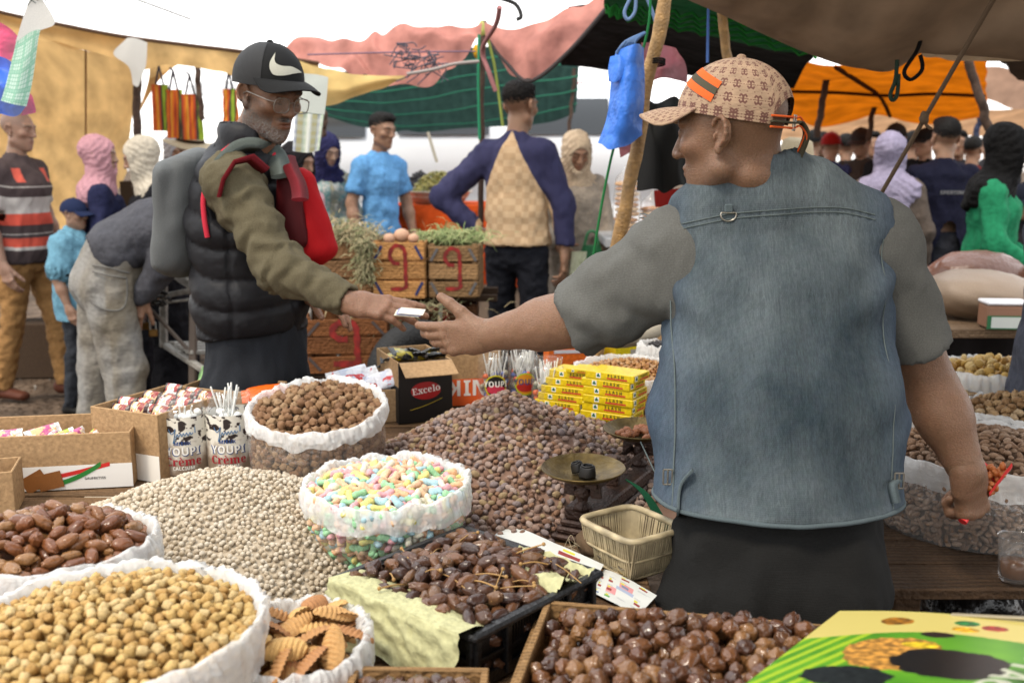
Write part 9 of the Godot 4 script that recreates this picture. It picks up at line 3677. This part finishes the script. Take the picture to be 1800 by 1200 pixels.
# ------------------------------------------------------------------ the right side
func build_right_side() -> void:
	var wood:=wood_mat(C(.34,.27,.21),3.0)
	# table of bags to the right of the seller
	var by:=.555
	var t:=thing("market_stall","rough wooden counter with bags of nuts to the right of the seller","stall",V(1.5,0,-2.6))
	var k:=0
	var z:=-2.0
	while z>-3.45:
		var g:=Geo.new()
		g.box(V(.12,by-.013+.001*(k % 2),z+2.6),V(1.7,.024,.13),Basis(Vector3.UP,.0),.003)
		part("plank",g.mesh(),wood,t)
		z-=.136
		k+=1
	for q in [V(-.62,0,.5),V(.8,0,.5),V(-.62,0,-.7),V(.8,0,-.7)]:
		var g:=Geo.new()
		g.box(q+V(0,by*.5-.014,0),V(.06,by-.028,.06),Basis(),.004)
		part("leg",g.mesh(),wood,t)
	var alm:=[lump(V(.0072,.0122,.0052),.1,1.5,1.0,10,8),lump(V(.0068,.0115,.0055),.12,1.5,9.0,10,8)]
	var c:=V(1.15,.745,-2.33)
	bag("big clear plastic bag of brown almonds behind the right hand of the seller",c,.255,.24,by+.002,1.06,.0,.055,21.0,.95,.11)
	heap({"name":"almond","label":"brown almond at the top of the big bag on the right counter","category":"almond","group":"almonds in the big bag","stuff":"almonds","stuff_label":"mass of brown almonds filling the big bag on the right counter","meshes":alm,"colors":[C(.26,.15,.085),C(.31,.19,.115),C(.21,.115,.06),C(.35,.23,.15)],"rough":.75,"spots":heap_spots(Rect2(.88,-2.6,.54,.54),oval(c,.236,.222,.05,-.012),.0086,.018,14000,70),"singles":300,"tilt":.35,"at":V(c.x,by,c.z),"extra":lining(c,.255,.24,by+.002,.0086,1.06,.95,71),"core":bag_core(c,.255,.24,by+.002,.0086,V(c.x,by,c.z),.95),"seed":20})
	c=V(1.43,.735,-2.74)
	bag("clear plastic bag of shelled walnuts between the almonds and the dried apricots",c,.165,.15,by+.002,1.05,.0,.05,22.0,.95,.12)
	heap({"name":"walnut","label":"shelled walnut piece at the top of the middle bag on the right counter","category":"walnut","group":"shelled walnuts","stuff":"walnuts","stuff_label":"mass of walnut pieces filling the middle bag on the right counter","meshes":[lump(V(.010,.013,.008),.7,2.6,4.0,12,9),lump(V(.009,.012,.009),.7,2.8,14.0,12,9)],"colors":[C(.38,.22,.09),C(.45,.28,.13),C(.30,.16,.06),C(.52,.36,.2)],"rough":.7,"spots":heap_spots(Rect2(1.25,-2.9,.36,.34),oval(c,.15,.135,.05,-.01),.0105,.022,5000,72),"singles":200,"at":V(c.x,by,c.z),"extra":lining(c,.165,.15,by+.002,.0105,1.05,.95,73),"core":bag_core(c,.165,.15,by+.002,.0105,V(c.x,by,c.z),.95),"seed":21})
	c=V(1.55,.775,-3.12)
	bag("clear plastic bag of yellow dried apricots at the right edge",c,.20,.17,by+.002,1.05,.0,.055,23.0,.95,.12)
	heap({"name":"dried_apricot","label":"flat yellow dried apricot in the bag at the right edge","category":"dried fruit","group":"dried apricots","stuff":"dried_apricots","stuff_label":"mass of yellow dried apricots filling the bag at the right edge","meshes":[lump(V(.014,.016,.0075),.2,1.6,6.0,12,8),lump(V(.015,.0155,.0085),.2,1.6,16.0,12,8)],"colors":[C(.60,.36,.08),C(.66,.42,.12),C(.52,.28,.06),C(.68,.47,.18)],"rough":.6,"spots":heap_spots(Rect2(1.34,-3.3,.42,.36),oval(c,.182,.152,.04,-.01),.0135,.028,4000,74),"singles":200,"tilt":.5,"roll":false,"at":V(c.x,by,c.z),"extra":lining(c,.20,.17,by+.002,.0135,1.05,.95,75),"core":bag_core(c,.20,.17,by+.002,.0135,V(c.x,by,c.z),.95),"seed":22})
	# drinking glass and dark sacks under the counter
	var g:=Geo.new()
	g.lathe(PackedVector2Array([Vector2(.001,.004),Vector2(.028,.004),Vector2(.031,.02),Vector2(.036,.098),Vector2(.0375,.1),Vector2(.034,.096),Vector2(.028,.012),Vector2(.001,.01)]),24)
	var gt:=thing("tea_glass","tea glass standing at the near edge of the right counter","glass",V(1.055,by+.002,-1.97))
	part("glass",g.mesh(),clear_mat(.03,.04),gt)
	g=Geo.new()
	g.lathe(PackedVector2Array([Vector2(.001,.013),Vector2(.027,.0135),Vector2(.0285,.045),Vector2(.001,.046)]),24)
	part("tea",g.mesh(),base(C(.36,.22,.1),.2),gt)
	for q in 4:
		g=Geo.new()
		g.ball(Vector3.ZERO,V(.2,.17,.16),Basis(),24,16,func(p:Vector3) -> float:return 1.0+.16*fnoise.get_noise_3d(p.x*2.0+q*7.0,p.y*2,p.z*2))
		var sm:=base([C(.22,.17,.13),C(.16,.13,.12),C(.2,.15,.13),C(.14,.12,.11)][q],.25)
		tri(sm,t_soft,n_crinkle,4.0,.8)
		single("filled_sack",g.mesh(),sm,["dark plastic sack nearest the black trousers under the right counter","dark plastic sack at the front middle under the right counter","dark plastic sack at the right end under the counter","dark plastic sack far back under the right counter"][q],"sack","",Transform3D(Basis(Vector3.UP,q*1.3),[V(.98,.17,-2.25),V(1.2,.16,-2.0),V(1.55,.17,-2.1),V(1.3,.17,-2.65)][q]))
	# shelf behind with the grain sack
	t=thing("grain_shelf","dark shelf with a pale board carrying the grain sack at the right","shelf",V(2.15,0,-4.05))
	g=Geo.new()
	g.box(V(-.1,.80,.1),V(1.3,.035,.7),Basis(),.004)
	part("board",g.mesh(),wood_mat(C(.52,.44,.36)),t)
	for q in [V(-.7,.39,.38),V(.5,.39,.38),V(-.7,.39,-.2),V(.5,.39,-.2)]:
		g=Geo.new()
		g.box(q,V(.06,.78,.06))
		part("leg",g.mesh(),wood,t)
	g=Geo.new()
	g.box(V(-.1,.52,.16),V(1.14,.03,.5),Basis(),.004)
	part("lower_board",g.mesh(),base(C(.24,.24,.25),.6),t)
	g=Geo.new()
	g.sheet(40,10,func(a:int,b:int) -> Vector3:return V(-.74+1.3*a/39.0,.79-.79*b/9.0,-.24+.02*sin(a*.9)))
	part("back_cloth",g.mesh(),cloth(C(.16,.14,.14)),t)
	g=Geo.new()
	g.box(V(-.1,.485,.16),V(1.1,.02,.46))
	part("shelf_rail",g.mesh(),base(C(.24,.24,.25),.6),t)
	g=Geo.new()
	g.ball(Vector3.ZERO,V(.22,.10,.16),Basis(Vector3.BACK,-.06),36,24,func(p:Vector3) -> float:return 1.0+.05*fnoise.get_noise_3d(p.x*2,p.y*2,p.z*2)+(.10*absf(p.x*p.z)))
	var gm:=base(C(.56,.48,.40),.45)
	tri(gm,t_grain,n_fine,9.0,.6)
	single("grain_sack",g.mesh(),gm,"plump clear sack of pale grain lying on the shelf at the right","sack","",Transform3D(Basis(),V(1.83,.91,-3.86)))
	for q in 2:
		g=Geo.new()
		g.ball(Vector3.ZERO,V(.2,.11,.15),Basis(),28,18,func(p:Vector3) -> float:return 1.0+.08*fnoise.get_noise_3d(p.x*2+q*5,p.y*2,p.z*2))
		var bm:=base([C(.42,.27,.2),C(.38,.24,.18)][q],.3)
		tri(bm,t_grain,n_crinkle,6.0,.7)
		single("brown_sack",g.mesh(),bm,["shiny brown sack behind the pale grain sack","shiny brown sack further right behind the clear box"][q],"sack","",Transform3D(Basis(),[V(1.93,.95,-4.12),V(2.32,.96,-4.1)][q]))
	t=thing("food_tub","clear food box with a green and white label beside the grain sack","box",V(1.81,.82,-3.62),-.1)
	g=Geo.new()
	g.box(V(0,.045,0),V(.15,.085,.1),Basis(),.006)
	part("tub",g.mesh(),base(C(.5,.36,.28),.5),t)
	g=Geo.new()
	g.box(V(0,.095,0),V(.156,.014,.106),Basis(),.005)
	part("lid",g.mesh(),base(C(.82,.82,.84),.3),t)
	print_on(t,"label",.0512,[[0,.026,.15,.05,C(.1,.36,.2)]])
	print_on(t,"label",.0524,[[.006,.026,.132,.04,C(.72,.74,.72)]])
	t=thing("juice_carton","red and yellow juice carton on the dark lower board","carton",V(1.83,.537,-3.64),-.15)
	g=Geo.new()
	g.box(V(0,.05,0),V(.15,.1,.06),Basis(),.002)
	part("carton_body",g.mesh(),base(C(.70,.16,.08),.5),t)
	print_on(t,"print",.0308,[[-.02,.082,.1,.03,C(.45,.5,.12)],[.06,.012,.03,.02,C(.75,.6,.1)]])
	for q in [[-.02,.05,.045,.034,C(.85,.5,.08)],[-.05,.062,.02,.014,C(.9,.9,.86)],[.012,.062,.02,.014,C(.9,.9,.86)]]:
		g=Geo.new()
		g.lathe(PackedVector2Array([Vector2(.0,.0008),Vector2(1.0,.0004)]),20,Transform3D(Basis(V(q[2],0,0),V(0,0,1),V(0,q[3],0)),V(q[0],q[1],.0316+(.0006 if q[2]<.03 else .0))))
		part("print",g.mesh(),base(q[4],.5),t)
	# person at the right edge in a grey robe
	person({"at":V(1.62,0,-2.86),"h":1.66,"yaw": -1.9,"label":"person in a long blue-grey robe cut off by the right edge of the picture","top":C(.31,.32,.36),"dress":true,"head":"hijab","head_color":C(.3,.3,.34),"cell":.016,"hem":.4,"loose":.01,"hands":false})
	# the crowd under the orange canopy
	var crowd:=[
		{"at":V(2.348,1.293,-4.9)*V(1,0,1),"h":1.6,"yaw":1.15,"label":"woman in a bright green coat and black headscarf at the right","top":C(.13,.47,.32),"dress":true,"head":"hijab","head_color":C(.055,.05,.05),"scarf":.10,"cell":.016,"look":Vector2(.1,.3),"er":V(-.25,1.13,.02),"wr":V(-.2,1.0,.24),"el":V(.25,1.13,.02),"wl":V(.2,1.0,.24)},
		{"at":V(2.563,1.262,-6)*V(1,0,1),"h":1.67,"yaw":PI,"label":"man in a navy jacket with a grey print across the shoulders, seen from behind","top":C(.085,.09,.16),"bottom":C(.17,.175,.2),"head":"hair","cell":.017,"girth":1.15,"hem":.82,"loose":.025,"girth_mark":true},
		{"at":V(2.207,1.265,-5.9)*V(1,0,1),"h":1.58,"yaw":PI-.4,"label":"woman in a taupe coat and lilac headscarf, seen from behind","top":C(.36,.32,.29),"dress":true,"head":"hijab","head_color":C(.60,.57,.66),"scarf":.26,"cell":.017,"girth":1.15},
		{"at":V(2.978,1.19,-8.6)*V(1,0,1),"h":1.70,"yaw": -.5,"label":"older man in a flat cap and tweed jacket over a white shirt","top":C(.25,.22,.2),"bottom":C(.16,.16,.17),"head":"cap","head_color":C(.2,.19,.2),"cell":.019,"look":Vector2(-.3,.2)},
		{"at":V(3.137,1.198,-8.3)*V(1,0,1),"h":1.72,"yaw":2.8,"label":"man in a dark grey cap behind the lilac headscarf","top":C(.1,.1,.11),"bottom":C(.14,.14,.15),"head":"cap","head_color":C(.17,.18,.19),"cell":.019},
		{"at":V(2.738,1.187,-8.7)*V(1,0,1),"h":1.66,"yaw":2.6,"label":"person in a red cap and blue shirt in the crowd","top":C(.2,.22,.36),"bottom":C(.15,.16,.2),"head":"cap","head_color":C(.55,.1,.09),"cell":.019},
		{"at":V(2.793,1.168,-9.4)*V(1,0,1),"h":1.70,"yaw":2.9,"label":"person in a dark plaid shirt and black cap at the left of the crowd","top":C(.2,.16,.15),"bottom":C(.13,.13,.14),"head":"cap","head_color":C(.1,.1,.1),"cell":.019},
		{"at":V(1.263,1.302,-4.6)*V(1,0,1),"h":1.5,"yaw":.3,"label":"person in a straw hat just behind the shoulder of the seller","top":C(.62,.58,.55),"bottom":C(.2,.2,.2),"head":"straw","cell":.017,"look":Vector2(.2,.15)},
		{"at":V(3.345,1.201,-8.2)*V(1,0,1),"h":1.68,"yaw": -1.2,"label":"man in a black cap in profile between the lilac headscarf and the navy jacket","top":C(.09,.085,.085),"bottom":C(.12,.12,.12),"head":"cap","head_color":C(.08,.08,.085),"cell":.019},
		{"at":V(3.962,1.187,-8.7)*V(1,0,1),"h":1.62,"yaw":2.4,"label":"dark-haired person in a red top beside the navy jacket","top":C(.4,.12,.1),"bottom":C(.14,.14,.16),"head":"hair","cell":.019},
		{"at":V(2.74,1.282,-5.3)*V(1,0,1),"h":1.32,"yaw": -1.2,"label":"short person in a dark cap at the right edge in front of the green coat","top":C(.14,.13,.14),"bottom":C(.12,.12,.13),"head":"cap","head_color":C(.1,.11,.16),"cell":.017,"look":Vector2(.0,.3)},
		{"at":V(3.101,1.168,-9.4)*V(1,0,1),"h":1.66,"yaw":3.0,"label":"black-haired person behind the red cap","top":C(.16,.15,.15),"bottom":C(.14,.14,.15),"head":"hair","cell":.022},
		{"at":V(4.62,1.168,-9.4)*V(1,0,1),"h":1.72,"yaw": -2.0,"label":"tall dark figure behind the black headscarf by the slanting pole","top":C(.13,.13,.15),"bottom":C(.12,.12,.13),"head":"hair","cell":.022}]
	for o in crowd:
		var n:=person(o)
		if o.has("girth_mark"):
			part("print",lettering("SPORTING",.03),base(C(.42,.42,.42)),n,Transform3D(Basis(Vector3.UP,PI),V(.0,1.24,-.162)))
			var g2:=Geo.new()
			g2.tube(PackedVector3Array([V(.245,1.0,-.01),V(.25,1.08,-.015)]),.085,12)
			part("arm_band",g2.mesh(),cloth(C(.65,.08,.12)),n)

func build_far_people() -> void:
	var far:=[[V(3.638,1.173,-9.2)*V(1,0,1),9.2,"man far back under the peach canopy above the lilac headscarf"],[V(2.929,1.162,-9.6)*V(1,0,1),9.6,"figure far back just right of the straw hat"],[V(3.346,1.168,-9.4)*V(1,0,1),9.4,"figure far back between the flat cap and the grey cap"],[V(3.966,1.179,-9)*V(1,0,1),9.0,"figure far back above the shoulder of the navy jacket"],[V(4.482,1.165,-9.5)*V(1,0,1),9.5,"figure far back left of the black headscarf"]]
	var proto:Node3D=null
	for f in far:
		var p:Vector3=f[0]
		if proto==null:
			proto=person({"at":p,"now":true,"h":1.68,"yaw":2.7,"label":f[2],"top":C(.18,.17,.18),"bottom":C(.15,.15,.16),"head":"hair","cell":.024,"hands":false})
		else:
			again(proto,Transform3D(Basis(Vector3.UP,2.2+.4*f[1]),p),f[2])
